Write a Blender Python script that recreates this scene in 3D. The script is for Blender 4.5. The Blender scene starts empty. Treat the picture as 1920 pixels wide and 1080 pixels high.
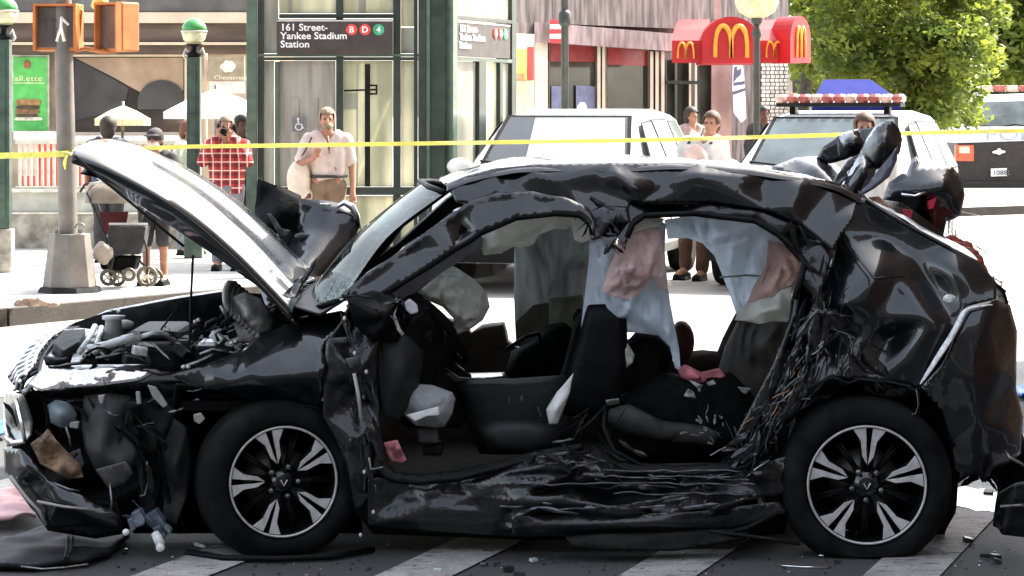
import bpy, bmesh, math, random
from mathutils import Vector, Matrix, noise, Quaternion
from mathutils.geometry import delaunay_2d_cdt
R = math.radians
S = bpy.context.scene
# ---------------------------------------------------------------- camera, world, sun, exposure
F, HZ, CH, CD = 4600.0, 210.0, 1.815, 10.0      # focal length (px at 1920), horizon row, camera height, camera distance
cam = bpy.data.objects.new('camera', bpy.data.cameras.new('camera'))
S.collection.objects.link(cam); S.camera = cam
cam.location = (0, -CD, CH); cam.rotation_euler = (R(90), 0, 0)
cam.data.sensor_width = 36; cam.data.lens = 36*F/1920; cam.data.shift_y = -(540-HZ)/1920
cam.data.clip_end = 2000; cam.data.clip_start = .1
SUN_EL, SUN_AZ = 50.0, 50.0                     # elevation; azimuth clockwise from +Y
w = bpy.data.worlds.new('World'); S.world = w; w.use_nodes = True
nt = w.node_tree; bg = nt.nodes['Background']
sky = nt.nodes.new('ShaderNodeTexSky'); sky.sky_type = 'NISHITA'; sky.sun_disc = False
sky.sun_elevation = R(SUN_EL); sky.sun_rotation = R(SUN_AZ); sky.dust_density = 3.0; sky.ozone_density = 1.0
hs = nt.nodes.new('ShaderNodeHueSaturation'); hs.inputs['Saturation'].default_value = .55
nt.links.new(sky.outputs[0], hs.inputs['Color']); wt = nt.nodes.new('ShaderNodeMixRGB'); wt.blend_type = 'MULTIPLY'; wt.inputs[0].default_value = 1; wt.inputs[2].default_value = (1.02, 1, .955, 1)   # summer haze: paler, slightly warm
nt.links.new(hs.outputs[0], wt.inputs[1]); nt.links.new(wt.outputs[0], bg.inputs[0]); bg.inputs[1].default_value = .15
sun = bpy.data.objects.new('sun', bpy.data.lights.new('sun', 'SUN')); S.collection.objects.link(sun)
sun.data.energy = 4.2; sun.data.angle = R(.5); sun.data.color = (1, .95, .86)
_e, _a = R(SUN_EL), R(SUN_AZ)
sd = Vector((math.cos(_e)*math.sin(_a), math.cos(_e)*math.cos(_a), math.sin(_e)))
sun.rotation_euler = (-sd).to_track_quat('-Z', 'Y').to_euler()
S.view_settings.view_transform = 'Standard'; S.view_settings.look = 'None'
S.view_settings.gamma = 1; S.view_settings.use_curve_mapping = False
S.view_settings.exposure = 2.3
S.cycles.use_denoising = True
S.cycles.max_bounces = 10; S.cycles.transparent_max_bounces = 16
S.cycles.sample_clamp_indirect = 6
rnd = random.Random(7)

# ---------------------------------------------------------------- helpers
def at(px, py, Y):
    d = (Y+CD)/F
    return Vector(((px-960)*d, Y, CH-(py-HZ)*d))
def X_(px, Y): return (px-960)*(Y+CD)/F
def Z_(py, Y): return CH-(py-HZ)*(Y+CD)/F
MATS = {}
def mat(name, col, rough=.6, metal=0., var=.15, vs=8., bump=.0, bs=40., coat=0., spec=.5, trans=0., emit=None, alpha=1., col2=None, stretch=(1,1,1), detail=4):
    if name in MATS: return MATS[name]
    m = bpy.data.materials.new(name); m.use_nodes = True; n = m.node_tree.nodes; l = m.node_tree.links
    b = n['Principled BSDF']; out = n['Material Output']
    tc = n.new('ShaderNodeTexCoord'); mp = n.new('ShaderNodeMapping'); l.new(tc.outputs['Object'], mp.inputs[0])
    mp.inputs['Scale'].default_value = stretch
    nz = n.new('ShaderNodeTexNoise'); nz.inputs['Scale'].default_value = vs; nz.inputs['Detail'].default_value = detail
    l.new(mp.outputs[0], nz.inputs['Vector'])
    c2 = col2 if col2 else tuple(min(1, c*(1+var*2)) for c in col); c1 = tuple(c*(1-var) for c in col) if not col2 else col
    cr = n.new('ShaderNodeValToRGB'); l.new(nz.outputs[0], cr.inputs[0])
    cr.color_ramp.elements[0].position = .35; cr.color_ramp.elements[0].color = (*c1, 1)
    cr.color_ramp.elements[1].position = .68; cr.color_ramp.elements[1].color = (*c2, 1)
    l.new(cr.outputs[0], b.inputs['Base Color'])
    b.inputs['Roughness'].default_value = rough; b.inputs['Metallic'].default_value = metal
    b.inputs['Specular IOR Level'].default_value = spec
    b.inputs['Coat Weight'].default_value = coat; b.inputs['Coat Roughness'].default_value = .03; b.inputs['Coat IOR'].default_value = 1.5
    b.inputs['Alpha'].default_value = alpha
    if emit: b.inputs['Emission Color'].default_value = (*emit[:3], 1); b.inputs['Emission Strength'].default_value = emit[3]
    if bump:
        n2 = n.new('ShaderNodeTexNoise'); n2.inputs['Scale'].default_value = bs; n2.inputs['Detail'].default_value = 6
        l.new(mp.outputs[0], n2.inputs['Vector'])
        bp = n.new('ShaderNodeBump'); bp.inputs['Strength'].default_value = min(1, bump); bp.inputs['Distance'].default_value = .02
        l.new(n2.outputs[0], bp.inputs['Height']); l.new(bp.outputs[0], b.inputs['Normal'])
        if coat: l.new(bp.outputs[0], b.inputs['Coat Normal'])
    if trans:
        tr = n.new('ShaderNodeBsdfTranslucent'); l.new(cr.outputs[0], tr.inputs[0])
        mx = n.new('ShaderNodeMixShader'); mx.inputs[0].default_value = trans
        l.new(b.outputs[0], mx.inputs[1]); l.new(tr.outputs[0], mx.inputs[2]); l.new(mx.outputs[0], out.inputs[0])
    MATS[name] = m
    return m
def glass(name, tint, op=.35, rough=.03, bump=0, ior=1.5):
    """thin glazing: transparent (tinted) with a sharp reflection and a share of tinted body"""
    m = bpy.data.materials.new(name); m.use_nodes = True; n = m.node_tree.nodes; l = m.node_tree.links
    for x in list(n):
        if x.type != 'OUTPUT_MATERIAL': n.remove(x)
    out = n['Material Output']
    t = n.new('ShaderNodeBsdfTransparent'); t.inputs[0].default_value = (*tint, 1)
    d = n.new('ShaderNodeBsdfDiffuse'); d.inputs[0].default_value = (*[c*.5 for c in tint], 1)
    g = n.new('ShaderNodeBsdfGlossy'); g.inputs['Roughness'].default_value = rough
    fr = n.new('ShaderNodeFresnel'); fr.inputs[0].default_value = ior
    m1 = n.new('ShaderNodeMixShader'); m1.inputs[0].default_value = op
    m2 = n.new('ShaderNodeMixShader')
    l.new(t.outputs[0], m1.inputs[1]); l.new(d.outputs[0], m1.inputs[2])
    l.new(fr.outputs[0], m2.inputs[0]); l.new(m1.outputs[0], m2.inputs[1]); l.new(g.outputs[0], m2.inputs[2])
    l.new(m2.outputs[0], out.inputs[0])
    MATS[name] = m
    return m
col = S.collection
def tag(o, label=None, cat=None, group=None, kind=None):
    for k, v in (('label', label), ('category', cat), ('group', group), ('kind', kind)):
        if v: o[k] = v
    return o
def empty(name, loc=(0,0,0), rz=0, label=None, cat=None, group=None):
    o = bpy.data.objects.new(name, None); col.objects.link(o); o.location = loc; o.rotation_euler[2] = rz
    o.empty_display_size = .1
    return tag(o, label, cat, group)
def link(name, me, m, parent=None, smooth=False, local=True):
    o = bpy.data.objects.new(name, me); col.objects.link(o)
    if m is not None and not me.materials:
        for q in (m if isinstance(m, (list, tuple)) else [m]): me.materials.append(q)
    if smooth:
        for p in me.polygons: p.use_smooth = True
    if parent is not None:
        o.parent = parent
        if not local:      # geometry given in world space: bring it into the thing's own frame
            p = parent; M = Matrix.Identity(4)
            while p is not None: M = Matrix.LocRotScale(p.location, p.rotation_euler, p.scale) @ M; p = p.parent
            me.transform(M.inverted())
    return o
class MB:
    """collects shapes and links them as one mesh object"""
    def __init__(s): s.v = []; s.f = []; s.mi = []
    def add(s, vs, fs, mi=0):
        k = len(s.v); s.v += [tuple(v) for v in vs]; s.f += [tuple(i+k for i in f) for f in fs]; s.mi += [mi]*len(fs); return s
    def box(s, x0, x1, y0, y1, z0, z1, mi=0, M=None):
        v = [Vector(p) for p in ((x0,y0,z0),(x1,y0,z0),(x1,y1,z0),(x0,y1,z0),(x0,y0,z1),(x1,y0,z1),(x1,y1,z1),(x0,y1,z1))]
        if M: v = [M @ p for p in v]
        return s.add(v, [(0,3,2,1),(4,5,6,7),(0,1,5,4),(1,2,6,5),(2,3,7,6),(3,0,4,7)], mi)
    def pbox(s, px0, py0, px1, py1, Y0, Y1, mi=0):
        """box whose front face (at Y0) spans the given pixels"""
        return s.box(X_(px0,Y0), X_(px1,Y0), Y0, Y1, Z_(py1,Y0), Z_(py0,Y0), mi)
    def prism(s, poly, d, mi=0):
        """poly: 3D points in order; d: extrusion vector"""
        n = len(poly); d = Vector(d); a = [Vector(p) for p in poly]
        vs = a+[p+d for p in a]
        return s.add(vs, [tuple(range(n)), tuple(range(2*n-1, n-1, -1))]+[(i, (i+1)%n+0, (i+1)%n+n, i+n)[::-1] for i in range(n)], mi)
    def pprism(s, pts, Y, th, mi=0): return s.prism([at(x, y, Y) for x, y in pts], (0, th, 0), mi)
    def tube(s, pts, r, n=8, mi=0, closed=False, flat=1.0, caps=True):
        pts = [Vector(p) for p in pts]; rs = r if isinstance(r, (list, tuple)) else [r]*len(pts)
        k = len(pts); vs = []; fs = []; up = Vector((0, 0, 1)); prev = None
        for i, p in enumerate(pts):
            a = pts[(i-1) % k] if (i or closed) else p; b = pts[(i+1) % k] if (i < k-1 or closed) else p
            t = (b-a); t = t.normalized() if t.length > 1e-9 else Vector((1,0,0))
            if prev is None:
                q = t.cross(up)
                if q.length < .05: q = t.cross(Vector((0, 1, 0)))
            else: q = prev-t*prev.dot(t)
            q.normalize(); prev = q; r2 = t.cross(q)
            for j in range(n):
                an = 2*math.pi*j/n; vs.append(p+q*math.cos(an)*rs[i]+r2*math.sin(an)*rs[i]*flat)
        for i in range(k if closed else k-1):
            for j in range(n):
                a = i*n+j; b = i*n+(j+1) % n; c = ((i+1) % k)*n+(j+1) % n; d = ((i+1) % k)*n+j
                fs.append((a, d, c, b))
        if not closed and caps: fs += [tuple(range(n)), tuple(range(k*n-1, (k-1)*n-1, -1))]
        return s.add(vs, fs, mi)
    def ball(s, c, r, nu=12, nv=8, sc=(1,1,1), mi=0, M=None):
        c = Vector(c); vs = []; fs = []
        for i in range(nv+1):
            th = math.pi*i/nv
            for j in range(nu):
                ph = 2*math.pi*j/nu
                p = Vector((math.sin(th)*math.cos(ph)*sc[0], math.sin(th)*math.sin(ph)*sc[1], math.cos(th)*sc[2]))*r
                vs.append(c+(M @ p if M else p))
        for i in range(nv):
            for j in range(nu): fs.append((i*nu+j, (i+1)*nu+j, (i+1)*nu+(j+1) % nu, i*nu+(j+1) % nu))
        return s.add(vs, fs, mi)
    def lathe(s, prof, c=(0,0,0), n=24, axis='z', mi=0, M=None, caps=True):
        """prof: (radius, height) pairs"""
        c = Vector(c); vs = []; fs = []
        for r, h in prof:
            for j in range(n):
                a = 2*math.pi*j/n
                p = Vector((r*math.cos(a), r*math.sin(a), h))
                if axis == 'y': p = Vector((p.x, h, p.y))
                elif axis == 'x': p = Vector((h, p.x, p.y))
                vs.append(c+(M @ p if M else p))
        for i in range(len(prof)-1):
            for j in range(n): fs.append((i*n+j, i*n+(j+1) % n, (i+1)*n+(j+1) % n, (i+1)*n+j))
        if caps and prof[0][0] > 1e-5: fs.append(tuple(range(n-1, -1, -1)))
        if caps and prof[-1][0] > 1e-5: fs.append(tuple(range((len(prof)-1)*n, len(prof)*n)))
        return s.add(vs, fs, mi)
    def mesh(s, name):
        me = bpy.data.meshes.new(name); me.from_pydata(s.v, [], s.f)
        for p, m in zip(me.polygons, s.mi): p.material_index = m
        bm = bmesh.new(); bm.from_mesh(me)
        bmesh.ops.remove_doubles(bm, verts=bm.verts, dist=1e-6); bmesh.ops.recalc_face_normals(bm, faces=bm.faces)
        bm.to_mesh(me); bm.free(); return me
    def build(s, name, m, parent=None, smooth=False, local=False, bevel=0, auto=False):
        o = link(name, s.mesh(name), m, parent, smooth or auto, local)
        if bevel:
            b = o.modifiers.new('b', 'BEVEL'); b.width = bevel; b.segments = 2; b.limit_method = 'ANGLE'
        if auto:
            e = o.modifiers.new('e', 'EDGE_SPLIT'); e.split_angle = R(40)
        return o
TMP = bpy.data.scenes.new('tmp')            # a scratch scene, so baking one object does not re-evaluate all the others
def evalmesh(o):
    TMP.collection.objects.link(o)
    with bpy.context.temp_override(scene=TMP, view_layer=TMP.view_layers[0]): dg = bpy.context.evaluated_depsgraph_get(); dg.update()
    me = bpy.data.meshes.new_from_object(o.evaluated_get(dg), depsgraph=dg); TMP.collection.objects.unlink(o); return me
def bake(o):
    me = evalmesh(o); o.modifiers.clear(); o.data = me; col.objects.link(o); return o
def text(name, body, size, M, m, parent, align='LEFT', sp=1.0, lsp=1.0, bold=.0):
    cu = bpy.data.curves.new(name, 'FONT'); cu.body = body; cu.size = size; cu.align_x = align; cu.extrude = .004
    cu.space_character = sp; cu.space_line = lsp; cu.offset = bold; cu.resolution_u = 3
    o = bpy.data.objects.new(name, cu)
    me = evalmesh(o); bpy.data.objects.remove(o); me.transform(M); me.materials.clear()
    return link(name, me, m, parent, local=False)
def front(px, py, Y, sx=1.0): return Matrix.Translation(at(px, py, Y)) @ Matrix.Rotation(R(90), 4, 'X') @ Matrix.Diagonal((sx, 1, 1, 1))

def ridged(p, sc, amp, seed=0):
    q = Vector((p.x*sc[0]+seed, p.y*sc[1]+seed*1.7, p.z*sc[2]-seed))
    return amp*((1-abs(noise.noise(q)))**2*1.0+.5*(1-abs(noise.noise(q*2.3)))**2-1.0)
_fr = random.Random(21)
FDIR = [(Vector((_fr.gauss(0,1), _fr.gauss(0,1)*.5, _fr.gauss(0,1))).normalized(), _fr.uniform(0, 9), _fr.uniform(.5, 1.1)) for _ in range(7)]
def facet(p, sc, amp, seed=0):
    """crumpled-sheet relief: straight creases between nearly flat facets"""
    q = Vector((p.x*sc[0]+seed, p.y*sc[1]+seed*1.7, p.z*sc[2]-seed)); w_ = noise.noise(q*.35)*1.3; s = 0.
    for i, (d, ph, f_) in enumerate(FDIR):
        t = (q.dot(d)*f_*.8+ph+w_*(1 if i % 2 else -1)) % 1.0; s += (abs(t*2-1)-.5)*(.6 if i > 3 else 1)
    return amp*s*.55
def side(py):
    t = max(0., (600-py)/300); return .24*t**1.1
def P(name, outline, m, parent, inner=(), th=.006, L=.05, smooth=2, disp=None, off=0., shade=True, solid=True, alongn=False, fix=True):
    """sheet: pixel outline (px, py[, Y]) with inner control points, folded, refined, creased and given thickness"""
    o3 = [tuple(q) if len(q) > 2 else (q[0], q[1], side(q[1])+off) for q in outline]
    i3 = [tuple(q) if len(q) > 2 else (q[0], q[1], side(q[1])+off) for q in inner]
    pts = o3+i3; n = len(o3)
    v, e, f, vo, _, _ = delaunay_2d_cdt([Vector((p[0], -p[1])) for p in pts], [(i, (i+1) % n) for i in range(n)], [], 1, 1e-4)
    bm = bmesh.new(); vs = []
    for k, c in enumerate(v):
        if vo[k]: Yv = pts[vo[k][0]][2]
        else:
            ds = sorted(((c.x-p[0])**2+(-c.y-p[1])**2, p[2]) for p in pts)[:3]; ws = [1/(d+1) for d, _ in ds]
            Yv = sum(a*b[1] for a, b in zip(ws, ds))/sum(ws)
        vs.append(bm.verts.new(at(c.x, -c.y, Yv)))
    for t in f:
        try: bm.faces.new([vs[i] for i in t])
        except ValueError: pass
    for it in range(6):
        es = [x for x in bm.edges if x.calc_length() > L]
        if not es: break
        bmesh.ops.subdivide_edges(bm, edges=es, cuts=1); bmesh.ops.triangulate(bm, faces=[x for x in bm.faces if len(x.verts) > 3])
    bd = {x for ed in bm.edges if ed.is_boundary for x in ed.verts} if fix else set()
    for _ in range(smooth): bmesh.ops.smooth_vert(bm, verts=[x for x in bm.verts if x not in bd], factor=.5, use_axis_x=True, use_axis_y=True, use_axis_z=True)
    bmesh.ops.recalc_face_normals(bm, faces=bm.faces)
    if disp:
        bm.normal_update()
        rk = {x: 0. for x in bd}; fr = set(bd)
        for w_ in (.3, .6, .85):          # relief fades in from the edge
            nx = {ed.other_vert(x) for x in fr for ed in x.link_edges}-set(rk)
            for x in nx: rk[x] = w_
            fr = nx
        for x in bm.verts:
            k = rk.get(x, 1.)
            d = disp(x.co)*k
            x.co += (x.normal*d*(-1 if x.normal.y > 0 else 1)) if alongn else Vector((0, -d, 0))
    me = bpy.data.meshes.new(name); bm.to_mesh(me); bm.free()
    o = link(name, me, m, parent, shade, local=False)
    if solid:
        s = o.modifiers.new('s', 'SOLIDIFY'); s.thickness = th; s.offset = 0
    return o
def G(name, rows, m, parent, nu=24, nv=24, fn=None, th=.006, disp=None):
    """sheet lofted through rows of 3D points (each row a polyline), catmull-rom both ways"""
    def cr(p, t):
        n = len(p)-1; x = t*n; i = min(int(x), n-1); u = x-i
        a, b, c, d = p[max(i-1, 0)], p[i], p[i+1], p[min(i+2, n)]
        return b+.5*u*((c-a)+u*((2*a-5*b+4*c-d)+u*(3*(b-c)+d-a)))
    rows = [[Vector(q) for q in r] for r in rows]
    g = []
    for j in range(nv+1):
        line = []
        for i in range(nu+1):
            c = [cr(r, i/nu) for r in rows]; q = cr(c, j/nv)
            if fn: q = fn(q, i/nu, j/nv)
            if disp: q = q+Vector((0, 0, 1))*disp(q)
            line.append(q)
        g.append(line)
    mb = MB(); W = nu+1
    mb.add([q for r in g for q in r], [(j*W+i, j*W+i+1, (j+1)*W+i+1, (j+1)*W+i) for j in range(nv) for i in range(nu)])
    o = mb.build(name, m, parent, smooth=True)
    if th:
        s = o.modifiers.new('s', 'SOLIDIFY'); s.thickness = th; s.offset = 0
    return o
def copy_tree(o, parent=None):
    c = o.copy(); col.objects.link(c); c.parent = parent
    for ch in list(o.children): copy_tree(ch, c)
    return c

# ---------------------------------------------------------------- materials
def dusty(m, sc, lo, hi):
    """uneven dust film: the clearcoat's gloss varies in streaks and specks"""
    n = m.node_tree.nodes; l = m.node_tree.links; b = n['Principled BSDF']; g = n.new('ShaderNodeNewGeometry')
    a = n.new('ShaderNodeTexNoise'); a.inputs['Scale'].default_value = sc; a.inputs['Detail'].default_value = 10; a.inputs['Roughness'].default_value = .75; l.new(g.outputs['Position'], a.inputs['Vector'])
    r = n.new('ShaderNodeMapRange'); r.inputs[1].default_value = .38; r.inputs[2].default_value = .72; r.inputs[3].default_value = lo; r.inputs[4].default_value = hi
    l.new(a.outputs[0], r.inputs[0]); l.new(r.outputs[0], b.inputs['Coat Roughness'])
    mx = n.new('ShaderNodeMixRGB'); mx.inputs[2].default_value = (.045, .042, .038, 1); src = b.inputs['Base Color'].links[0].from_socket
    c = n.new('ShaderNodeMapRange'); c.inputs[1].default_value = .55; c.inputs[2].default_value = .80; c.inputs[4].default_value = .12; l.new(a.outputs[0], c.inputs[0])
    l.new(c.outputs[0], mx.inputs[0]); l.new(src, mx.inputs[1]); l.new(mx.outputs[0], b.inputs['Base Color'])
paint = mat('black_car_paint', (.0018,.002,.003), spec=.3, rough=.3, coat=1., var=.2, vs=3, bump=.03, bs=6)
paint2 = mat('scuffed_black_paint', (.003,.0032,.004), spec=.3, rough=.38, coat=.7, var=.5, vs=14, bump=.25, bs=22)
dusty(paint, 9, .015, .08); dusty(paint2, 14, .03, .22)
blk = mat('black_plastic', (.003,.003,.0033), rough=.5, var=.4, vs=12, bump=.25, bs=30, spec=.14)
dgrey = mat('dark_grey_plastic', (.008,.0085,.008), rough=.6, var=.4, vs=10, bump=.4, bs=14, spec=.2)
mgrey = mat('mid_grey_plastic', (.05,.05,.05), rough=.5, var=.3, vs=12, bump=.3, bs=25)
rubber = mat('tyre_rubber', (.006,.006,.006), rough=.85, var=.5, vs=9, bump=.2, bs=60, spec=.15)
silver = mat('machined_alloy', (.55,.54,.53), rough=.42, metal=.35, var=.1, vs=30)
gblack = mat('gloss_black_alloy', (.008,.008,.009), rough=.2, coat=.6, var=.1)
steel = mat('bare_metal', (.16,.16,.165), rough=.4, metal=1, var=.3, vs=25, bump=.2, bs=60)
alum = mat('cast_aluminium', (.46,.46,.44), rough=.42, metal=.25, var=.3, vs=20, bump=.3, bs=40)
chrome = mat('chrome', (.8,.8,.82), rough=.22, metal=1, var=.05)
fabric = mat('black_seat_fabric', (.005,.005,.005), rough=.85, var=.3, vs=30, bump=.3, bs=120, spec=.08)
brown = mat('brown_trim', (.028,.017,.012), rough=.7, var=.4, vs=6, bump=.2, bs=20, trans=.15)
bagw = mat('white_airbag_cloth', (.86,.87,.82), rough=.85, var=.08, vs=9, bump=.8, bs=18, trans=.5, spec=.2)
bagb = mat('pale_blue_airbag_cloth', (.78,.84,.92), rough=.85, var=.05, vs=6, bump=.8, bs=16, trans=.6, spec=.2)
bagg = mat('grey_airbag_cloth', (.52,.53,.525), rough=.9, var=.15, vs=4, bump=.4, bs=10, trans=.3, spec=.2, stretch=(2,2,.5))
bagp = mat('pink_airbag_cloth', (.90,.70,.66), rough=.85, var=.08, vs=6, bump=.8, bs=16, trans=.45, spec=.2)
foam = mat('torn_white_foam', (.7,.7,.68), rough=.9, var=.3, vs=40, bump=.6, bs=80)
redp = mat('red_lamp_plastic', (.45,.02,.02), rough=.25, coat=.5)
redc = mat('red_cloth', (.5,.03,.05), rough=.8, bump=.4, bs=20)
whitep = mat('white_paint', (.72,.72,.70), rough=.3, coat=.5, var=.04)
white = mat('white_plastic', (.7,.7,.68), rough=.6, var=.1)
skin = mat('skin', (.34,.165,.11), rough=.55, var=.12, vs=10, spec=.3)
skind = mat('dark_skin', (.10,.045,.028), rough=.55, var=.12, vs=10, spec=.3)
rag = mat('brown_rag', (.20,.13,.08), rough=.9, var=.6, vs=18, bump=.6, bs=25)
yellow = mat('yellow_tape', (.74,.70,.20), rough=.45, var=.08, trans=.35)
# ================================================================ SETTING
def ground_mat(name, c1, c2, sc, bump, fine=90, cracks=False):
    m = bpy.data.materials.new(name); m.use_nodes = True; n = m.node_tree.nodes; l = m.node_tree.links; b = n['Principled BSDF']
    g = n.new('ShaderNodeNewGeometry')
    a = n.new('ShaderNodeTexNoise'); a.inputs['Scale'].default_value = sc; a.inputs['Detail'].default_value = 6
    c = n.new('ShaderNodeTexNoise'); c.inputs['Scale'].default_value = fine; c.inputs['Detail'].default_value = 4
    for q in (a, c): l.new(g.outputs['Position'], q.inputs['Vector'])
    r = n.new('ShaderNodeValToRGB'); r.color_ramp.elements[0].position = .3; r.color_ramp.elements[1].position = .7
    r.color_ramp.elements[0].color = (*c1, 1); r.color_ramp.elements[1].color = (*c2, 1); l.new(a.outputs[0], r.inputs[0])
    mx = n.new('ShaderNodeMixRGB'); mx.blend_type = 'OVERLAY'; mx.inputs[0].default_value = .7
    l.new(r.outputs[0], mx.inputs[1]); l.new(c.outputs[0], mx.inputs[2]); l.new(mx.outputs[0], b.inputs['Base Color'])
    b.inputs['Roughness'].default_value = .82
    bp = n.new('ShaderNodeBump'); bp.inputs['Strength'].default_value = bump; bp.inputs['Distance'].default_value = .01
    l.new(c.outputs[0], bp.inputs['Height']); l.new(bp.outputs[0], b.inputs['Normal'])
    return m
asphalt = ground_mat('asphalt', (.040,.040,.042), (.056,.055,.054), 1.5, .6)  # near copy of the road, shade put into its darker colour
roadway = ground_mat('sun_painted_asphalt', (.20,.195,.185), (.26,.25,.235), 1.2, .5)  # far copy of the road, sunlight put into its lighter colour
concrete = ground_mat('concrete', (.30,.29,.27), (.40,.39,.36), 2.0, .3)
def stripe_mat():
    m = ground_mat('worn_road_paint', (.24,.23,.22), (.36,.35,.33), 6, .5); n = m.node_tree.nodes; l = m.node_tree.links; b = n['Principled BSDF']
    src = b.inputs['Base Color'].links[0].from_socket
    g = n.new('ShaderNodeNewGeometry'); mp = n.new('ShaderNodeMapping'); l.new(g.outputs['Position'], mp.inputs[0]); mp.inputs['Scale'].default_value = (1, 3.5, 1)
    q = n.new('ShaderNodeTexNoise'); q.inputs['Scale'].default_value = 7; q.inputs['Detail'].default_value = 8; q.inputs['Roughness'].default_value = .75
    l.new(mp.outputs[0], q.inputs['Vector'])
    r = n.new('ShaderNodeValToRGB'); r.color_ramp.elements[0].position = .56; r.color_ramp.elements[1].position = .60; l.new(q.outputs[0], r.inputs[0])
    mx = n.new('ShaderNodeMixRGB'); l.new(r.outputs[0], mx.inputs[0]); l.new(src, mx.inputs[1]); mx.inputs[2].default_value = (.06,.06,.06,1)
    l.new(mx.outputs[0], b.inputs['Base Color']); return m
roadpaint = stripe_mat()
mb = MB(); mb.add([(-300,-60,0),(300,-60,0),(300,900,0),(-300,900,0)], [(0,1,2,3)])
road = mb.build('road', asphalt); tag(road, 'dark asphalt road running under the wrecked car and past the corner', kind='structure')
for k in range(-3, 5):
    x = -.52+.95*k; mb = MB(); d = .352
    mb.add([(x-d*1.4, -1.8, .008), (x+.3-d*1.4, -1.8, .008), (x+.30+d*4.2, 3.8, .008), (x+d*4.2, 3.8, .008)], [(0,1,2,3)])
    o = mb.build('crosswalk_stripe', roadpaint, road); o['kind'] = 'structure'
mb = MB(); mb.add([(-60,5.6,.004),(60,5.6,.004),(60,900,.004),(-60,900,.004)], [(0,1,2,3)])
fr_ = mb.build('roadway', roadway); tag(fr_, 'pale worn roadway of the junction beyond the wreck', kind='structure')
# far painted lines beyond the car
for (x0, x1, y0, y1) in ((-9, -3.3, 6.2, 6.55), (-9, -3.2, 8.1, 8.4), (2.5, 12, 19, 19.3), (2.0, 12, 24, 24.3)):
    mb = MB(); mb.add([(x0,y0,.008),(x1,y0,.008),(x1,y1,.008),(x0,y1,.008)], [(0,1,2,3)]); o = mb.build('road_line', roadpaint, road); o['kind'] = 'structure'
# pavement (corner) with kerb
kl = [(-30, -4), (-9, 6.5), (-4.35, 10.8), (-2.67, 13.2), (-1.1, 15.2), (-.35, 17.2), (-.05, 20), (.1, 24), (1.2, 27.0), (6, 31.5), (30, 48)]
back = [(30, 80), (-30, 80)]
mb = MB(); mb.prism([(x, y, 0.0) for x, y in kl+back], (0,0,.15)); pave = mb.build('pavement', concrete); tag(pave, 'sunlit concrete pavement at the street corner', kind='structure')
kerbm = ground_mat('kerb_stone', (.035,.028,.022), (.06,.05,.04), 5, .4)
mb = MB()
for a, b in zip(kl[:-1], kl[1:]):
    a = Vector((*a, 0)); b = Vector((*b, 0)); t = (b-a).normalized(); n = Vector((t.y, -t.x, 0))*.13
    mb.prism([a+n, b+n, b+Vector((0,0,0)), a], (0,0,.154))
kerb = mb.build('kerb', kerbm); tag(kerb, 'stone kerb along the corner pavement', kind='structure')
# paving joints
mb = MB(); rr = random.Random(3)
for k in range(-8, 6):
    mb.box(k*1.5-.012, k*1.5+.012, 20.5, 40, .151, .1535)
for k in range(12): mb.box(-12, -.1, 20.5+k*1.5-.012, 20.5+k*1.5+.012, .151, .1535)
o = mb.build('pavement_joint', kerbm, pave); o['kind'] = 'stuff'

# ---------------------------------------------------------------- left shop building (behind everything on the left)
YB = 26.5
beige = mat('beige_stone', (.42,.33,.24), rough=.8, var=.15, vs=3, bump=.2, bs=12)
cream = mat('cream_band', (.58,.47,.35), rough=.7, var=.08, vs=3)
dbrown = mat('brown_band', (.09,.062,.045), rough=.7, var=.25, vs=3, stretch=(.4,1,2))
greyband = mat('grey_band', (.10,.095,.09), rough=.7, var=.2, vs=3)
shopglass = mat('shop_window_glass', (.06,.05,.042), rough=.12, coat=.6, var=.4, vs=.8)
sh = empty('shop_building', (-5.5, YB, .15), 0, 'low brown and cream shop building with a wide dark window behind the subway railing', 'building')
def part(name, m, parent, *boxes, bevel=0):
    mb = MB()
    for b in boxes: mb.pbox(*b)
    return mb.build(name, m, parent, bevel=bevel)
part('wall', beige, sh, (-700, -70, 470, 480, YB+.5, YB+8))
part('grey_band', greyband, sh, (-700, -75, 470, 22, YB+.10, YB+.45))
part('cream_band', cream, sh, (-700, 23, 470, 43, YB+.05, YB+.48))
part('brown_band', dbrown, sh, (-700, 44, 470, 78, YB+.12, YB+.47))
part('cream_rail', cream, sh, (-700, 79, 470, 84, YB+.02, YB+.46))
part('brown_fascia', dbrown, sh, (-700, 85, 470, 101, YB+.15, YB+.44))
wf = part('window', cream, sh, (130, 102, 350, 106, YB+.2, YB+.42), (130, 248, 350, 253, YB+.2, YB+.42), (130, 107, 134, 247, YB+.2, YB+.42), (346, 107, 350, 247, YB+.2, YB+.42))
part('pane', shopglass, wf, (134.2, 106.2, 345.8, 247.8, YB+.3, YB+.33))
# flat shapes on the window: dark rounded shapes against tan
def arc(cx, cy, rx, ry, a0, a1, n=18): return [(cx+rx*math.cos(R(a0+(a1-a0)*i/n)), cy-ry*math.sin(R(a0+(a1-a0)*i/n))) for i in range(n+1)]
tan = mat('tan_shape', (.33,.23,.15), rough=.5, var=.2, vs=2); darkp = mat('dark_shape', (.045,.042,.042), rough=.4, var=.3, vs=2)
MBp = MB(); MBp.pprism([(140,108),(344,108),(344,170),(300,176),(262,172),(243,162),(215,146),(180,128)], YB+.29, .008); MBp.build('window_shape', tan, wf)
MBp = MB(); MBp.pprism([(140,111),(178,131),(213,149),(241,166),(232,200),(190,214),(140,226)], YB+.27, .01); MBp.build('window_shape', darkp, wf)
MBp = MB(); MBp.pprism(arc(303, 192, 45, 42, 0, 180)+[(258,205),(348,205)], YB+.262, .01); MBp.build('window_shape', darkp, wf)
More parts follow.
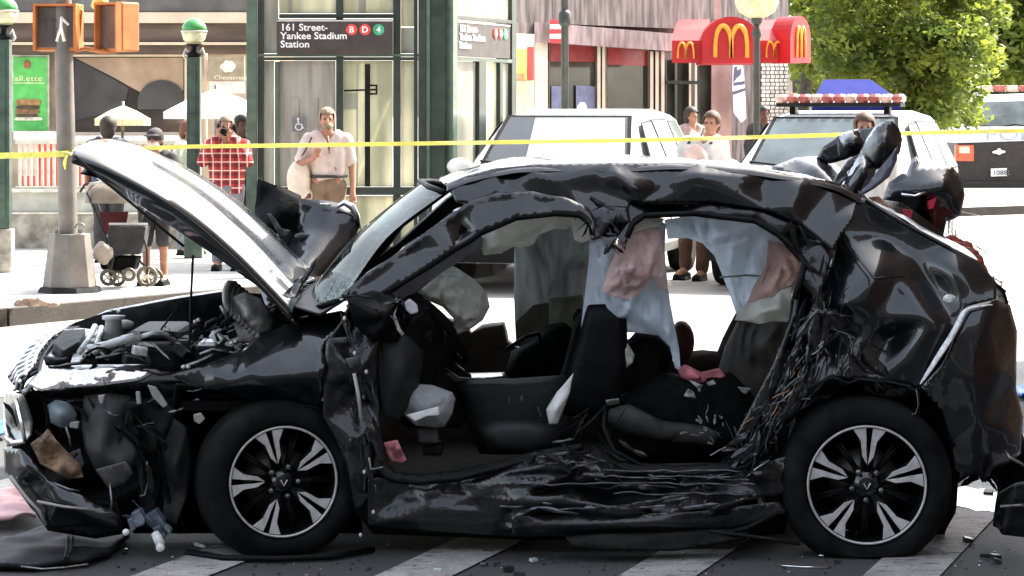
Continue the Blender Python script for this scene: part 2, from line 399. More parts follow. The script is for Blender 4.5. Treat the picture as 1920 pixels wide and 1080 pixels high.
part('sill', mat('pale_sill', (.62,.62,.60), rough=.6), sh, (25, 246, 128, 262, YB-.1, YB+.18), (136, 254, 352, 266, YB-.1, YB+.18))
ad = mat('green_poster', (.10,.48,.10), rough=.4, coat=.3, var=.1)
po = empty('advert_poster', at(58, 245, YB+.3), 0, 'green illuminated poster showing a burger on the shop wall left of the signal pole', 'poster')
part('frame', mat('pale_frame', (.6,.62,.55), rough=.5), po, (22, 103, 92, 248, YB+.36, YB+.42))
part('panel', ad, po, (25, 107, 88, 245, YB+.33, YB+.355))
for i, (a, b, c, d, cc) in enumerate(((30,186,76,197,(.30,.16,.06)),(29,198,75,204,(.08,.04,.02)),(28,205,74,213,(.20,.09,.04)),(28,214,72,219,(.09,.05,.03)),(27,220,80,226,(.6,.55,.42)))):
    mbx = MB(); Ya = YB+.31; mbx.pprism([(a+4,b),(c-4,b),(c,b+3),(c,d-2),(c-3,d),(a+3,d),(a,d-2),(a,b+3)], Ya, .015)
    mbx.build('burger_layer', mat('burger_layer_%d' % i, cc, rough=.6, var=.3, vs=14), po)
mbx = MB(); mbx.ball(at(51,121,YB+.32), .055, sc=(1,.15,1.2)); mbx.build('emblem', mat('poster_red', (.30,.10,.05)), po, smooth=True)
text('poster_text', 'all.ette', .12, front(27, 152, YB+.32, 1.3), mat('poster_text', (.75,.8,.45)), po)
mbx = MB(); mbx.pbox(27, 155, 82, 156.5, YB+.31, YB+.325); mbx.build('rule', MATS['poster_text'], po)
# hanging shop sign on the right
sg = empty('shop_sign', at(425, 160, YB-.5), 0, 'grey brown shop board with a round pale emblem, beside the green lamp post', 'sign')
part('board', mat('taupe_board', (.27,.22,.15), rough=.6), sg, (392, 106, 458, 152, YB-.5, YB-.42)); 
part('lower_board', mat('pink_board', (.62,.5,.45), rough=.6), sg, (392, 153, 458, 175, YB-.5, YB-.42))
mbx = MB()
for dx, dy, rr_ in ((0,0,9),(-8,1,6),(8,0,7),(-3,6,6),(5,5,6),(-2,-5,6),(6,-5,5)): mbx.ball(at(427+dx, 124+dy, YB-.505), rr_*(YB+9.5)/F, sc=(1,.1,1))
mbx.build('emblem', mat('cream_print', (.72,.64,.48)), sg, smooth=True)
text('sign_text', 'Cheesesteaks', .085, front(401, 149, YB-.505, 1.25), MATS['cream_print'], sg)
part('post', beige, sg, (383, 100, 388, 300, YB-.5, YB-.42))

# umbrellas in front of the shop
def umbrella(name, cx, ty, hw, drop, Y, m, label, groundpy, open_=8, pole_m=None):
    c = at(cx, ty, Y); s_ = (Y+CD)/F; u = empty(name, (c.x, Y, .15), 0, label, 'umbrella')
    mb = MB(); n = open_; rr_ = hw*s_; dz = drop*s_
    ring = [(c.x+rr_*math.cos(2*math.pi*i/n+.2), Y+rr_*math.sin(2*math.pi*i/n+.2), c.z-dz) for i in range(n)]
    mid = [(c.x+rr_*.5*math.cos(2*math.pi*i/n+.2), Y+rr_*.5*math.sin(2*math.pi*i/n+.2), c.z-dz*.42) for i in range(n)]
    low = [(p[0], p[1], p[2]-.09) for p in ring]
    mb.add([tuple(c)]+mid+ring+low, [(0, 1+i, 1+(i+1) % n) for i in range(n)]+[(1+i, 1+n+i, 1+n+(i+1) % n, 1+(i+1) % n) for i in range(n)]+[(1+n+i, 1+2*n+i, 1+2*n+(i+1) % n, 1+n+(i+1) % n) for i in range(n)])
    o = mb.build('canopy', m, u); q = o.modifiers.new('s', 'SOLIDIFY'); q.thickness = .01
    mb = MB(); mb.tube([(c.x, Y, .15), (c.x, Y, c.z+.05)], .022, 8); mb.build('pole', pole_m or steel, u, smooth=True)
    mb = MB()
    for p in ring: mb.tube([c-Vector((0,0,.03)), Vector(p)-Vector((0,0,.02))], .008, 4)
    mb.build('rib', steel, u)
    return u
umbw = mat('white_canvas', (.75,.75,.76), rough=.8, trans=.3, var=.04)
umbc = mat('cream_canvas', (.72,.63,.40), rough=.8, trans=.35, var=.2, vs=12, stretch=(5,1,.3))
umbrella('patio_umbrella', 405, 166, 98, 44, 22.3, umbw, 'wide white patio umbrella beside the green lamp post', 0)
umbrella('patio_umbrella', 230, 197, 52, 26, 23.5, umbc, 'small cream patio umbrella in front of the dark shop window', 0)

# ---------------------------------------------------------------- subway entrance: parapet and railing
subgreen = mat('subway_green_paint', (.034,.062,.045), rough=.4, coat=.2, var=.3, vs=8, bump=.1)
YR = 20.0
stonem = mat('granite', (.30,.27,.22), rough=.85, var=.35, vs=6, bump=.5, bs=20)
pa = empty('subway_parapet', (X_(180, YR), YR, .15), 0, 'grey stone parapet wall round the subway stair, behind the signal pole', 'wall')
part('plinth', stonem, pa, (-120, 402, 455, 466, YR, YR+.3))
part('wall', mat('pale_panel', (.40,.40,.35), rough=.8, var=.15, vs=4), pa, (-120, 361, 455, 398, YR+.04, YR+.26))
part('ledge', mat('pale_ledge', (.62,.58,.5), rough=.7), pa, (-120, 398.3, 455, 401.7, YR-.02, YR+.3))
part('coping', MATS['pale_ledge'], pa, (-120, 356, 455, 360.7, YR-.02, YR+.3))
for k, dx in enumerate((-2,40,110,180)):
    pass
ra = empty('subway_railing', (X_(180, YR), YR+.1, Z_(356, YR)), 0, 'pale slatted subway railing above the stone parapet at the left', 'railing')
rail = mat('pale_railing_paint', (.52,.50,.42), rough=.55, var=.12)
part('top_rail', rail, ra, (28, 263, 350, 270, YR+.08, YR+.16))
part('bottom_rail', rail, ra, (28, 350, 350, 355, YR+.08, YR+.16))
first = None
for k in range(30):
    px = 33+k*10.8
    if first is None:
        mb = MB(); mb.box(-.016, .016, 0, .03, 0, Z_(270, YR)-Z_(350, YR)); first = mb.mesh('bar')
    o = link('bar', first, rail, ra); o.location = (X_(px, YR)-ra.location.x, 0, Z_(350, YR)-ra.location.z)
# red boards behind the railing
redb = mat('red_board', (.50,.05,.03), rough=.6, var=.2)
rb = empty('red_stand', (X_(90, YR+1), YR+1, .15), 0, 'red stand with a pale notice behind the subway railing at the far left', 'stand')
part('board', redb, rb, (42, 265, 108, 352, YR+1, YR+1.08)); part('board', redb, rb, (146, 312, 166, 352, YR+1, YR+1.08))
part('notice', mat('notice', (.45,.30,.24)), rb, (36, 268, 66, 330, YR+.9, YR+.98))
part('leg', blk, rb, (50, 353, 56, 440, YR+1, YR+1.05), (98, 353, 104, 440, YR+1, YR+1.05))
# subway lamp posts (green with green/white globe)
gg = mat('green_globe_glass', (.05,.28,.06), rough=.25, coat=.5, trans=.2); gw = mat('white_globe_glass', (.75,.72,.52), rough=.3, trans=.35)
def subway_lamp(px, Y, gy, gr, hw, base, label):
    s_ = (Y+CD)/F; X = X_(px, Y); u = empty('subway_lamp', (X, Y, .15), 0, label, 'street lamp')
    zc = Z_(gy, Y); r = gr*s_; h = hw*s_; zt = zc-r*1.15
    mb = MB(); mb.box(X-h, X+h, Y-h, Y+h, .6, zt-.12); mb.box(X-h*.45, X+h*.45, Y-h-.012, Y-h, .7, zt-.2); mb.build('post', subgreen, u, bevel=.01)
    mb = MB(); mb.box(X-h*1.35, X+h*1.35, Y-h*1.35, Y+h*1.35, .15, .6); mb.build('base', stonem if base else subgreen, u, bevel=.01)
    mb = MB(); mb.lathe([(h*.9, zt-.12), (h*1.2, zt-.08), (h*.5, zt-.05), (h*.45, zt), (r*.75, zt+.03)], (X, Y, 0), 16); mb.build('collar', blk, u, smooth=True)
    for s2 in (-1, 1):
        mb = MB(); mb.tube([(X+s2*h*.5, Y, zt-.1), (X+s2*h*1.3, Y, zt-.02), (X+s2*h*1.6, Y, zt-.1), (X+s2*h*1.3, Y, zt-.13)], .016, 6); mb.build('scroll', mat('pale_scroll', (.6,.58,.5)), u, smooth=True)
    top = [(r*math.cos(a)+1e-6*(a>1.57), zc+.012+r*math.sin(a)) for a in [0, .25, .5, .8, 1.1, 1.35, 1.5707]]
    mb = MB(); mb.lathe([(r, zc+.012)]+top[1:-1]+[(0, zc+.012+r)], (X, Y, 0), 20); mb.build('globe_top', gg, u, smooth=True)
    mb = MB(); mb.lathe([(r*.55, zc-r*.9), (r*.85, zc-r*.6), (r, zc-.0)], (X, Y, 0), 20); mb.build('globe_bottom', gw, u, smooth=True)
    mb = MB(); mb.lathe([(r*1.05, zc-.004), (r*1.05, zc+.014)], (X, Y, 0), 20); mb.build('globe_ring', rail, u, smooth=True)
    return u
subway_lamp(364, 18.0, 60, 24, 12.5, 0, 'slim green subway lamp post with a green and white globe beside the white umbrella')
subway_lamp(7, 15.5, 22, 27, 13, 1, 'green subway lamp post cut off by the left edge of the photo')

# ---------------------------------------------------------------- pedestrian signal on its pole
YP = 12.7; polem = mat('galvanised_pole', (.145,.13,.115), rough=.55, metal=.2, var=.15, vs=5, bump=.15)
orange = mat('orange_signal_housing', (.42,.135,.03), rough=.5, var=.12, vs=6); lens = mat('dark_signal_lens', (.07,.055,.05), rough=.3, coat=.3)
pl = empty('pedestrian_signal_pole', (X_(131, YP), YP, .15), 0, 'grey street pole on a square tapered base carrying two orange pedestrian signals', 'signal pole')
def frus(mb, cx, cy, z0, z1, r0, r1, n=8, rot=0):
    a = [Vector((cx+r0*math.cos(2*math.pi*i/n+rot), cy+r0*math.sin(2*math.pi*i/n+rot), z0)) for i in range(n)]
    b = [Vector((cx+r1*math.cos(2*math.pi*i/n+rot), cy+r1*math.sin(2*math.pi*i/n+rot), z1)) for i in range(n)]
    mb.add(a+b, [tuple(range(n))[::-1], tuple(range(n, 2*n))]+[(i, (i+1) % n, (i+1) % n+n, i+n) for i in range(n)]); return mb
mb = MB(); frus(mb, X_(131,YP), YP, .15, .20, .30, .28, 8, R(22)); mb.build('plinth', dgrey, pl)
mb = MB(); frus(mb, X_(131,YP), YP, .20, Z_(438,YP), .250, .185, 8, R(10)); mb.build('base', polem, pl, bevel=.006)
mb = MB(); mb.tube([at(128,438,YP), at(116,-60,YP)], [.090,.082], 16); mb.build('pole', polem, pl, auto=True)
for x in (105, 150):
    mb = MB(); mb.tube([at(x,438,YP-.1), at(x,430,YP-.1)], .02, 6); mb.build('bolt', steel, pl)
mb = MB(); mb.tube([at(150+9*math.cos(a), 428-9*math.sin(a), YP-.1) for a in [math.pi*i/8 for i in range(9)]], .009, 6); mb.build('cable', steel, pl, smooth=True)
def signal(cx, cy, Yc, wpx, hpx, yaw, side_m, kind):
    s_ = (Yc+CD)/F; wv, hv, dv = wpx*s_/2, hpx*s_/2, .11
    M = Matrix.Translation(at(cx, cy, Yc)) @ Matrix.Rotation(R(yaw), 4, 'Z')
    mb = MB(); mb.box(-wv, wv, -dv, dv, -hv, hv, M=M); hs = mb.build('signal_head', orange, pl, bevel=.015)
    mb = MB(); mb.box(-wv*.82, wv*.82, -dv-.012, -dv-.002, -hv*.86, hv*.86, M=M); mb.build('lens', lens, hs, bevel=.008)
    mb = MB()
    for a in (-wv*.97, wv*.85): mb.box(a, a+wv*.12, -dv-.07, -dv-.002, -hv, hv, M=M)
    mb.box(-wv*.85, wv*.85, -dv-.07, -dv-.002, hv*.9, hv*.99, M=M); mb.build('visor', orange, hs)
    if kind == 'walk':   # walking figure, dim
        wl = mat('walk_symbol', (.75,.72,.66), rough=.5); mb = MB()
        def q(x, z): return M @ Vector((x*wv, -dv-.02, z*hv))
        mb.ball(q(.30,.58), .022, sc=(1,.3,1)); mb.tube([q(.28,.45), q(.25,.0), q(.4,-.6)], .02, 5); mb.tube([q(.25,.0), q(.05,-.6)], .018, 5); mb.tube([q(.28,.38), q(.6,.1)], .014, 5)
        mb.build('symbol', wl, hs, smooth=True)
        mb = MB()
        for k in range(3): mb.box(-wv*.5+k*.07, -wv*.5+k*.07+.012, -dv-.02, -dv-.014, -hv*.4, hv*.4, M=M)
        for k in range(2): mb.box(-wv*.5, -wv*.5+.15, -dv-.02, -dv-.014, -hv*.1+k*.08, -hv*.1+k*.08+.012, M=M)
        mb.build('symbol', lens, hs)
    return hs
signal(111, 52, YP+.06, 84, 88, -4, orange, 'walk')
signal(224, 51, YP+.05, 62, 92, -38, orange, 'off')
mb = MB(); mb.tube([at(136,96,YP), at(160,91,YP), at(186,96,YP), at(218,97,YP)], .02, 8); mb.tube([at(146,90,YP), at(154,20,YP), at(138,14,YP)], .014, 6); mb.build('bracket', orange, pl, smooth=True)
mb = MB(); mb.lathe([(.02,0),(.09,.06),(.06,.16),(.02,.18)], at(188, 24, YP+.3), 10); mb.build('signal_cap', mat('yellow_signal', (.75,.55,.12), rough=.4), pl, smooth=True)

# ---------------------------------------------------------------- elevator kiosk
YE = 17.0; kg = mat('dark_green_steel', (.020,.032,.026), rough=.4, coat=.2, var=.25, vs=5, bump=.08); kg2 = mat('kiosk_green_edge', (.075,.115,.085), rough=.4, coat=.3, var=.15)
signb = mat('sign_brown_black', (.045,.035,.032), rough=.5, var=.2)
frost = mat('frosted_cream_glass', (.50,.50,.38), rough=.35, vs=1.4, trans=.6, coat=.3, col2=(.95,.92,.74), stretch=(2.5,2.5,.5))  # vertical two-tone noise paints darker interior reflections into the glass
frostg = mat('frosted_grey_glass', (.42,.42,.36), rough=.3, var=.25, vs=1.5, trans=.4, coat=.3, stretch=(3,1,.4))
kdoor = mat('lift_door_steel', (.36,.35,.31), rough=.35, metal=.3, var=.15, vs=3, stretch=(4,4,.4))
kio = empty('station_elevator', (X_(650, YE), YE, .15), 0, 'dark green steel and glass station elevator kiosk with two black station signs', 'elevator kiosk')
A, B, C_ = Vector((X_(466,YE), YE, 0)), Vector((X_(834,YE), YE, 0)), Vector((X_(957,YE+1.75), YE+1.75, 0))
D_ = A+(C_-B)*1.0
ZT = Z_(-75, YE)
def col_(px0, px1, m=kg, y0=0, y1=.10, t=-75, b=470, nm='column'):
    mb = MB(); mb.pbox(px0, t, px1, b, YE+y0, YE+y1); return mb.build(nm, m, kio, bevel=.004)
col_(462, 481, kg2, -.05, .12); col_(483, 494); col_(515, 523, kg2, -.02, .1, t=115); col_(630, 643, y0=-.01); col_(737, 751); col_(776, 783, y0=-.03, y1=.05); col_(784, 834, kg, -.08, .15); col_(800, 806, kg2, -.11, -.082, nm='cover_strip')
for (x0, y0, x1, y1, m_) in ((483,101,834,106,kg2), (483,107,783,113,kg), (523,26,740,34,kg), (483,351,784,366,kg), (483,462,784,474,kg)):
    mb = MB(); mb.pbox(x0, y0, x1, y1, YE-.025, YE+.13); mb.build('crossbar', m_, kio, bevel=.003)
for (x0, y0, x1, y1, m_, yy) in ((494,-75,522,100,frostg,.05), (494,114,514,350,frostg,.05), (523,-75,737,25,frost,.05), (524,114,629,350,kdoor,.07), (644,114,736,350,frost,.05), (752,-75,776,50,frost,.05), (752,52,776,100,frostg,.05), (752,114,776,350,frost,.05), (494,367,776,461,frost,.06)):
    mb = MB(); mb.pbox(x0, y0, x1, y1, YE+yy, YE+yy+.012); mb.build('pane' if m_ is not kdoor else 'door', m_, kio)
# things seen through/at the glass: dividing bars and door closer
for (x0, y0, x1, y1) in ((668,120,671,350),(684,120,694,350),(540,-75,546,25),(672,-75,686,25)):
    mb = MB(); mb.pbox(x0, y0, x1, y1, YE+.035, YE+.049); mb.build('glazing_bar', dgrey if x0 > 680 else frostg, kio)
mb = MB(); mb.tube([at(645,170,YE-.02), at(706,168,YE-.05)], .012, 6); mb.tube([at(690,176,YE-.03), at(706,176,YE-.06), at(706,160,YE-.06), at(694,160,YE-.03)], .014, 6); mb.build('door_closer', dgrey, kio)
mb = MB(); mb.pbox(546,184,560,350,YE+.05,YE+.068); mb.pbox(590,184,596,350,YE+.05,YE+.068); mb.build('door_handle', kdoor, kio)
mb = MB(); mb.pbox(646,175,670,205,YE+.03,YE+.045); mb.build('notice', frostg, kio)
# signs
def disc(mb, M, x, z, r, n=20): mb.prism([M @ Vector((x+r*math.cos(2*math.pi*i/n), -.012, z+r*math.sin(2*math.pi*i/n))) for i in range(n)], (M.to_3x3() @ Vector((0,.01,0))))
wtx = mat('sign_white', (.85,.82,.8), rough=.5); lred = mat('line_red', (.62,.06,.05), rough=.5); lgrn = mat('line_green', (.05,.33,.17), rough=.5)
def station_sign(O, ux, w_, h_, nm):
    """O: top-left corner, ux: unit vector along the sign"""
    ux = Vector(ux).normalized(); n = Vector((-ux.y, ux.x, 0)); M = Matrix(((ux.x, n.x, 0, O.x), (ux.y, n.y, 0, O.y), (0, 0, 1, O.z), (0, 0, 0, 1)))
    mb = MB(); mb.box(0, w_, 0, .08, -h_, 0, M=M); b = mb.build(nm, signb, kio)
    mb = MB(); mb.box(0, w_, -.006, -.001, -.022, -.014, M=M); mb.build('stripe', wtx, b)
    Mt = M @ Matrix.Translation((0, -.006, 0)) @ Matrix.Rotation(R(90), 4, 'X')
    for i, t in enumerate(('161 Street-', 'Yankee Stadium', 'Station')):
        text('lettering', t, .107, Mt @ Matrix.Translation((.04, -.125-i*.092, 0)) @ Matrix.Diagonal((1.06, 1, 1, 1)), wtx, b, bold=.0016)
    for i, (c, m_) in enumerate((('B', lred), ('D', lred), ('4', lgrn))):
        x = w_-.45+i*.148; mb = MB(); disc(mb, M, x, -.115, .062); q = mb.build('line_disc', m_, b)
        text('lettering', c, .095, Mt @ Matrix.Translation((x, -.147, .012)), wtx, q, align='CENTER', bold=.0015)
station_sign(at(519, 36, YE-.10), (1,0,0), 1.27, .385, 'station_sign')
u2 = (C_-B).normalized(); L2 = (C_-B).length
O2 = B+u2*.12; nrm = Vector((u2.y, -u2.x, 0)); O2 = O2+nrm*.10; O2.z = Z_(37, YE)
station_sign(O2, u2, 1.52, .395, 'station_sign')
def sidebox(a, b, z0, z1, nm, m_, d0=0, d1=.08):
    M = Matrix(((u2.x, nrm.x, 0, B.x), (u2.y, nrm.y, 0, B.y), (0, 0, 1, 0), (0, 0, 0, 1)))
    mb = MB(); mb.box(a, b, d0, d1, z0, z1, M=M); return mb.build(nm, m_, kio, bevel=.003)
zs = lambda py: Z_(py, YE)
sidebox(.0, .12, .15, ZT, 'column', kg2, -.02, .1); sidebox(L2-.14, L2, .15, ZT, 'column', kg); sidebox(L2-.5, L2-.42, .15, zs(110), 'column', kg)
sidebox(.78, .98, .15, zs(110), 'column', kg); sidebox(.12, L2-.14, zs(113), zs(106), 'crossbar', kg2); sidebox(.12, L2-.14, zs(35), zs(28), 'crossbar', kg)
sidebox(.13, .77, .3, zs(114), 'pane', frostg, .02, .035); sidebox(.99, L2-.51, .3, zs(114), 'pane', frost, .02, .035); sidebox(L2-.41, L2-.15, .3, zs(114), 'pane', frostg, .02, .035)
sidebox(.13, L2-.15, zs(27), ZT-.02, 'pane', frost, .02, .035)
# back wall panes and roof so the kiosk is closed
mb = MB(); mb.prism([A+Vector((0,0,ZT)), B+Vector((0,0,ZT)), C_+Vector((0,0,ZT)), D_+Vector((0,0,ZT))], (0,0,.06)); mb.build('roof', kg, kio)
# wheelchair symbol plate
pc = at(561, 233, YE-.05); mb = MB(); mb.box(pc.x-.078, pc.x+.078, pc.y-.01, pc.y, pc.z-.082, pc.z+.082); pt_ = mb.build('access_sign', mat('grey_plate', (.16,.16,.17), rough=.4), kio)
mb = MB(); q = lambda x, z: Vector((pc.x+x, pc.y-.014, pc.z+z))
mb.tube([q(-.01,.045), q(-.005,.0), q(.028,.0), q(.04,-.045), q(.055,-.04)], .007, 5); mb.ball(q(-.012,.058), .012, 8, 6)
mb.tube([q(-.003+.036*math.cos(R(a)), -.028+.036*math.sin(R(a))) for a in range(110, 380, 20)], .006, 5); mb.build('symbol', wtx, pt_)

# ---------------------------------------------------------------- restaurant building on the right
YM = 28.0
mstone = mat('streaked_grey_stone', (.14,.115,.11), rough=.7, var=.45, vs=6, bump=.2, bs=10, stretch=(2.2,2.2,.25))
pinkst = mat('pink_stone', (.27,.165,.145), rough=.7, var=.15, vs=3)
lintel = mat('pink_marble', (.22,.165,.165), rough=.5, var=.35, vs=5, stretch=(2,2,.4))
rwin = mat('restaurant_glass', (.035,.04,.034), rough=.08, coat=.8, var=.5, vs=1.1)
piers = mat('cream_pier', (.52,.44,.35), rough=.6, var=.08, vs=3)
red = mat('awning_red', (.46,.012,.016), rough=.5, var=.08, vs=2, trans=.12); gold = mat('arch_gold', (.68,.30,.03), rough=.45)
rs = empty('restaurant_building', (X_(1240,YM), YM, .15), 0, 'grey and pink stone restaurant building with large dark windows behind the police cars', 'building')
def fY(px): return YM+(px-960)/540*5.0       # facade recedes to the right
def fq(px, py, d=0): Y = fY(px)+d; return at(px, py, Y)
def fpanel(name, m, parent, px0, t0, b0, px1, t1, b1, d=0., th=.1):
    a, b, c, e = fq(px0,t0,d), fq(px1,t1,d), fq(px1,b1,d), fq(px0,b0,d)
    mb = MB(); mb.prism([a, b, c, e], (0, th, 0)); return mb.build(name, m, parent)
fpanel('wall', mstone, rs, 930, -120, 330, 1478, -120, 330, .5, .4)
fpanel('upper_wall', mstone, rs, 930, -120, 40, 1478, -120, 62, .05, .4)
fpanel('lintel', lintel, rs, 1002, 41, 78, 1262, 63, 96, -.12, .55)
fpanel('lintel', mstone, rs, 930, 41, 62, 1001, 42, 64, -.05, .5)
for i, (x0, t0, x1, t1) in enumerate(((1030, 79, 1118, 84), (1137, 85, 1216, 92))):
    wn = fpanel('window', piers, rs, x0-1, t0, 240, x1+1, t1, 240, .2, .1)
    fpanel('pane', rwin, wn, x0+1.5, t0+2, 238, x1-1.5, t1+2, 238, .17, .02)
    fpanel('red_band', mat('red_window_band', (.22,.03,.03), rough=.3), wn, x0+2, t0+2.5, t0+36, x1-2, t1+2.5, t1+32, .15, .012)
fpanel('chair', mat('blue_seat', (.13,.14,.24), rough=.6), rs, 1034, 162, 238, 1064, 160, 238, .12, .012)
fpanel('chair', MATS['blue_seat'], rs, 1080, 160, 238, 1116, 162, 238, .12, .012)
fpanel('post', piers, rs, 1120, 84, 240, 1126, 84, 240, .05, .2); fpanel('post', piers, rs, 1129, 85, 240, 1135, 85, 240, .05, .2)
for x in (1219, 1229, 1240): fpanel('post', piers, rs, x, 96, 260, x+6, 97, 260, .05, .2)
fpanel('wall_pier', pinkst, rs, 1334, 110, 330, 1372, 112, 330, .1, .3)
fpanel('wall_pier', piers, rs, 1003, 65, 232, 1027, 66, 232, -.1, .4)
for x in (1272, 1292, 1303): fpanel('door_post', piers if x != 1272 else blk, rs, x, 112, 300, x+4, 112, 300, .1, .1)
fpanel('door_glass', rwin, rs, 1248, 112, 300, 1332, 115, 300, .3, .03); fpanel('push_bar', dgrey, rs, 1250, 151, 157, 1318, 152, 158, -.1, .08)
for i in range(7): fpanel('upper_mullion', piers, rs, 1180+i*34, -60, 28, 1186+i*34, -60, 29, -.02, .06)
fpanel('upper_pipe', pinkst, rs, 1338, -60, 36, 1352, -60, 37, -.08, .1)
# poster column by the entrance
vp = empty('menu_poster', tuple(fq(982, 232, -.2)), 0, 'lit yellow and red food poster between the elevator kiosk and the cream pier', 'poster')
fpanel('frame', piers, vp, 960, 62, 234, 1002, 64, 234, -.12, .1)
fpanel('panel', mat('poster_yellow', (.82,.60,.10), rough=.4), vp, 962, 92, 150, 988, 92, 150, -.15, .02)
fpanel('panel', mat('poster_red2', (.50,.03,.03), rough=.4), vp, 989, 88, 150, 1001, 88, 150, -.15, .02)
fpanel('panel', mat('poster_peach', (.78,.50,.30), rough=.4), vp, 962, 151, 232, 1001, 151, 232, -.15, .02)
fpanel('food_picture', mat('poster_orange', (.65,.20,.08), rough=.4), vp, 964, 138, 150, 984, 138, 150, -.17, .012)
# small red and white notice
nb = empty('red_notice', tuple(fq(1041, 60, -.4)), 0, 'small red and white notice high on the stone beside the black lamp post', 'notice')
for k in range(5): fpanel('strip', red if k % 2 == 0 else white, nb, 1031, 37+k*9, 45+k*9, 1054, 37+k*9, 45+k*9, -.3, .02)
# roller shutter / banner
wb = empty('shutter', tuple(fq(1450, 190, .4)), 0, 'pale gridded shutter right of the doorway, under the end of the red awning', 'shutter')
fpanel('backing', mat('shutter_dark', (.10,.09,.08)), wb, 1426, 118, 235, 1478, 118, 235, .40, .05)
for r_ in range(16):
    for c_ in range(6):
        fpanel('slat', mat('shutter_pale', (.52,.49,.44), rough=.6, var=.25, vs=9), wb, 1427+c_*8.6+(r_ % 2)*1.5, 119+r_*7.2, 124.6+r_*7.2, 1434+c_*8.6+(r_ % 2)*1.5, 119+r_*7.2, 124.6+r_*7.2, .35, .045)
fl = empty('banner', tuple(fq(1384, 228, -.3)), 0, 'tall white banner with dark blue strokes hanging on the pink stone wall', 'banner')
mb = MB(); mb.prism([fq(1374,122,-.3), fq(1393,122,-.3), fq(1396,150,-.3), fq(1398,190,-.3), fq(1399,222,-.3), fq(1390,230,-.3), fq(1376,212,-.3), fq(1373,160,-.3)], (0,.02,0)); mb.build('cloth', mat('lilac_white', (.66,.62,.72), rough=.8), fl)
nav = mat('navy_print', (.05,.05,.10))
for q4 in (((1376,135),(1390,128),(1389,140),(1378,150)), ((1375,155),(1396,152),(1396,158),(1376,161)), ((1374,172),(1397,165),(1397,170),(1375,178)), ((1377,126),(1383,124),(1380,150),(1375,154))):
    mb = MB(); mb.prism([fq(x, y, -.31) for x, y in q4], (0,.008,0)); mb.build('stroke', nav, fl)

# red awning with yellow arches
YA = 29.0
aw = empty('red_awning', tuple(at(1390, 118, YA)), 0, 'red barrel awning with yellow arches over the restaurant doorway', 'awning')
def halfd(cx, hw, top, bot, n=16): return [(cx-hw, bot)]+[(cx-hw*math.cos(math.pi*i/n), (bot-(bot-top)*.45)-((bot-top)*.55)*math.sin(math.pi*i/n)) for i in range(n+1)]+[(cx+hw, bot)]
mb = MB(); mb.pprism(halfd(1371, 54, 31, 119), YA-.28, 1.4); dome = mb.build('dome', red, aw)
def wing(x0, x1, nm):
    mb = MB(); p = [at(x0,119,YA), at(x1,119,YA), at(x1,119,YA+1.2), at(x0,119,YA+1.2)]
    lo = [at(x0,118,YA), at(x1,118,YA)]; mi = [at(x0,76,YA), at(x1,76,YA)]; m2 = [at(x0+4,55,YA+.25), at(x1,55,YA+.25)]; hi = [at(x0+12,38,YA+.7), at(x1,36,YA+.7)]; bk = [at(x0+12,38,YA+1.2), at(x1,36,YA+1.2)]; bl = [at(x0,118,YA+1.2), at(x1,118,YA+1.2)]
    prof = [lo, mi, m2, hi, bk, bl]; vs = [v for r_ in prof for v in r_]
    mb.add(vs, [(2*i, 2*i+1, 2*i+3, 2*i+2) for i in range(5)]+[tuple(range(0,12,2)), tuple(range(11,0,-2)), (0,10,11,1)]); return mb.build(nm, red, aw)
wing(1260, 1330, 'side_canopy'); wing(1412, 1484, 'side_canopy')
MA = Matrix.Rotation(R(-55), 4, 'Z')
mb = MB(); c0 = at(1486, 118, YA-.1)
hd = [(x, z) for x, z in [(-.48,0)]+[(-.48*math.cos(math.pi*i/14), .36+.36*math.sin(math.pi*i/14)) for i in range(15)]+[(.48,0)]]
e1 = at(1482,118,YA-.35); e2 = at(1520,118,YA+.35); du = (e2-e1)
mb.prism([e1+du*((x+.48)/.96)+Vector((0,0,z*1.04)) for x, z in hd], (-.25,.55,0)); mb.build('dome', red, aw)
def arches(p0, du, h, wv, nm='arches', r=.02, parent=aw):
    """two tall arches side by side; p0 bottom-left, du vector of full width"""
    mb = MB()
    for k in (0, 1):
        pts = []
        for i in range(17):
            a = math.pi*i/16; x = (k*.5+.25)-.25*math.cos(a)*(1 if True else 1); z = h*(math.sin(a)**.55)
            if (k == 0 and i > 12) or (k == 1 and i < 4): z = max(z, 0)
            pts.append(p0+du*x+Vector((0,0,z)))
        mb.tube(pts, [r*(1.15 if 3 < i < 13 else .95) for i in range(17)], 6)
    return mb.build(nm, gold, parent, smooth=True)
arches(at(1341,108,YA-.31), at(1401,108,YA-.31)-at(1341,108,YA-.31), .50, 0, r=.036)
arches(at(1271,110,YA-.03), at(1301,110,YA-.03)-at(1271,110,YA-.03), .25, 0, r=.018)
arches(at(1437,108,YA-.03), at(1466,108,YA-.03)-at(1437,108,YA-.03), .25, 0, r=.018)
arches(e1+du*.3+Vector((0,-.03,.09)), du*.42, .48, 0, r=.022)
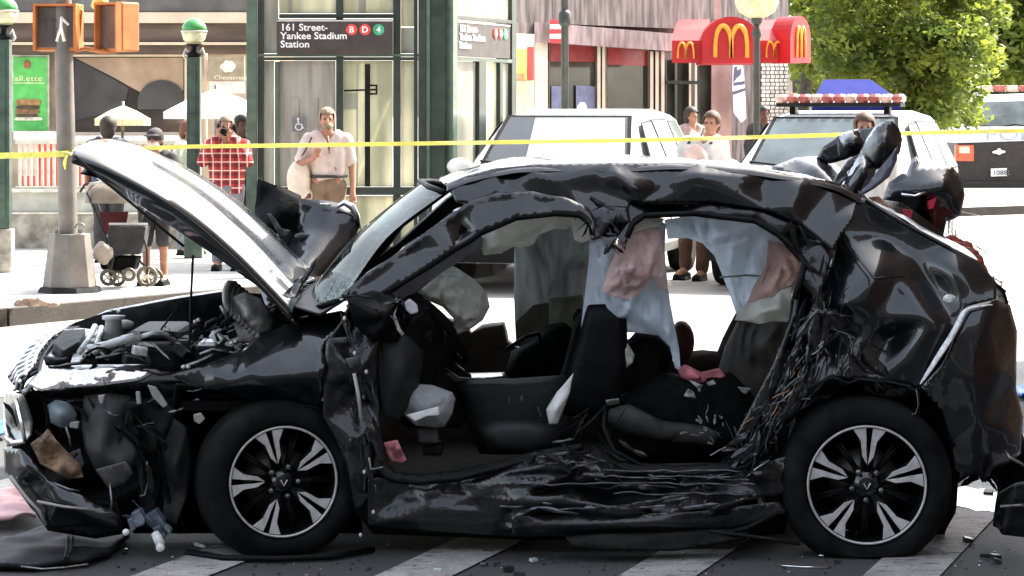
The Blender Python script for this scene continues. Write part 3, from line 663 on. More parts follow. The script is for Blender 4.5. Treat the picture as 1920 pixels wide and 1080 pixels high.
# two black lamp posts
lampm = mat('black_green_lamp', (.03,.035,.03), rough=.5, var=.2)
def lamp_post(px, Y, hwpx, topy, label, globe=None):
    s_ = (Y+CD)/F; X = X_(px, Y); u = empty('street_lamp', (X, Y, .15), 0, label, 'street lamp'); r = hwpx*s_
    zt = Z_(topy, Y); mb = MB(); mb.lathe([(r*1.0,.15+.9),(r*.95,zt-.35),(r*1.4,zt-.3),(r*1.4,zt-.25),(r*.9,zt-.2),(r*.9,zt)], (X,Y,0), 14); mb.build('post', lampm, u, smooth=True)
    mb = MB(); mb.lathe([(r*2.4,.15),(r*2.4,.35),(r*1.7,.5),(r*1.7,.8),(r*1.0,1.06)], (X,Y,0), 14); mb.build('base', lampm, u, smooth=True)
    z3 = Z_(25, Y); mb = MB(); mb.lathe([(r*1.0, z3-.16),(r*1.6,z3-.12),(r*1.6,z3+.0),(r*1.0,z3+.04)], (X,Y,0), 14); mb.build('collar', lampm, u, smooth=True)
    if globe:
        zc = Z_(globe[0], Y); gr = globe[1]*s_
        mb = MB(); mb.lathe([(gr*.35, zc-gr*.7),(gr*.8,zc-gr*.45),(gr,zc),(gr*.8,zc+gr*.6),(gr*.3,zc+gr)], (X,Y,0), 18); mb.build('globe', mat('cream_globe', (.75,.62,.42), rough=.3, trans=.4), u, smooth=True)
    return u
lamp_post(1059, 19.5, 7.5, -60, 'dark street lamp post in front of the restaurant windows')
lamp_post(1419, 24.0, 6.5, 26, 'dark street lamp with a cream globe in front of the red awning', globe=(4, 42))

# ---------------------------------------------------------------- blue canopy tent
tb = mat('blue_tent_cloth', (.010,.015,.11), rough=.9, var=.12, vs=2, spec=.1)
tn = empty('canopy_tent', (X_(1610, 32), 32, 0), 0, 'blue pop-up canopy tent under the trees', 'tent')
mb = MB(); Yt = 32.0
f = [at(1522,190,Yt), at(1690,190,Yt), at(1672,186,Yt+2.6), at(1534,186,Yt+2.6)]; r1 = [at(1545,149,Yt+1), at(1634,150,Yt+1), at(1630,149,Yt+1.8), at(1549,149,Yt+1.8)]; lw = [p-Vector((0,0,.2)) for p in f]
mb.add(f+r1+lw, [(0,1,5,4),(1,2,6,5),(2,3,7,6),(3,0,4,7),(4,5,6,7),(8,9,1,0),(9,10,2,1),(10,11,3,2),(11,8,0,3)]); o = mb.build('canopy', tb, tn)
for p in lw:
    mb = MB(); mb.tube([p, (p.x, p.y, 0)], .02, 6); mb.build('leg', steel, tn)

# ---------------------------------------------------------------- trees on the right
leafm = mat('leaf', (.075,.115,.02), rough=.45, var=.5, vs=1.6, trans=.6, col2=(.26,.30,.04))
bark = mat('bark', (.05,.04,.03), rough=.9, var=.4, vs=8, bump=.5, bs=30)
def tree(cx, Y, trunk, clumps, label, nleaf, seed, lsz=.10, hole=-.10):
    rg = random.Random(seed); X = X_(cx, Y)
    u = empty('street_tree', (X, Y, .1), 0, label, 'tree', 'street trees on the right')
    mb = MB(); pts = [at(px, py, Y+dy) for px, py, dy in trunk]; n = len(pts)
    mb.tube(pts, [.17*(1-.6*i/(n-1)) for i in range(n)], 9)
    cl = [(at(px, py, Y+dy), r) for px, py, dy, r in clumps]
    for c, r in cl:
        j = min(range(1, n), key=lambda k: (pts[k]-c).length); a = pts[j]; m1 = (a+c)/2+Vector((rg.uniform(-.15,.15), 0, -.1))
        mb.tube([a, m1, c], [.055, .035, .012], 5)
        for _ in range(3):
            e = c+Vector((rg.gauss(0,1), rg.gauss(0,1), rg.gauss(0,1)))*r*.5; mb.tube([(m1+c)/2, e], [.018, .006], 4)
    mb.build('trunk', bark, u, smooth=True)
    mb = MB(); tot = sum(r**2 for _, r in cl); vs = []; fs = []
    for c, r in cl:
        for _ in range(int(nleaf*r*r/tot)):
            d = Vector((rg.gauss(0,1), rg.gauss(0,1), rg.gauss(0,1))).normalized()*r*(rg.random()**.45)
            if noise.noise((c+d)*2.2) < hole: continue
            p = c+Vector((d.x*1.15, d.y, d.z*.85)); s_ = lsz*rg.uniform(.55, 1.25)
            a = Vector((rg.gauss(0,1), rg.gauss(0,1), rg.gauss(0,.6))).normalized(); b = a.cross(Vector((rg.gauss(0,1), rg.gauss(0,1), rg.gauss(0,1)))).normalized()
            k = len(vs); vs += [p-a*s_, p+b*s_*.42, p+a*s_, p-b*s_*.42]; fs.append((k, k+1, k+2, k+3))
    me = bpy.data.meshes.new('crown'); me.from_pydata([tuple(v) for v in vs], [], fs); o = link('crown', me, leafm, u, local=False); o['kind'] = 'stuff'
    return u
rg = random.Random(5)
def cl(x0, x1, y0, y1, n, r0, r1, dy=1.2): return [(rg.uniform(x0,x1), rg.uniform(y0,y1), rg.uniform(-dy,dy), rg.uniform(r0,r1)) for _ in range(n)]
tree(1722, 38, [(1760,330,0),(1735,215,0),(1712,165,0),(1690,110,.1),(1680,40,.2),(1690,-60,.2)], cl(1560,1840,-90,120,28,.5,.9)+cl(1690,1810,110,225,16,.4,.6), 'large leafy street tree with a leaning trunk behind the middle police car', 32000, 11)
tree(1560, 42, [(1500,330,0),(1505,200,0),(1520,100,0),(1550,0,0),(1560,-80,0)], cl(1490,1640,-90,120,18,.45,.8)+cl(1482,1530,110,170,4,.25,.4), 'leafy tree at the end of the red awning, behind the blue tent', 16000, 12, .12)
tree(1880, 52, [(1865,330,0),(1870,180,0),(1880,60,0),(1885,-60,0)], cl(1780,1990,-90,190,34,.7,1.25,2), 'yellow green tree behind the police van at the right edge', 36000, 13, .15, -.3)
tree(1700, 62, [(1640,330,0),(1645,180,0),(1650,60,0),(1650,-60,0)], cl(1530,1800,-60,200,26,.8,1.4,2), 'hazy tree farthest back, seen through the gaps of the leaning tree', 30000, 14, .2, -.4)
tree(1850, 70, [(1850,300,0),(1850,180,0),(1850,60,0),(1850,-60,0)], cl(1700,1860,150,262,16,.7,1.1,2)+cl(1690,1990,60,235,36,.9,1.5,2)+cl(1740,1990,-80,80,16,1.0,1.7,2), 'dense green tree filling the street end between the middle police car and the van', 60000, 15, .2, -.6)
# far buildings closing the street
farb = mat('far_brick', (.30,.20,.15), rough=.9, var=.3, vs=2); fwin = mat('far_window', (.05,.05,.06), rough=.2)
def far_building(px0, px1, Y, top, m, label):
    u = empty('far_building', (X_((px0+px1)/2, Y), Y, 0), 0, label, 'building')
    part('wall', m, u, (px0, top, px1, 268, Y, Y+12))
    mb = MB(); mb.pbox(px0, top-4, px1, top, Y-.3, Y+12); mb.build('cornice', m, u)
    for px in range(int(px0)+14, int(px1)-16, 42):
        for py in range(int(top)+14, 225, 46):
            w_ = part('window', cream, u, (px, py, px+20, py+30, Y-.06, Y+.05)); part('pane', fwin, w_, (px+2, py+2, px+18, py+28, Y-.09, Y-.065))
far_building(1470, 1700, 80, 40, mat('far_tan', (.42,.34,.26), rough=.9, var=.2, vs=1), 'tan building far down the street behind the trees')
far_building(1702, 2100, 95, 60, farb, 'brick building far down the street behind the police van')
# unseen block added to shade the roadway; unseen wall behind camera, shaped for reflections
brick = mat('brown_brick', (.17,.095,.06), rough=.9, var=.35, vs=3, bump=.2)
def block(name, x0, x1, y0, y1, h, m, label, face):
    u = empty(name, ((x0+x1)/2, (y0+y1)/2, 0), 0, label, 'building')
    mb = MB(); mb.box(x0, x1, y0, y1, 0, h); mb.build('wall', m, u)
    mb = MB(); mb.box(x0-.3, x1+.3, y0-.3, y1+.3, h, h+.5); mb.build('cornice', cream, u)
    n = int((x1-x0 if face == 'y' else y1-y0)/3.2)
    for i in range(n):
        for k in range(int(h/3.4)):
            z = 1.3+k*3.4
            mb = MB()
            if face == 'y': xx = x0+1+i*3.2; mb.box(xx, xx+1.3, y1-.05, y1+.04, z, z+1.7)
            else: yy = y0+1+i*3.2; mb.box(x0-.04, x0+.05, yy, yy+1.3, z, z+1.7)
            mb.build('window', fwin, u)
    return u
block('unseen_shade_building', 6.5, 22, -8, 10.2, 16, brick, 'brick corner building beside the roadway, out of frame to the right', 'x')
block('unseen_opposite_building', -40, 40, -48, -34, 19, mat('dark_stone', (.016,.018,.022), rough=.9, var=.3, vs=2), 'brick building across the road behind the camera', 'y')

# glossy patch placed to read as sunlit ground behind the rear bumper
gloss_patch = mat('bright_gloss_patch', (.012,.012,.012), rough=.12, coat=.3, var=.4, vs=5)
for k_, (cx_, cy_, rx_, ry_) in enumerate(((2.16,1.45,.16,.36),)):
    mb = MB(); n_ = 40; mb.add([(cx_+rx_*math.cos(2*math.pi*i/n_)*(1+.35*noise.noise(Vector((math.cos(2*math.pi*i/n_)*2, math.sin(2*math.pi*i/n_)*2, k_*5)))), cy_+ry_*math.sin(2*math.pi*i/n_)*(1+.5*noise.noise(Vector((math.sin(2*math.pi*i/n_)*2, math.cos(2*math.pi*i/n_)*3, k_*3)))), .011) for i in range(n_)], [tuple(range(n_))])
    o = mb.build('bright_gloss_patch', gloss_patch, road); o['kind'] = 'structure'
# ================================================================ PEOPLE
def caps(mb, p0, r0, p1, r1, n=12):
    p0 = Vector(p0); p1 = Vector(p1); t = p1-p0
    if t.length < 1e-5: mb.ball(p0, r0, n, 8); return
    t.normalize(); k = 4; pts = []; rs = []
    for i in range(k, 0, -1): a = math.pi/2*i/k; pts.append(p0-t*r0*math.sin(a)); rs.append(max(.0008, r0*math.cos(a)))
    pts += [p0, p1]; rs += [r0, r1]
    for i in range(1, k+1): a = math.pi/2*i/k; pts.append(p1+t*r1*math.sin(a)); rs.append(max(.0008, r1*math.cos(a)))
    mb.tube(pts, rs, n)
def blend(mb, name, m, parent, vox, sm=4, M=None):
    """weld overlapping shapes into one continuous skin"""
    me = bpy.data.meshes.new(name); me.from_pydata(mb.v, [], mb.f)
    o = bpy.data.objects.new(name, me); me.materials.append(m)
    r_ = o.modifiers.new('r', 'REMESH'); r_.mode = 'VOXEL'; r_.voxel_size = vox; r_.use_smooth_shade = True
    s_ = o.modifiers.new('s', 'SMOOTH'); s_.iterations = sm; s_.factor = .5
    bake(o); o.data.materials.clear(); o.data.materials.append(m)
    for p in o.data.polygons: p.use_smooth = True
    if M: o.data.transform(M)
    o.parent = parent; return o
def ruffle(me, f_):
    new = [v.co+v.normal*f_(v.co) for v in me.vertices]; me.vertices.foreach_set('co', [c for v in new for c in v])
def person(px, Y, z0, h, yaw, label, sk, shirt, trousers, hair, J=None, sleeve='short', hairlen=.02, shorts=False, hat=None, shoe=None, extra=None, build=1., group=None, curl=.5, vox=.013, mask=None, tuck=False):
    k = h/1.75; u = empty('person', (X_(px, Y), Y, z0), 0, label, 'person', group)
    D = dict(hip=(.095,0,.93), knee=(.10,-.02,.50), ank=(.10,.02,.09), toe=(.12,-.16,.035), sh=(.185,0,1.425), el=(.235,.03,1.13), wr=(.245,-.05,.88), hd=(.25,-.07,.80), head=(0,-.015,1.625), neck=(0,0,1.47), pel=(0,0,.96), ch=(0,0,1.30))
    J = J or {}
    def g(nm, s):   # s: -1 image-left side, +1 image-right side
        key = nm+('L' if s < 0 else 'R')
        if key in J: return Vector(J[key])
        v = Vector(D[nm]); return Vector((v.x*s, v.y, v.z))
    c = lambda nm: Vector(J.get(nm, D[nm]))
    M = Matrix.Rotation(R(yaw), 4, 'Z') @ Matrix.Diagonal((k, k, k, 1))
    W = build; b = MB(); head = c('head'); ch = c('ch'); pel = c('pel'); nk = c('neck')
    for s in (-1, 1):
        o = Vector((.065*s*W, 0, 0)); caps(b, pel+o, .115*W, ch+o*1.1, .115*W); caps(b, ch+o, .11*W, g('sh', s)*.6+nk*.4, .075)
        caps(b, g('sh', s), .058, g('el', s), .043); caps(b, g('el', s), .043, g('wr', s), .028)
        caps(b, g('hip', s), .088*W, g('knee', s), .058); caps(b, g('knee', s), .057, g('ank', s), .038); caps(b, g('ank', s), .040, g('toe', s), .034)
        w_, hd = g('wr', s), g('hd', s); t = (hd-w_).normalized(); sd_ = t.cross(Vector((0, 1, 0))).normalized(); up = sd_.cross(t)
        caps(b, w_, .028, w_+t*.07, .034)
        for i in range(4):
            base = w_+t*.085+sd_*(i-1.5)*.021; L_ = (.07, .08, .075, .058)[i]; m1 = base+t*L_*.5-up*.01*curl; m2 = m1+(t*(1-curl)-up*curl)*L_*.5
            caps(b, base, .0105, m1, .0098, 6); caps(b, m1, .0098, m2, .0085, 6)
        caps(b, w_+t*.03-sd_*.02, .014, w_+t*.075-sd_*.055-up*.02, .0105, 6)
    caps(b, nk-Vector((0,0,.06)), .062, head-Vector((0,0,.05)), .056)
    b.ball(head+Vector((0,.012,.02)), 1, 14, 10, (.076,.095,.100)); b.ball(head+Vector((0,-.02,-.045)), 1, 12, 8, (.060,.070,.068)); b.ball(head+Vector((0,-.055,-.085)), .028, 8, 6)
    caps(b, head+Vector((0,-.085,.02)), .010, head+Vector((0,-.108,-.018)), .015, 8)
    for s in (-1, 1): b.ball(head+Vector((s*.078,.01,-.005)), 1, 8, 6, (.012,.022,.034)); b.ball(head+Vector((s*.03,-.075,.032)), .016, 8, 6)
    b.ball(head+Vector((0,-.088,-.055)), 1, 8, 6, (.026,.012,.009))
    bd = blend(b, 'body', sk, u, vox, 2, M)
    eyem = mat('eye_dark', (.02,.015,.012), rough=.2)
    for s in (-1, 1):
        e = MB(); e.ball(M @ (head+Vector((s*.031,-.088,.012))), .010*k, 8, 6); link('eye', e.mesh('eye'), eyem, u, True)
    if hair:
        b = MB(); e = .008+hairlen*.4
        b.ball(head+Vector((0,.022,.038)), 1, 16, 12, (.080+e,.092+e,.092+e)); b.ball(head+Vector((0,.06,-.02)), 1, 12, 8, (.068+e,.05+e,.07+hairlen))
        hm = blend(b, 'hair', hair, u, vox, 1)
        bm = bmesh.new(); bm.from_mesh(hm.data)
        dv = [v for v in bm.verts if v.co.y < head.y-.045 and v.co.z < head.z+.065 or (v.co.z < head.z-.01 and v.co.y < head.y+.0)]
        bmesh.ops.delete(bm, geom=dv, context='VERTS'); bm.to_mesh(hm.data); bm.free(); hm.data.transform(M)
    if shirt:
        b = MB(); q = .018
        for s in (-1, 1):
            o = Vector((.065*s*W, 0, 0)); caps(b, pel+o+Vector((0,0,.05 if tuck else -.03)), (.098 if tuck else .118)*W+q, ch+o*1.1, .118*W+q); caps(b, ch+o, .112*W+q, g('sh', s)*.6+nk*.4+Vector((0,0,-.015)), .075+q)
            el = g('el', s); sh = g('sh', s)
            caps(b, sh, .062+q, sh.lerp(el, .75 if sleeve == 'short' else 1), .056+q)
            if sleeve == 'long': caps(b, el, .052+q, g('wr', s), .036+q*.7)
        so = blend(b, 'shirt', shirt, u, vox, 3)
        ruffle(so.data, lambda q: noise.noise(q*8)*.014+noise.noise(Vector((q.x*13, q.y*13, q.z*6)))*.012)
        so.data.transform(M)
    if trousers:
        b = MB(); q = .016
        for s in (-1, 1):
            kn = g('knee', s); an = g('ank', s)
            caps(b, pel+Vector((.055*s,0,-.02)), .118*W+q, g('hip', s), .10*W+q); caps(b, g('hip', s), .098*W+q, kn, .068+q)
            if not shorts: caps(b, kn, .066+q, an+Vector((0,0,.04)), .055+q)
        so = blend(b, 'trousers', trousers, u, vox, 3)
        ruffle(so.data, lambda q: noise.noise(Vector((q.x*10, q.y*10, q.z*6)))*.010)
        so.data.transform(M)
    for s in (-1, 1):
        b = MB(); a, t = g('ank', s), g('toe', s); caps(b, Vector((a.x, a.y+.03, .045)), .045, Vector((t.x, t.y, .035)), .042); b.box(min(a.x,t.x)-.04, max(a.x,t.x)+.04, t.y-.03, a.y+.06, .0, .03)
        blend(b, 'shoe', shoe or blk, u, vox, 1, M)
    if mask:
        b = MB(); b.ball(head+Vector((0,-.05,-.055)), 1, 12, 8, (.066,.066,.055)); blend(b, 'face_mask', mask, u, vox*.8, 1, M)
    if hat:
        b = MB(); b.ball(head+Vector((0,.0,.055)), 1, 16, 10, (.095,.108,.085)); b.box(-.075, .075, head.y-.19, head.y-.05, head.z+.045, head.z+.06); blend(b, 'cap', hat, u, vox, 1, M)
    if extra: extra(u, M, c, g)
    return u
cottonp = mat('pale_pink_shirt', (.62,.51,.46), rough=.85, var=.12, vs=6, bump=.3, bs=20, trans=.15)
khaki = mat('khaki_trousers', (.19,.125,.08), rough=.85, var=.12, vs=5, bump=.3, bs=15)
jeans = mat('grey_jeans', (.16,.17,.19), rough=.9, var=.2, vs=10)
darkcl = mat('dark_clothing', (.03,.028,.03), rough=.9, var=.3); navy = mat('navy_shirt', (.05,.055,.09), rough=.85, var=.2)
greyhair = mat('grey_fair_hair', (.20,.15,.10), rough=.8, var=.4, vs=40); darkhair = mat('dark_hair', (.02,.014,.010), rough=.7, var=.4, vs=40); brownhair = mat('brown_hair', (.06,.03,.015), rough=.7, var=.4, vs=40)
whitecl = mat('white_cloth', (.70,.68,.65), rough=.85, var=.08, trans=.15)
def plaid():
    m = bpy.data.materials.new('red_plaid'); m.use_nodes = True; n = m.node_tree.nodes; l = m.node_tree.links; b = n['Principled BSDF']
    tc = n.new('ShaderNodeTexCoord'); sx = n.new('ShaderNodeSeparateXYZ'); l.new(tc.outputs['Object'], sx.inputs[0])
    def band(s_, fr, th, ph=0):
        a = n.new('ShaderNodeMath'); a.operation = 'MULTIPLY_ADD'; a.inputs[1].default_value = fr; a.inputs[2].default_value = 50+ph; l.new(s_, a.inputs[0])
        f_ = n.new('ShaderNodeMath'); f_.operation = 'FRACT'; l.new(a.outputs[0], f_.inputs[0])
        c_ = n.new('ShaderNodeMath'); c_.operation = 'LESS_THAN'; c_.inputs[1].default_value = th; l.new(f_.outputs[0], c_.inputs[0]); return c_.outputs[0]
    def mixc(a, fac, cc, k):
        x = n.new('ShaderNodeMixRGB'); mu = n.new('ShaderNodeMath'); mu.operation = 'MULTIPLY'; mu.inputs[1].default_value = k; l.new(fac, mu.inputs[0]); l.new(mu.outputs[0], x.inputs[0])
        if isinstance(a, tuple): x.inputs[1].default_value = (*a, 1)
        else: l.new(a, x.inputs[1])
        x.inputs[2].default_value = (*cc, 1); return x.outputs[0]
    o = mixc((.45,.035,.03), band(sx.outputs[0], 11, .38), (.06,.01,.02), .6); o = mixc(o, band(sx.outputs[2], 11, .38), (.06,.01,.02), .6)
    o = mixc(o, band(sx.outputs[0], 11, .13, .5), (.75,.65,.58), .75); o = mixc(o, band(sx.outputs[2], 11, .13, .5), (.75,.65,.58), .75)
    l.new(o, b.inputs['Base Color']); b.inputs['Roughness'].default_value = .9; return m
plaidm = plaid()
ZS = .15
def bag_man(u, M, c, g):
    b = MB(); b.tube([M @ Vector((.208*math.cos(a), .150*math.sin(a), 1.035)) for a in [i*math.pi/8 for i in range(16)]], .017, 6, closed=True); b.build('belt', darkcl, u, local=True, smooth=True)
    b = MB(); b.ball(Vector((-.30,-.05,1.00)), 1, 16, 12, (.13,.09,.21)); caps(b, (-.27,-.05,.86), .10, (-.20,-.04,.84), .07)
    o = blend(b, 'shoulder_bag', mat('cream_bag', (.66,.56,.46), rough=.8, var=.1, bump=.3, bs=12), u, .015, 3, M)
    b = MB(); b.box(-.40,-.17,-.12,.02,.80,.86); o = blend(b, 'bag_base', mat('bag_leather', (.10,.04,.035), rough=.5), u, .012, 2, M)
    b = MB(); b.tube([M @ Vector(p) for p in [(-.33,-.08,1.16), (-.24,-.13,1.30), (-.17,-.11,1.44), (-.16,.05,1.45)]], .012, 6, flat=.5); b.build('bag_strap', darkcl, u, local=True, smooth=True)
    b = MB(); b.ball(c('head')+Vector((0,-.055,-.062)), 1, 12, 8, (.058,.05,.045)); blend(b, 'beard', greyhair, u, .012, 1, M)
    b = MB(); b.tube([M @ Vector(p) for p in [(0,-.125,1.46), (.01,-.155,1.36), (.015,-.165,1.27)]], [.014,.012,.004], 6, flat=.5); b.build('open_collar', skind, u, local=True, smooth=True)
person(613, 15.2, ZS, 1.70, 8, 'grey haired man in a pale short sleeved shirt carrying a cream shoulder bag', skin, cottonp, khaki, greyhair,
       J=dict(elL=(-.30,-.06,1.17), wrL=(-.16,-.20,1.22), hdL=(-.12,-.22,1.30), headz=0, elR=(.27,.03,1.13), wrR=(.27,-.06,.88), hdR=(.27,-.08,.80)), extra=bag_man, build=1.0, vox=.011, tuck=True)
def photog(u, M, c, g):
    b = MB(); b.box(-.075,.075,-.27,-.17,1.53,1.63); b.lathe([(.035,-.34),(.04,-.27)], (0,0,1.58), 14, 'y'); cm = b.build('camera', blk, u, local=True); cm.data.transform(M)
    for s in (-1, 1):
        b = MB(); b.ball(c('head')+Vector((s*.088,.0,.0)), 1, 12, 8, (.022,.045,.055)); blend(b, 'headphone', blk, u, .009, 1, M)
    b = MB(); b.tube([M @ (c('head')+Vector((.09*math.cos(a), 0, .02+.11*math.sin(a)))) for a in [i*math.pi/8 for i in range(9)]], .012, 6); b.build('headband', darkcl, u, local=True, smooth=True)
person(425, 15.8, ZS, 1.62, 0, 'photographer in a red plaid shirt raising a camera to the face beside the elevator kiosk', skin, plaidm, jeans, greyhair,
       J=dict(elL=(-.25,-.10,1.24), wrL=(-.09,-.26,1.50), hdL=(-.05,-.27,1.57), elR=(.25,-.10,1.24), wrR=(.09,-.26,1.50), hdR=(.05,-.27,1.57)), extra=photog, sleeve='long', vox=.012)
person(452, 17.6, ZS, 1.62, 30, 'person in dark clothes half hidden behind the plaid shirted photographer', skind, darkcl, darkcl, darkhair, sleeve='long')
person(203, 17.2, ZS, 1.60, 180, 'person in a navy top seen from behind above the tip of the raised bonnet', skind, navy, darkcl, darkhair, hairlen=.05, vox=.014)
person(352, 18.6, ZS, 1.55, 60, 'reddish haired person passing behind the slim green lamp post', skin, mat('white_green_top', (.50,.52,.42), rough=.8), jeans, mat('red_brown_hair', (.14,.04,.02), rough=.7), hairlen=.04, vox=.014)
def handbag_red(u, M, c, g):
    b = MB(); b.box(.10,.42,-.24,-.02,1.06,1.15); blend(b, 'red_bundle', redc, u, .014, 3, M)
person(291, 13.6, ZS, 1.50, -10, 'person in a cap and face mask, dark shorts, pushing the baby stroller', skin, darkcl, darkcl, darkhair,
       J=dict(elL=(-.26,-.08,1.14), wrL=(-.22,-.32,1.00), hdL=(-.22,-.38,.97), elR=(.28,-.06,1.18), wrR=(.12,-.30,1.05), hdR=(.06,-.36,1.02)), shorts=True, hat=darkcl, mask=mat('pale_mask', (.62,.50,.40), rough=.8), sleeve='long', vox=.012)
def backpack(u, M, c, g):
    b = MB(); b.ball(Vector((-.02,-.20,1.20)), 1, 14, 10, (.15,.10,.22)); blend(b, 'backpack', mat('pink_grey_pack', (.50,.36,.31), rough=.8), u, .014, 3, M)
    for s in (-1, 1):
        b = MB(); b.tube([M @ Vector(p) for p in [(s*.12,-.12,1.42),(s*.12,.0,1.47),(s*.12,.10,1.40),(s*.12,.12,1.2)]], .018, 6, flat=.5); b.build('strap', darkcl, u, local=True, smooth=True)
person(1318, 16.4, .0, 1.82, -22, 'dark haired man in white walking with a pale backpack between two police cars', skin, whitecl, mat('brown_trousers', (.085,.040,.022), rough=.85, var=.2), brownhair,
       J=dict(head=(.10,-.03,1.62), neck=(.04,0,1.47), hipL=(-.09,0,.93), kneeL=(-.18,-.02,.52), ankL=(-.20,.06,.12), toeL=(-.26,-.08,.05), kneeR=(.03,-.05,.50), ankR=(.0,-.02,.09), toeR=(-.02,-.18,.04)), extra=backpack, vox=.013)
def strap2(u, M, c, g):
    b = MB(); b.tube([M @ Vector(p) for p in [(.14,-.14,1.45),(.0,-.17,1.25),(-.14,-.16,1.05)]], .02, 6, flat=.5); b.build('strap', darkcl, u, local=True, smooth=True)
person(1296, 27.0, ZS, 1.72, 40, 'woman with a cross strap and tied hair standing left of the backpack man', skin, mat('grey_pink_top', (.28,.19,.17), rough=.8), darkcl, darkhair, hairlen=.06, extra=strap2, vox=.014)
person(1432, 27.5, ZS, 1.75, 10, 'man in black standing under the pale shutter behind the middle police car', skind, darkcl, darkcl, darkhair, sleeve='long', vox=.015)
person(1621, 10.6, .0, 1.80, -5, 'person whose masked face shows just above the raised black hatch of the wreck', skin, whitecl, darkcl, brownhair, mask=mat('white_mask', (.68,.66,.62), rough=.8), vox=.013)

# ---------------------------------------------------------------- stroller
YS = 13.3; taupe = mat('taupe_canopy', (.20,.165,.13), rough=.85, var=.15)
st = empty('baby_stroller', (X_(232, YS), YS, ZS), 0, 'baby stroller with taupe hood, red lining and a white bag hung on its side', 'stroller')
def wh(cx, cy, Y, r, parent, nm='wheel'):
    c = at(cx, cy, Y); b = MB(); b.tube([c+Vector((r*math.cos(a), 0, r*math.sin(a))) for a in [i*math.pi/8 for i in range(16)]], .018, 6, closed=True); w_ = b.build(nm, mat('stroller_tyre', (.10,.085,.06), rough=.6), parent, smooth=True)
    b = MB()
    for i in range(5): a = i*2*math.pi/5; b.tube([c, c+Vector((r*math.cos(a), 0, r*math.sin(a)))], .008, 4)
    b.ball(c, .022, 8, 6); b.build('spokes', mat('pale_spoke', (.55,.5,.42), rough=.5), w_)
for cx, cy, dY, r in ((203,520,-.2,.065),(220,521,.05,.065),(242,515,-.25,.05),(276,518,-.2,.085),(290,520,.2,.07)): wh(cx, cy, YS+dY, r, st)
def px3(l): return [at(x, y, YS+d) for x, y, d in l]
b = MB()
for l in ([(160,352,-.15),(180,400,-.15),(200,450,-.15),(206,515,-.2)], [(172,350,.2),(195,420,.2),(240,470,.2),(290,515,.2)], [(280,360,-.1),(262,420,-.15),(215,470,-.2),(206,515,-.2)], [(262,420,-.2),(276,470,-.2),(276,515,-.2)], [(205,421,-.28),(276,421,-.28)], [(150,360,0),(160,345,0),(178,343,0)]): b.tube(px3(l), .013, 6)
b.build('frame', darkcl, st, smooth=True)
b = MB(); b.ball(at(212,380,YS), 1, 16, 10, (.27,.22,.22)); b.add(*[[],[]]); cano = b.build('hood', taupe, st, smooth=True)
bm = bmesh.new(); bm.from_mesh(cano.data); zc = (at(200,392,YS)-st.location).z; bmesh.ops.delete(bm, geom=[v for v in bm.verts if v.co.z < zc], context='VERTS'); bm.to_mesh(cano.data); bm.free()
b = MB(); b.tube(px3([(158,362,-.2),(170,345,-.21),(195,341,-.21),(222,352,-.2)]), .016, 6); b.build('hood_trim', mat('stroller_trim', (.45,.42,.38)), st, smooth=True)
b = MB(); b.pprism([(186,397),(240,397),(236,420),(225,440),(195,440)], YS+.02, .04); b.build('lining', mat('stroller_red', (.09,.012,.012), rough=.8), st)
b = MB(); b.pprism([(205,423),(274,423),(268,462),(262,478),(212,478),(200,450)], YS-.22, .28); b.build('seat', darkcl, st, bevel=.02)
b = MB(); b.pprism([(182,480),(258,482),(250,508),(190,506)], YS-.18, .3); b.build('basket', fabric, st, bevel=.02)
b = MB(); b.tube(px3([(204,420,-.3),(276,420,-.3)]), .012, 6); b.build('tray', mat('tray_grey', (.35,.35,.34)), st)
b = MB(); b.ball(at(193,475,YS-.3), 1, 12, 8, (.10,.05,.10)); o = b.build('hanging_bag', mat('crumpled_white', (.36,.30,.25), rough=.8, bump=.8, bs=12), st, smooth=True)
for v in o.data.vertices: v.co.z += noise.noise(v.co*14)*.06
b = MB(); b.pbox(172, 470, 196, 474, YS-.3, YS-.1); 
# ---------------------------------------------------------------- tape
tp = empty('barrier_tape', tuple(at(131, 285, 12.5)), 0, 'yellow barrier tape stretched across the street and knotted round the signal pole', 'tape')
def tape(pts, h):
    b = MB(); vs = []; n = 60
    def ip(t):
        for (a, b_) in zip(pts[:-1], pts[1:]):
            if a[0] <= t <= b_[0]: u = (t-a[0])/(b_[0]-a[0]); return a[1]+(b_[1]-a[1])*u, a[2]+(b_[2]-a[2])*u
        return pts[-1][1:]
    x0, x1 = pts[0][0], pts[-1][0]
    for i in range(n+1):
        x = x0+(x1-x0)*i/n; y, Y = ip(x); tw = .35*math.sin(i*.35)+.2*math.sin(i*.83); hh = h*(1-.22*abs(tw))
        vs += [at(x, y-hh, Y+.03*tw), at(x, y+hh, Y-.03*tw)]
    b.add(vs, [(2*i, 2*i+1, 2*i+3, 2*i+2) for i in range(n)]); o = b.build('strand', yellow, tp); s_ = o.modifiers.new('s', 'SOLIDIFY'); s_.thickness = .002
tape([(-60,293,12.4),(60,291,12.5),(128,288,12.59)], 5.8); tape([(136,284,12.59),(350,275,12.6),(800,269,12.6),(1250,262,12.6),(1600,252,12.6),(1980,244,12.6)], 3.9)
b = MB(); c = at(120, 287, YP); b.tube([c+Vector((.105*math.cos(a), .105*math.sin(a), .01*math.sin(3*a))) for a in [i*math.pi/8 for i in range(16)]], .03, 6, closed=True, flat=.5); b.tube([at(124,292,YP-.12), at(121,305,YP-.13), at(122,318,YP-.12)], [.02,.03,.012], 6, flat=.4)
b.build('knot', yellow, tp, smooth=True)

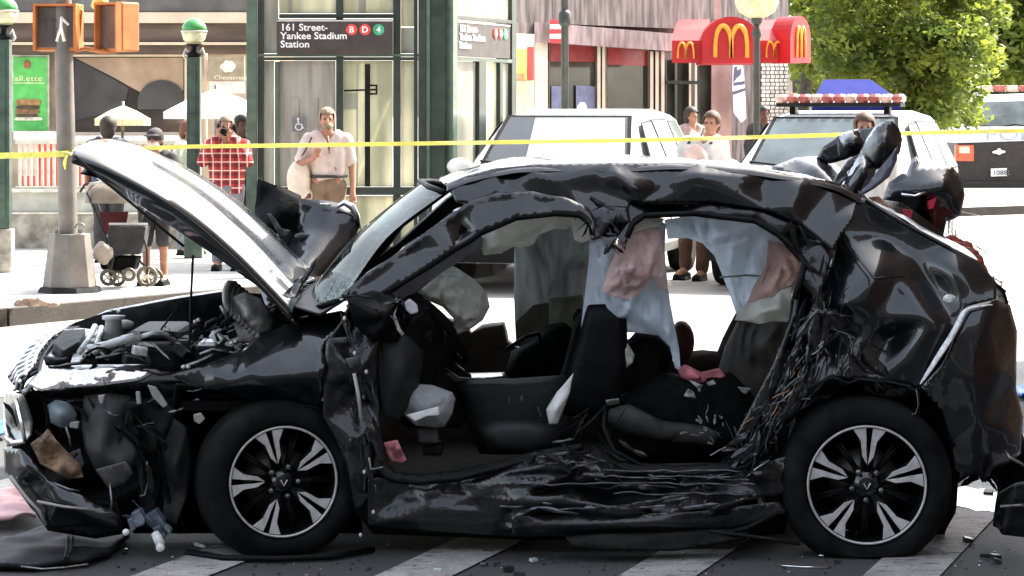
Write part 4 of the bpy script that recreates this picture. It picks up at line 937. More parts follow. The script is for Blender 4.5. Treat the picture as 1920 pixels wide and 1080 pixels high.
# ================================================================ VEHICLES behind
carglass = mat('car_window_sky', (.07,.09,.10), rough=.10, spec=.4, var=.3, vs=1.5); carglassd = mat('car_window_dark', (.012,.014,.014), rough=.07, coat=1., var=.2)
wtyre = rubber
def sections(mb, secs, mi=0):
    """secs: (x, zlo, zbelt, ztop, wlow, wbelt, wtop)"""
    n = 10; vs = []
    for x, zl, zb, zt, wl, wb, wt in secs:
        zm = zb+(zt-zb)*.9
        ring = [(wl*.9, zl), (wl, zl+.12), (wb, (zl+zb)/2+.1), (wb*.98, zb), (wt+(.02 if zt > zb+.05 else 0), zm), (wt*.75, zt)]
        ring = ring+[(-a, b) for a, b in reversed(ring)]
        vs += [(x, a, b) for a, b in ring]
    m = 12; fs = []
    for i in range(len(secs)-1):
        for j in range(m): fs.append((i*m+j, i*m+(j+1) % m, (i+1)*m+(j+1) % m, (i+1)*m+j))
    fs += [tuple(range(m)), tuple(range(len(secs)*m-1, (len(secs)-1)*m-1, -1))]
    return mb.add(vs, fs, mi)
def vwheel(u, M, x, y, r, s):
    b = MB(); b.lathe([(r*.62,-.11),(r*.95,-.11),(r,-.07),(r,.07),(r*.95,.11),(r*.62,.11)], (0,0,0), 24, 'y'); w_ = link('wheel', b.mesh('wheel'), rubber, u, True)
    w_.data.transform(Matrix.Translation((x, y, r))); b = MB(); b.lathe([(.02,-.09*1),(r*.3,-.10),(r*.62,-.06),(r*.62,.06),(r*.3,.10),(.02,.09)], (0,0,0), 16, 'y'); h_ = link('hub', b.mesh('hub'), steel, w_, True); h_.data.transform(Matrix.Translation((x, y, r)))
def quadp(u, nm, m, pts, th=.012):
    b = MB(); p = [Vector(q) for q in pts]; n = (p[1]-p[0]).cross(p[2]-p[0]).normalized()
    b.prism([q+n*.006 for q in p], n*th); return link(nm, b.mesh(nm), m, u)
def suv(px, Y, yaw, label, sc=1., body=whitep, band=None, lights=False, g1=carglass, wsd=carglass):
    u = empty('police_car', (X_(px, Y), Y, 0), R(yaw), label, 'police car', 'police vehicles behind the tape'); u.scale = (sc, sc, sc)
    b = MB(); W = .97
    sections(b, [(-2.45,.35,.70,.82,.75,.78,.60), (-2.3,.28,.85,.98,.90,.92,.75), (-1.3,.26,1.0,1.10,W,W,.80), (-1.05,.26,1.06,1.16,W,W,.80), (-.28,.26,1.08,1.70,W,W,.68), (.2,.26,1.09,1.76,W,W,.70), (1.5,.26,1.11,1.76,W,W,.70), (2.05,.26,1.12,1.70,W,W,.67), (2.35,.3,1.05,1.25,.93,.93,.75), (2.42,.35,.8,1.0,.85,.88,.7)])
    o = link('body', b.mesh('body'), body, u, True); o.modifiers.new('e', 'EDGE_SPLIT').split_angle = R(35)
    quadp(u, 'windscreen', wsd, [(-1.02,-.74,1.17),(-1.02,.74,1.17),(-.33,.62,1.66),(-.33,-.62,1.66)][::-1])
    quadp(u, 'windscreen_trim', blk, [(-1.06,-.79,1.14),(-1.06,.79,1.14),(-.30,.66,1.69),(-.30,-.66,1.69)][::-1], .003)
    for y_ in (-.45, .25):
        b = MB(); b.tube([(-1.10, y_, 1.165), (-1.07, y_+.18, 1.20), (-.99, y_+.52, 1.235)], .012, 5); link('wiper', b.mesh('wiper'), blk, u)
    for x_ in (-.80, .20, 1.12):
        for s in (-1, 1): b = MB(); b.box(x_, x_+.012, s*.972-.006, s*.972+.006, .42, 1.08); link('door_gap', b.mesh('door_gap'), blk, u)
    quadp(u, 'rear_window', g1, [(2.10,-.62,1.64),(2.10,.62,1.64),(2.33,.70,1.28),(2.33,-.70,1.28)][::-1])
    for s in (-1, 1):
        y0, y1 = s*.955, s*.745
        for nm, q in (('front_window', [(-.72,y0,1.13),(.18,y0,1.13),(.18,y1,1.62),(-.28,y1,1.60)]), ('rear_door_window', [(.26,y0,1.13),(1.08,y0,1.13),(1.08,y1,1.63),(.26,y1,1.63)]), ('quarter_window', [(1.17,y0,1.13),(1.88,y0,1.14),(1.70,y1,1.61),(1.17,y1,1.62)])):
            cx_ = sum((Vector(z) for z in q), Vector())/4; qt = [tuple(cx_+(Vector(z)-cx_)*1.09-Vector((0, s*.0, 0))) for z in q]
            quadp(u, 'window_trim', blk, qt if s < 0 else qt[::-1], .003); quadp(u, nm, g1, q if s < 0 else q[::-1])
        b = MB(); b.ball((-.72, s*1.06, 1.17), 1, 10, 8, (.08,.14,.09)); link('mirror', b.mesh('mirror'), body, u, True)
        b = MB(); b.box(-2.42, -2.20, s*.58-.16, s*.58+.16, .72, .86); link('headlight', b.mesh('headlight'), mat('headlight_glass', (.7,.7,.65), rough=.1, coat=1), u)
        for x in (-1.52, 1.48): vwheel(u, None, x, s*.86, .37, s)
    if band:
        for s in (-1, 1): quadp(u, 'door_band', band, ([(-1.0,s*.985,.55),(1.1,s*.985,.55),(1.1,s*.985,.9),(-1.0,s*.985,.9)])[::1 if s < 0 else -1], .006)
    b = MB(); b.box(-2.47,-2.40,-.5,.5,.48,.70); link('grille', b.mesh('grille'), blk, u)
    b = MB(); b.box(-2.52,-2.36,-.85,.85,.30,.46); link('bumper', b.mesh('bumper'), blk, u)
    if lights:
        lb = MB(); lb.box(-.18,.12,-.66,.66,1.80,1.84); L_ = link('light_bar', lb.mesh('light_bar'), dgrey, u)
        for i in range(11):
            b = MB(); y = -.62+i*.124; b.box(-.2,.14,y-.054,y+.054,1.84,1.935); o = link('light_module', b.mesh('light_module'), [mat('beacon_red', (.40,.13,.11), rough=.2, coat=1, trans=.3), mat('beacon_white', (.62,.46,.40), rough=.2, coat=1, trans=.3)][i % 3 == 1], L_)
            o.modifiers.new('b', 'BEVEL').width = .03
        for s in (-1, 1):
            b = MB(); b.box(-.1,.05,s*.5-.03,s*.5+.03,1.72,1.80); link('bracket', b.mesh('bracket'), blk, L_)
    else:
        b = MB(); b.lathe([(.05,1.755),(.05,1.79),(.02,1.83)], (.3,0,0), 12); link('roof_beacon', b.mesh('roof_beacon'), white, u)
    return u
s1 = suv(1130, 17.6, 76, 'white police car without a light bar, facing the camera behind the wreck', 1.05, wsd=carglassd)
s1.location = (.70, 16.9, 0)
quadp(s1, 'reflection_panel', mat('pale_blue_reflection', (.27,.34,.34), rough=.5, var=.12, vs=2), [(-1.00+.0,-.72,1.185),(-1.00,.30,1.185),(-.36,.34,1.645),(-.36,-.60,1.645)][::-1], .008).location = (-.02, 0, .012)  # pale panel paints a bright reflection onto the windscreen
s2 = suv(1545, 17.0, 76, 'white police car with a red and white light bar on its roof', 1.04, lights=True)
s2.location = (3.62, 17.0, 0); s2.rotation_euler[2] = R(72)
# police van, far right
YV = 44.0; vb = mat('van_grey_black', (.028,.025,.024), rough=.5, spec=.3, var=.15)
vn = empty('police_van', (X_(1880, YV), YV, 0), 0, 'white and dark grey police van at the right edge of the photo', 'police van', 'police vehicles behind the tape')
def vq(nm, m, pts, Y=YV, th=.05):
    b = MB(); b.pprism(pts, Y, th); return b.build(nm, m, vn)
b = MB(); lo = [at(1790,345,YV), at(1795,268,YV), at(1988,262,YV), at(1990,345,YV)]; b.prism(lo, (0,4.8,0)); b.build('lower_body', vb, vn, bevel=.05)
b = MB(); b.prism([at(1797,268,YV+.02), at(1795,240,YV+.1), at(1800,238,YV+.15), at(1985,238,YV+.15), at(1988,240,YV+.1), at(1988,262,YV+.02)], (0,4.6,0)); b.build('upper_body', whitep, vn)
b = MB(); b.prism([at(1798,241,YV+.3), at(1815,186,YV+.9), at(1832,178,YV+1), at(1975,174,YV+1), at(1986,190,YV+.9), at(1988,241,YV+.3)], (0,4.0,0)); b.build('cab', whitep, vn, bevel=.05)
b = MB(); b.prism([at(1806,240,YV+.27), at(1821,192,YV+.80), at(1975,187,YV+.80), at(1982,240,YV+.27)], (0,.03,0)); b.build('windscreen', mat('van_glass', (.06,.075,.08), rough=.25, spec=.3, var=.4, vs=1.5), vn)
b = MB(); b.tube([at(1808,240,YV+.2), at(1850,236,YV+.2), at(1870,239,YV+.2), at(1905,233,YV+.2), at(1930,238,YV+.2)], .018, 5); b.build('wiper', blk, vn)
vq('headlight', mat('amber_red_lamp', (.55,.10,.05), rough=.25, coat=1), [(1791,272),(1826,272),(1826,302),(1791,302)], YV-.04); vq('headlight_lens', mat('pale_lens', (.75,.65,.45), rough=.2), [(1799,275),(1818,275),(1818,287),(1799,287)], YV-.06, .02)
text('lettering', 'POLICE', .36, front(1846, 263, YV-.02, 1.6), mat('faded_blue', (.28,.32,.42)), vn)
g_ = [(1861,284),(1871,281),(1871,278.5),(1876,278.5),(1876,281),(1885,283),(1885,286),(1876,288.5),(1876,290),(1871,290),(1871,288.5),(1861,287)]
vq('badge', mat('badge_silver', (.8,.8,.78), rough=.3), g_, YV-.05, .03)
pt2 = vq('number_plate', white, [(1858,316),(1888,315),(1888,330),(1858,331)], YV-.06, .03)
text('plate_text', '1088L', .15, front(1861, 328, YV-.07, 1.1), mat('plate_blue', (.12,.12,.2)), pt2)
for x in (1819, 1868): vq('bumper_light', mat('pale_lens', (.75,.65,.45)), [(x,348),(x+20,347),(x+(24 if x < 1850 else 60),366),(x-2,366)], YV-.05, .1)
vq('bumper', vb, [(1790,340),(1990,340),(1990,356),(1795,358)], YV-.12, .12)
for x in (1808, 1960): vwheel(vn, None, X_(x+30, YV)-vn.location.x, .35, .38, 1)
for i in range(6):
    b = MB(); b.pbox(1840+i*24, 160, 1861+i*24, 172, YV+1.4, YV+1.7); o = b.build('light_module', [MATS['beacon_white'], MATS['beacon_red']][i % 2], vn, bevel=.02)
b = MB(); b.pbox(1838, 173, 1982, 177, YV+1.4, YV+1.7); b.build('light_bar', dgrey, vn)
# red car glimpsed between the middle police car and the van
YC = 52.0
rc = empty('parked_car', (X_(1760, YC), YC, 0), 0, 'dull red car glimpsed between the middle police car and the van', 'car')
b = MB(); b.prism([at(1700,330,YC), at(1700,290,YC), at(1745,280,YC), at(1765,262,YC), at(1830,262,YC), at(1850,290,YC), at(1850,330,YC)], (0,1.7,0)); b.build('body', mat('dull_red_paint', (.33,.06,.06), rough=.35, coat=.6), rc, bevel=.06)
b = MB(); b.prism([at(1752,279,YC-.01), at(1767,265,YC-.01), at(1825,265,YC-.01), at(1835,280,YC-.01)], (0,-.015,0)); b.build('window', carglassd, rc)
for x in (1725, 1825):
    b = MB(); b.lathe([(.05,-.1),(.3,-.1),(.3,.1),(.05,.1)], (X_(x, YC), YC+.1, .3), 20, 'y'); b.build('wheel', rubber, rc)
# ================================================================ THE WRECK
car = empty('wrecked_car', (X_(1080, .9), .9, 0), 0, 'wrecked black hatchback, crushed and torn open along its near side, bonnet standing up', 'wrecked car')
def cz(sc, amp, seed=0): return lambda p: ridged(p, sc, amp, seed)
def cf(sc, amp, seed=0, sc2=None, a2=0): return lambda p: facet(p, sc, amp, seed)+(ridged(p, sc2, a2, seed) if a2 else 0)
def pc(px, py, z=None): return at(px, py, 0)
# -- bonnet
near = [(138,281),(205,304),(330,373),(440,463),(549,575)]
N = [at(x, y, .10) for x, y in near]
def shiftY(p, Y, dx=0, dz=0): return Vector((p.x+dx, Y, p.z+dz))
rows = [[shiftY(p, .15, 0, -d) for p, d in zip(N, (.05,.11,.13,.10,.025))], [shiftY(p, .06, 0, -.055) for p in N], [shiftY(p, .07, 0, -.02) for p in N], [shiftY(p, .15, 0, .004) for p in N], [shiftY(p, .38, .0, .016) for p in N], [shiftY(p, .5, 0, .028) for p in N], [shiftY(p, .85, -.02, .034) for p in N], [shiftY(p, 1.2, 0, .028) for p in N], [shiftY(p, 1.36, 0, .014) for p in N], [shiftY(p, 1.6, 0, -.0) for p in N], [shiftY(p, 1.66, 0, -.05) for p in N]]
G('bonnet', rows, paint, car, 30, 54, disp=lambda p: noise.noise(p*1.6)*.006)
rows = [[shiftY(p, y, .03, -.075+dz) for p in N] for y, dz in ((.09,-.02),(.3,0),(.85,.02),(1.4,0),(1.6,-.02))]
G('bonnet_underside', rows, blk, car, 24, 24, disp=lambda p: ridged(p, (5,5,5), .008))
mb = MB(); mb.tube([at(362,478,.5), at(358,560,.48), at(356,640,.45)], .006, 6); mb.build('prop_rod', blk, car)
mb = MB()
mb.tube([at(140,292,.03), at(175,322,.03), at(260,392,.03), at(345,462,.03)], .006, 5); mb.build('bonnet_seal', dgrey, car, smooth=True)
# -- roof
rn = [(838,346),(900,322),(1000,310),(1150,307),(1300,308),(1450,322),(1560,342),(1612,370)]
RN = [at(x, y, .24) for x, y in rn]
rows = [[shiftY(p, .20, 0, -.03) for p in RN], [shiftY(p, .26, 0, .0) for p in RN], [shiftY(p, .5, -.02, .002) for p in RN], [shiftY(p, .85, -.05, .006) for p in RN], [shiftY(p, 1.25, -.02, .004) for p in RN], [shiftY(p, 1.55, 0, 0) for p in RN], [shiftY(p, 1.6, 0, -.03) for p in RN]]
G('roof', rows, paint, car, 70, 50, disp=lambda p: ridged(p, (3,5,3), .008, 3)+facet(p, (2.5,4,3), .014, 2))
# -- windscreen
wtop = [Vector((-.275, y, 1.475+.03*math.sin(math.pi*(y-.2)/1.35))) + Vector((-.13*math.sin(math.pi*(y-.2)/1.35), 0, 0)) for y in (.22, .5, .85, 1.2, 1.55)]
wbot = [Vector((-.70-.24*math.sin(math.pi*(y-.1)/1.5), y, 1.055-.11*math.sin(math.pi*(y-.1)/1.5)**.5 if 0.11 < y < 1.59 else 1.055)) for y in (.12, .45, .85, 1.25, 1.58)]
wsm = glass('windscreen_glass', (.05,.12,.085), .12, .02, ior=1.12)
def ws_mat():
    m = wsm; n = m.node_tree.nodes; l = m.node_tree.links
    g = n.new('ShaderNodeNewGeometry'); v = n.new('ShaderNodeTexVoronoi'); v.feature = 'DISTANCE_TO_EDGE'; v.inputs['Scale'].default_value = 38; l.new(g.outputs['Position'], v.inputs['Vector'])
    r1 = n.new('ShaderNodeMath'); r1.operation = 'LESS_THAN'; r1.inputs[1].default_value = .07; l.new(v.outputs[0], r1.inputs[0])
    v2 = n.new('ShaderNodeTexVoronoi'); v2.feature = 'DISTANCE_TO_EDGE'; v2.inputs['Scale'].default_value = 7; l.new(g.outputs['Position'], v2.inputs['Vector'])
    r2 = n.new('ShaderNodeMath'); r2.operation = 'LESS_THAN'; r2.inputs[1].default_value = .014; l.new(v2.outputs[0], r2.inputs[0])
    sx = n.new('ShaderNodeSeparateXYZ'); l.new(g.outputs['Position'], sx.inputs[0])
    a = n.new('ShaderNodeMath'); a.operation = 'MULTIPLY_ADD'; a.inputs[1].default_value = -4.5; a.inputs[2].default_value = 5.15; l.new(sx.outputs[2], a.inputs[0])   # more shattered low down
    nz = n.new('ShaderNodeTexNoise'); nz.inputs['Scale'].default_value = 6; l.new(g.outputs['Position'], nz.inputs['Vector'])
    b = n.new('ShaderNodeMath'); b.operation = 'ADD'; l.new(a.outputs[0], b.inputs[0]); l.new(nz.outputs[0], b.inputs[1])
    yy = n.new('ShaderNodeMath'); yy.operation = 'MULTIPLY_ADD'; yy.inputs[1].default_value = -1.0; yy.inputs[2].default_value = .35; l.new(sx.outputs[1], yy.inputs[0])
    b2 = n.new('ShaderNodeMath'); b2.operation = 'ADD'; b2.use_clamp = True; l.new(b.outputs[0], b2.inputs[0]); l.new(yy.outputs[0], b2.inputs[1])
    c = n.new('ShaderNodeMath'); c.operation = 'SUBTRACT'; c.inputs[1].default_value = .35; c.use_clamp = True; l.new(b2.outputs[0], c.inputs[0])
    mu = n.new('ShaderNodeMath'); mu.operation = 'MULTIPLY'; l.new(r1.outputs[0], mu.inputs[0]); l.new(c.outputs[0], mu.inputs[1])
    mx_ = n.new('ShaderNodeMath'); mx_.operation = 'MAXIMUM'; l.new(mu.outputs[0], mx_.inputs[0])
    k = n.new('ShaderNodeMath'); k.operation = 'MULTIPLY'; k.inputs[1].default_value = .22; l.new(r2.outputs[0], k.inputs[0]); l.new(k.outputs[0], mx_.inputs[1])
    dd = n.new('ShaderNodeBsdfDiffuse'); dd.inputs[0].default_value = (.50,.62,.57,1)
    cc = n.new('ShaderNodeMath'); cc.operation = 'MULTIPLY_ADD'; cc.inputs[1].default_value = .16; l.new(c.outputs[0], cc.inputs[0]); l.new(mx_.outputs[0], cc.inputs[2])
    out = [x for x in n if x.type == 'OUTPUT_MATERIAL'][0]; src = out.inputs[0].links[0].from_socket
    ms = n.new('ShaderNodeMixShader'); l.new(cc.outputs[0], ms.inputs[0]); l.new(src, ms.inputs[1]); l.new(dd.outputs[0], ms.inputs[2]); l.new(ms.outputs[0], out.inputs[0])
ws_mat()
mid = [a.lerp(b, .5)+Vector((-.03, 0, .035)) for a, b in zip(wtop, wbot)]
G('windscreen', [wtop, mid, wbot], wsm, car, 24, 24, th=0, disp=lambda p: noise.noise(p*3)*.012)
mb = MB(); mb.tube([p+Vector((-.004,0,.004)) for p in wtop], .012, 6); mb.tube([p+Vector((-.01,0,0)) for p in wbot], .016, 6); mb.tube([p+Vector((-.008,.0,.006)) for p in (wtop[4], mid[4], wbot[4])], .03, 8); mb.build('windscreen_seal', blk, car, smooth=True)
# far A pillar and dash-top cowl
P('cowl', [(500,560,.3),(545,575,.15),(600,592,.1),(650,560,.12),(670,530,.8),(620,520,1.5),(540,520,1.5),(515,540,.9)], blk, car, th=.01, L=.05, disp=cz((9,9,9), .012))
# -- door-frame ring: A pillar, side rail, B stub, C jamb (near side)
P('a_pillar', [(640,553),(690,510),(737,480),(800,434),(845,402),(880,378),(930,362),(1000,360),(1060,372),(1104,392),(1116,414),(1116,440),(1111,438),(1106,420),(1086,405),(1040,402),(968,410),(901,438),(850,470),(804,500),(750,535),(712,556),(660,562)], paint, car,
  inner=[(700,525,.06),(780,470,.11),(860,415,.16),(940,385,.16),(1030,384,.17),(870,440,.19)], th=.03, L=.035, smooth=3, disp=cz((3,3,3), .012, 5), off=-.018)
mb = MB(); mb.tube([at(x, y, side(y)-.012) for x, y in ((712,560),(758,528),(806,499),(852,469),(903,437),(968,409),(1040,401),(1086,404),(1107,420),(1111,440))], .012, 6)
mb.build('door_seal', blk, car, smooth=True); mb = MB(); mb.tube([at(x, y, side(y)-.012) for x, y in ((1176,445),(1186,420),(1208,404),(1300,400),(1416,414),(1460,440),(1495,470),(1508,492),(1503,520),(1490,560))], .013, 6); mb.build('door_seal', blk, car, smooth=True)
P('roof_rail', [(836,347,.235),(870,332,.235),(930,316,.235),(1000,309,.235),(1150,306,.235),(1300,307,.235),(1450,321,.235),(1560,341,.235),(1612,369,.235),(1600,410),(1578,440),(1560,470),(1540,452),(1500,420),(1440,395),(1330,378),(1200,380),(1182,376),(1176,400),(1112,404),(1090,392),(1050,376),(1000,364),(930,366),(880,382),(856,380)], paint, car,
  inner=[(930,332,.19),(1000,328,.18),(1150,326,.185),(1300,328,.18),(1400,336,.185),(1500,350,.17),(950,348,.20),(1050,338,.17),(1120,340,.20),(1190,356,.14),(1240,346,.20),(1290,358,.17),(1380,362,.17),(1430,352,.21),(1480,388,.13),(1530,385,.18),(1560,415,.15)], th=.012, L=.022, smooth=4, disp=cf((2.4,2.4,4), .014, 4))
P('rear_door_frame', [(1180,378),(1330,378),(1440,395),(1500,420),(1545,455),(1560,480),(1535,560),(1500,640),(1470,700),(1440,760),(1410,810),(1385,835),(1378,820),(1420,740),(1462,660),(1488,590),(1500,520),(1505,492),(1460,441),(1416,415),(1301,401),(1209,405),(1188,418),(1176,446),(1160,440),(1165,400)], paint2, car,
  inner=[(1250,390,.26),(1400,402,.16),(1500,445,.22),(1528,500,.12),(1510,580,.2),(1480,650,.1)], th=.02, L=.03, smooth=1, disp=cf((7,7,5), .022, 8, (14,14,8), .010), off=.03)
# B pillar stub: torn metal tuft
def shreds(name, flow, n, m, length=(.06,.2), w=.014, spread=(14,14), Y=(0,.12), seed=1, curl=.6, parent=None, taper=True):
    """torn, bent scraps of sheet along a pixel polyline"""
    rg = random.Random(seed); mb = MB(); segs = list(zip(flow[:-1], flow[1:])); thin = w <= .0065
    for _ in range(int(n*(.35 if thin else .33))):
        a, b_ = rg.choice(segs); t = rg.random(); x = a[0]+(b_[0]-a[0])*t+rg.gauss(0, spread[0]*.8); y = a[1]+(b_[1]-a[1])*t+rg.gauss(0, spread[1]*.8)
        d0 = Vector((b_[0]-a[0], 0, -(b_[1]-a[1]))).normalized(); d = (d0*rg.choice((-1,1))+Vector((rg.gauss(0,1), rg.gauss(0,.35), rg.gauss(0,1)))*curl*.42).normalized()
        p = at(x, y, rg.uniform(*Y)); L_ = rg.uniform(*length)*1.15; p = p-d*L_*.5; pts = [p]; k = 5
        cv = Vector((rg.gauss(0,1), rg.gauss(0,.5), rg.gauss(0,1)))*curl*.2
        for i in range(k): d = (d+cv*.5+Vector((rg.gauss(0,1), rg.gauss(0,.6), rg.gauss(0,1)))*.10).normalized(); pts.append(pts[-1]+d*L_/k)
        for q in pts: q.z = max(q.z, .015)
        ww = w*rg.uniform(.35, 1.3)*(.8 if thin else 1.0); nrm = Vector((rg.gauss(0,.7), -1, rg.gauss(0,.7))).normalized(); vs = []
        wid = [rg.uniform(.5, 1.1)*(.35 if i in (0, k) else 1) for i in range(k+1)]
        for i, q in enumerate(pts):
            tt = (pts[min(i+1, k)]-pts[max(i-1, 0)]).normalized(); s_ = tt.cross(nrm).normalized()*ww*wid[i]; vs += [q-s_, q+nrm*ww*rg.uniform(.2,.8), q+s_]
        mb.add(vs, [(3*i+j, 3*i+j+1, 3*i+j+4, 3*i+j+3) for i in range(k) for j in (0,1)])
    o = mb.build(name, m, parent or car); q = o.modifiers.new('s', 'SOLIDIFY'); q.thickness = .003; o['kind'] = 'stuff'
    return o
P('b_pillar_stub', [(1100,400),(1130,385),(1176,388),(1182,415),(1172,470),(1158,446),(1140,475),(1125,445),(1112,452)], paint2, car, inner=[(1140,420,.10),(1155,430,.2)], L=.02, smooth=0, disp=cf((14,14,10), .02, 3), off=-.01)
shreds('torn_metal', [(1105,400),(1150,430),(1165,460)], 40, steel, (.04,.10), .006, (14,14), (.10,.25), 3, .8)
shreds('torn_metal', [(1110,400),(1150,430),(1160,460)], 50, paint2, (.05,.13), .012, (14,14), (.08,.25), 4, .7)
# -- rear quarter
P('quarter_panel', [(1578,372,.25),(1620,372,.24),(1700,420,.2),(1780,462,.15),(1835,490,.12),(1868,530,.08),(1868,560,.03),(1812,573,.02),(1795,610,.0),(1765,680,.0),(1724,726,.0),(1700,728,.02),(1640,714,.0),(1560,710,.02),(1490,745,.05),(1500,690,.12),(1535,640,.1),(1528,560,.15),(1556,500,.2),(1572,440,.22)], paint, car,
  inner=[(1596,480,.15),(1640,520,.03),(1660,440,.25),(1690,512,.10),(1757,548,.13),(1720,480,.18),(1790,510,.05),(1745,600,-.03),(1672,630,.13),(1640,600,.04),(1700,665,.0),(1590,570,.0),(1560,630,.10),(1600,690,.0)], th=.006, L=.03, smooth=7, disp=cf((2,2,2), .004, 6), off=0)
mb = MB(); mb.tube([at(1575,440,.2), at(1640,522,-.02), at(1695,517,-.0)], .006, 5); mb.build('panel_seam', paint2, car, smooth=True); mb = MB(); mb.tube([at(1624,374,.23), at(1700,422,.19), at(1780,464,.14), at(1850,520,.09), at(1885,548,.10)], .009, 6); mb.build('panel_seam', paint2, car, smooth=True); 
shreds('torn_metal', [(1500,455),(1540,520),(1535,600),(1525,640)], 90, paint2, (.06,.22), .012, (9,14), (.02,.2), 11, .45)
shreds('torn_metal', [(1540,590),(1530,650),(1490,720),(1440,790),(1400,850),(1370,880)], 330, paint2, (.06,.22), .014, (24,16), (-.05,.16), 12, .55)
shreds('torn_metal', [(1535,600),(1520,660),(1480,730),(1430,800),(1380,860)], 130, steel, (.03,.12), .006, (24,18), (-.07,.08), 13, .7)
shreds('torn_metal', [(1540,600),(1600,640),(1620,690)], 60, paint2, (.05,.16), .015, (22,22), (-.04,.06), 14, .7)
shreds('torn_metal', [(1560,600),(1600,640),(1600,680)], 26, steel, (.03,.10), .006, (18,20), (-.05,.0), 15, .7)
shreds('torn_metal', [(1395,800),(1450,760),(1490,700)], 16, mat('copper_wiring', (.30,.13,.06), rough=.6, var=.5), (.04,.14), .004, (22,18), (-.07,.0), 16, .9)
P('inner_wheelhouse', [(1520,560,.25),(1700,560,.25),(1780,700,.22),(1780,800,.3),(1700,760,.3),(1600,740,.3),(1500,780,.3),(1440,860,.25),(1380,880,.25),(1440,760,.25),(1490,660,.25)], paint2, car, L=.035, smooth=0, disp=cf((6,6,6), .05, 9, (12,12,12), .02))
# wheel arch lip (crinkled)
rg = random.Random(5); mb = MB(); mb.tube([at(x, y+rg.uniform(-3,3), -.01+rg.uniform(-.01,.01)) for x, y in ((1486,742),(1510,728),(1535,716),(1560,710),(1590,716),(1612,708),(1640,714),(1670,716),(1700,726),(1722,738),(1722,775))], .010, 6, flat=.6); mb.build('arch_lip', dgrey, car, smooth=True)
# -- rear bumper cover with torn foam edge
P('rear_bumper', [(1812,575,.0),(1868,562,.02),(1892,572,.10),(1905,620,.16),(1903,730,.16),(1916,780,.16),(1912,850,.12),(1890,868,.08),(1860,880,.04),(1842,905,.04),(1830,888,.03),(1800,898,.04),(1782,880,.05),(1776,830,.03),(1760,770,.02),(1724,728,.01),(1765,685,-.03),(1795,622,-.04)], paint, car,
  inner=[(1850,620,-.03),(1820,700,-.06),(1870,700,.0),(1840,790,-.05),(1880,800,.0),(1800,760,-.02)], th=.01, L=.04, smooth=2, disp=cz((2.5,2.5,2.5), .01, 3))
mb = MB(); pts = [(1864,571,.0),(1830,575,-.03),(1808,580,-.05),(1800,600,-.06),(1788,625,-.06),(1770,652,-.06),(1752,680,-.06),(1738,702,-.05),(1724,722,-.03)]
mb.tube([at(*p) for p in pts], [.006,.012,.018,.020,.022,.022,.019,.015,.006], 6, flat=.5); o = mb.build('torn_foam_edge', foam, car)
q = o.modifiers.new('s', 'SUBSURF'); q.levels = q.render_levels = 2
mb = MB(); mb.ball(at(1780,560,.0), .022, sc=(1.2,.6,.8)); mb.build('filler_clip', foam, car, smooth=True)
mb = MB(); mb.tube([at(1718,730,-.03), at(1722,760,-.03), at(1716,776,-.03), at(1702,778,-.03)], .003, 4); mb.build('wire', steel, car, smooth=True); mb = MB(); mb.tube([at(1728,724,-.04), at(1742,738,-.04)], .003, 4); mb.build('wire', steel, car, smooth=True); mb = MB(); mb.tube([at(1736,712,-.04), at(1752,730,-.05)], .0025, 4); mb.build('wire', steel, car, smooth=True); 
# lower rear dark valance and hanging skirts
P('rear_valance', [(1740,800,.35),(1905,780,.25),(1930,860,.2),(1935,960,.15),(1900,1000,.15),(1862,985,.2),(1885,940,.25),(1872,905,.3),(1850,880,.35),(1820,880,.35),(1796,905,.35),(1790,960,.35),(1770,1000,.35),(1740,980,.35)], blk, car, th=.02, L=.04, smooth=0, disp=cf((7,7,7), .04, 5))
P('rear_floor_pan', [(1690,760,.5),(1900,760,.5),(1910,890,.45),(1850,868,.5),(1800,880,.5),(1770,1005,.5),(1690,1000,.5)], blk, car, th=.02, L=.06, disp=cf((5,5,5), .03, 4))
shreds('torn_plastic', [(1795,890),(1830,880),(1870,905),(1880,940)], 60, blk, (.04,.12), .012, (8,8), (.1,.3), 21, .6)
P('rear_skirt', [(1870,925,-.05),(1905,905,-.08),(1950,900,-.1),(1950,1010,-.05),(1880,1002,0),(1862,975,.05)], paint2, car, th=.01, L=.03, disp=cz((4,4,8), .02, 6))
mb = MB(); mb.tube([at(1884,846,-.02), at(1893,858,-.04), at(1912,868,-.05), at(1935,884,-.05)], .007, 6); mb.build('bumper_trim', steel, car, smooth=True); mb = MB(); mb.tube([at(1875,950,-.1), at(1940,946,-.1)], .008, 5); mb.build('bumper_trim', steel, car, smooth=True); 
# -- tail: upper deck, hatch remains, spoiler
tl = [(1612,372,.25),(1700,420,.2),(1780,462,.15),(1835,490,.12),(1870,532,.08),(1890,575,.1),(1904,640,.16)]
TN = [at(*p) for p in tl]
rows = [TN, [shiftY(p, .5, .02, .01) for p in TN], [shiftY(p, .85, .03, .0) for p in TN], [shiftY(p, 1.2, .0, -.03) for p in TN], [shiftY(p, 1.6, -.06, -.08) for p in TN]]
G('tail_deck', rows, paint2, car, 30, 24, disp=lambda p: facet(p, (5,5,5), .035, 7))
P('spoiler_wing', [(1447,316,.8),(1490,300,.85),(1545,296,.9),(1572,318,.8),(1595,352,.6),(1570,356,.55),(1500,338,.7)], paint, car, inner=[(1530,315,.7)], th=.02, L=.04)
P('hatch_frame', [(1534,296,.85),(1546,274,.8),(1575,257,.8),(1612,245,.75),(1645,240,.7),(1648,250,.68),(1630,285,.7),(1606,300,.72),(1598,290,.74),(1580,300,.78),(1560,306,.8)], paint, car, inner=[(1590,268,.68)], th=.03, L=.03, disp=cz((6,6,6), .012, 2))
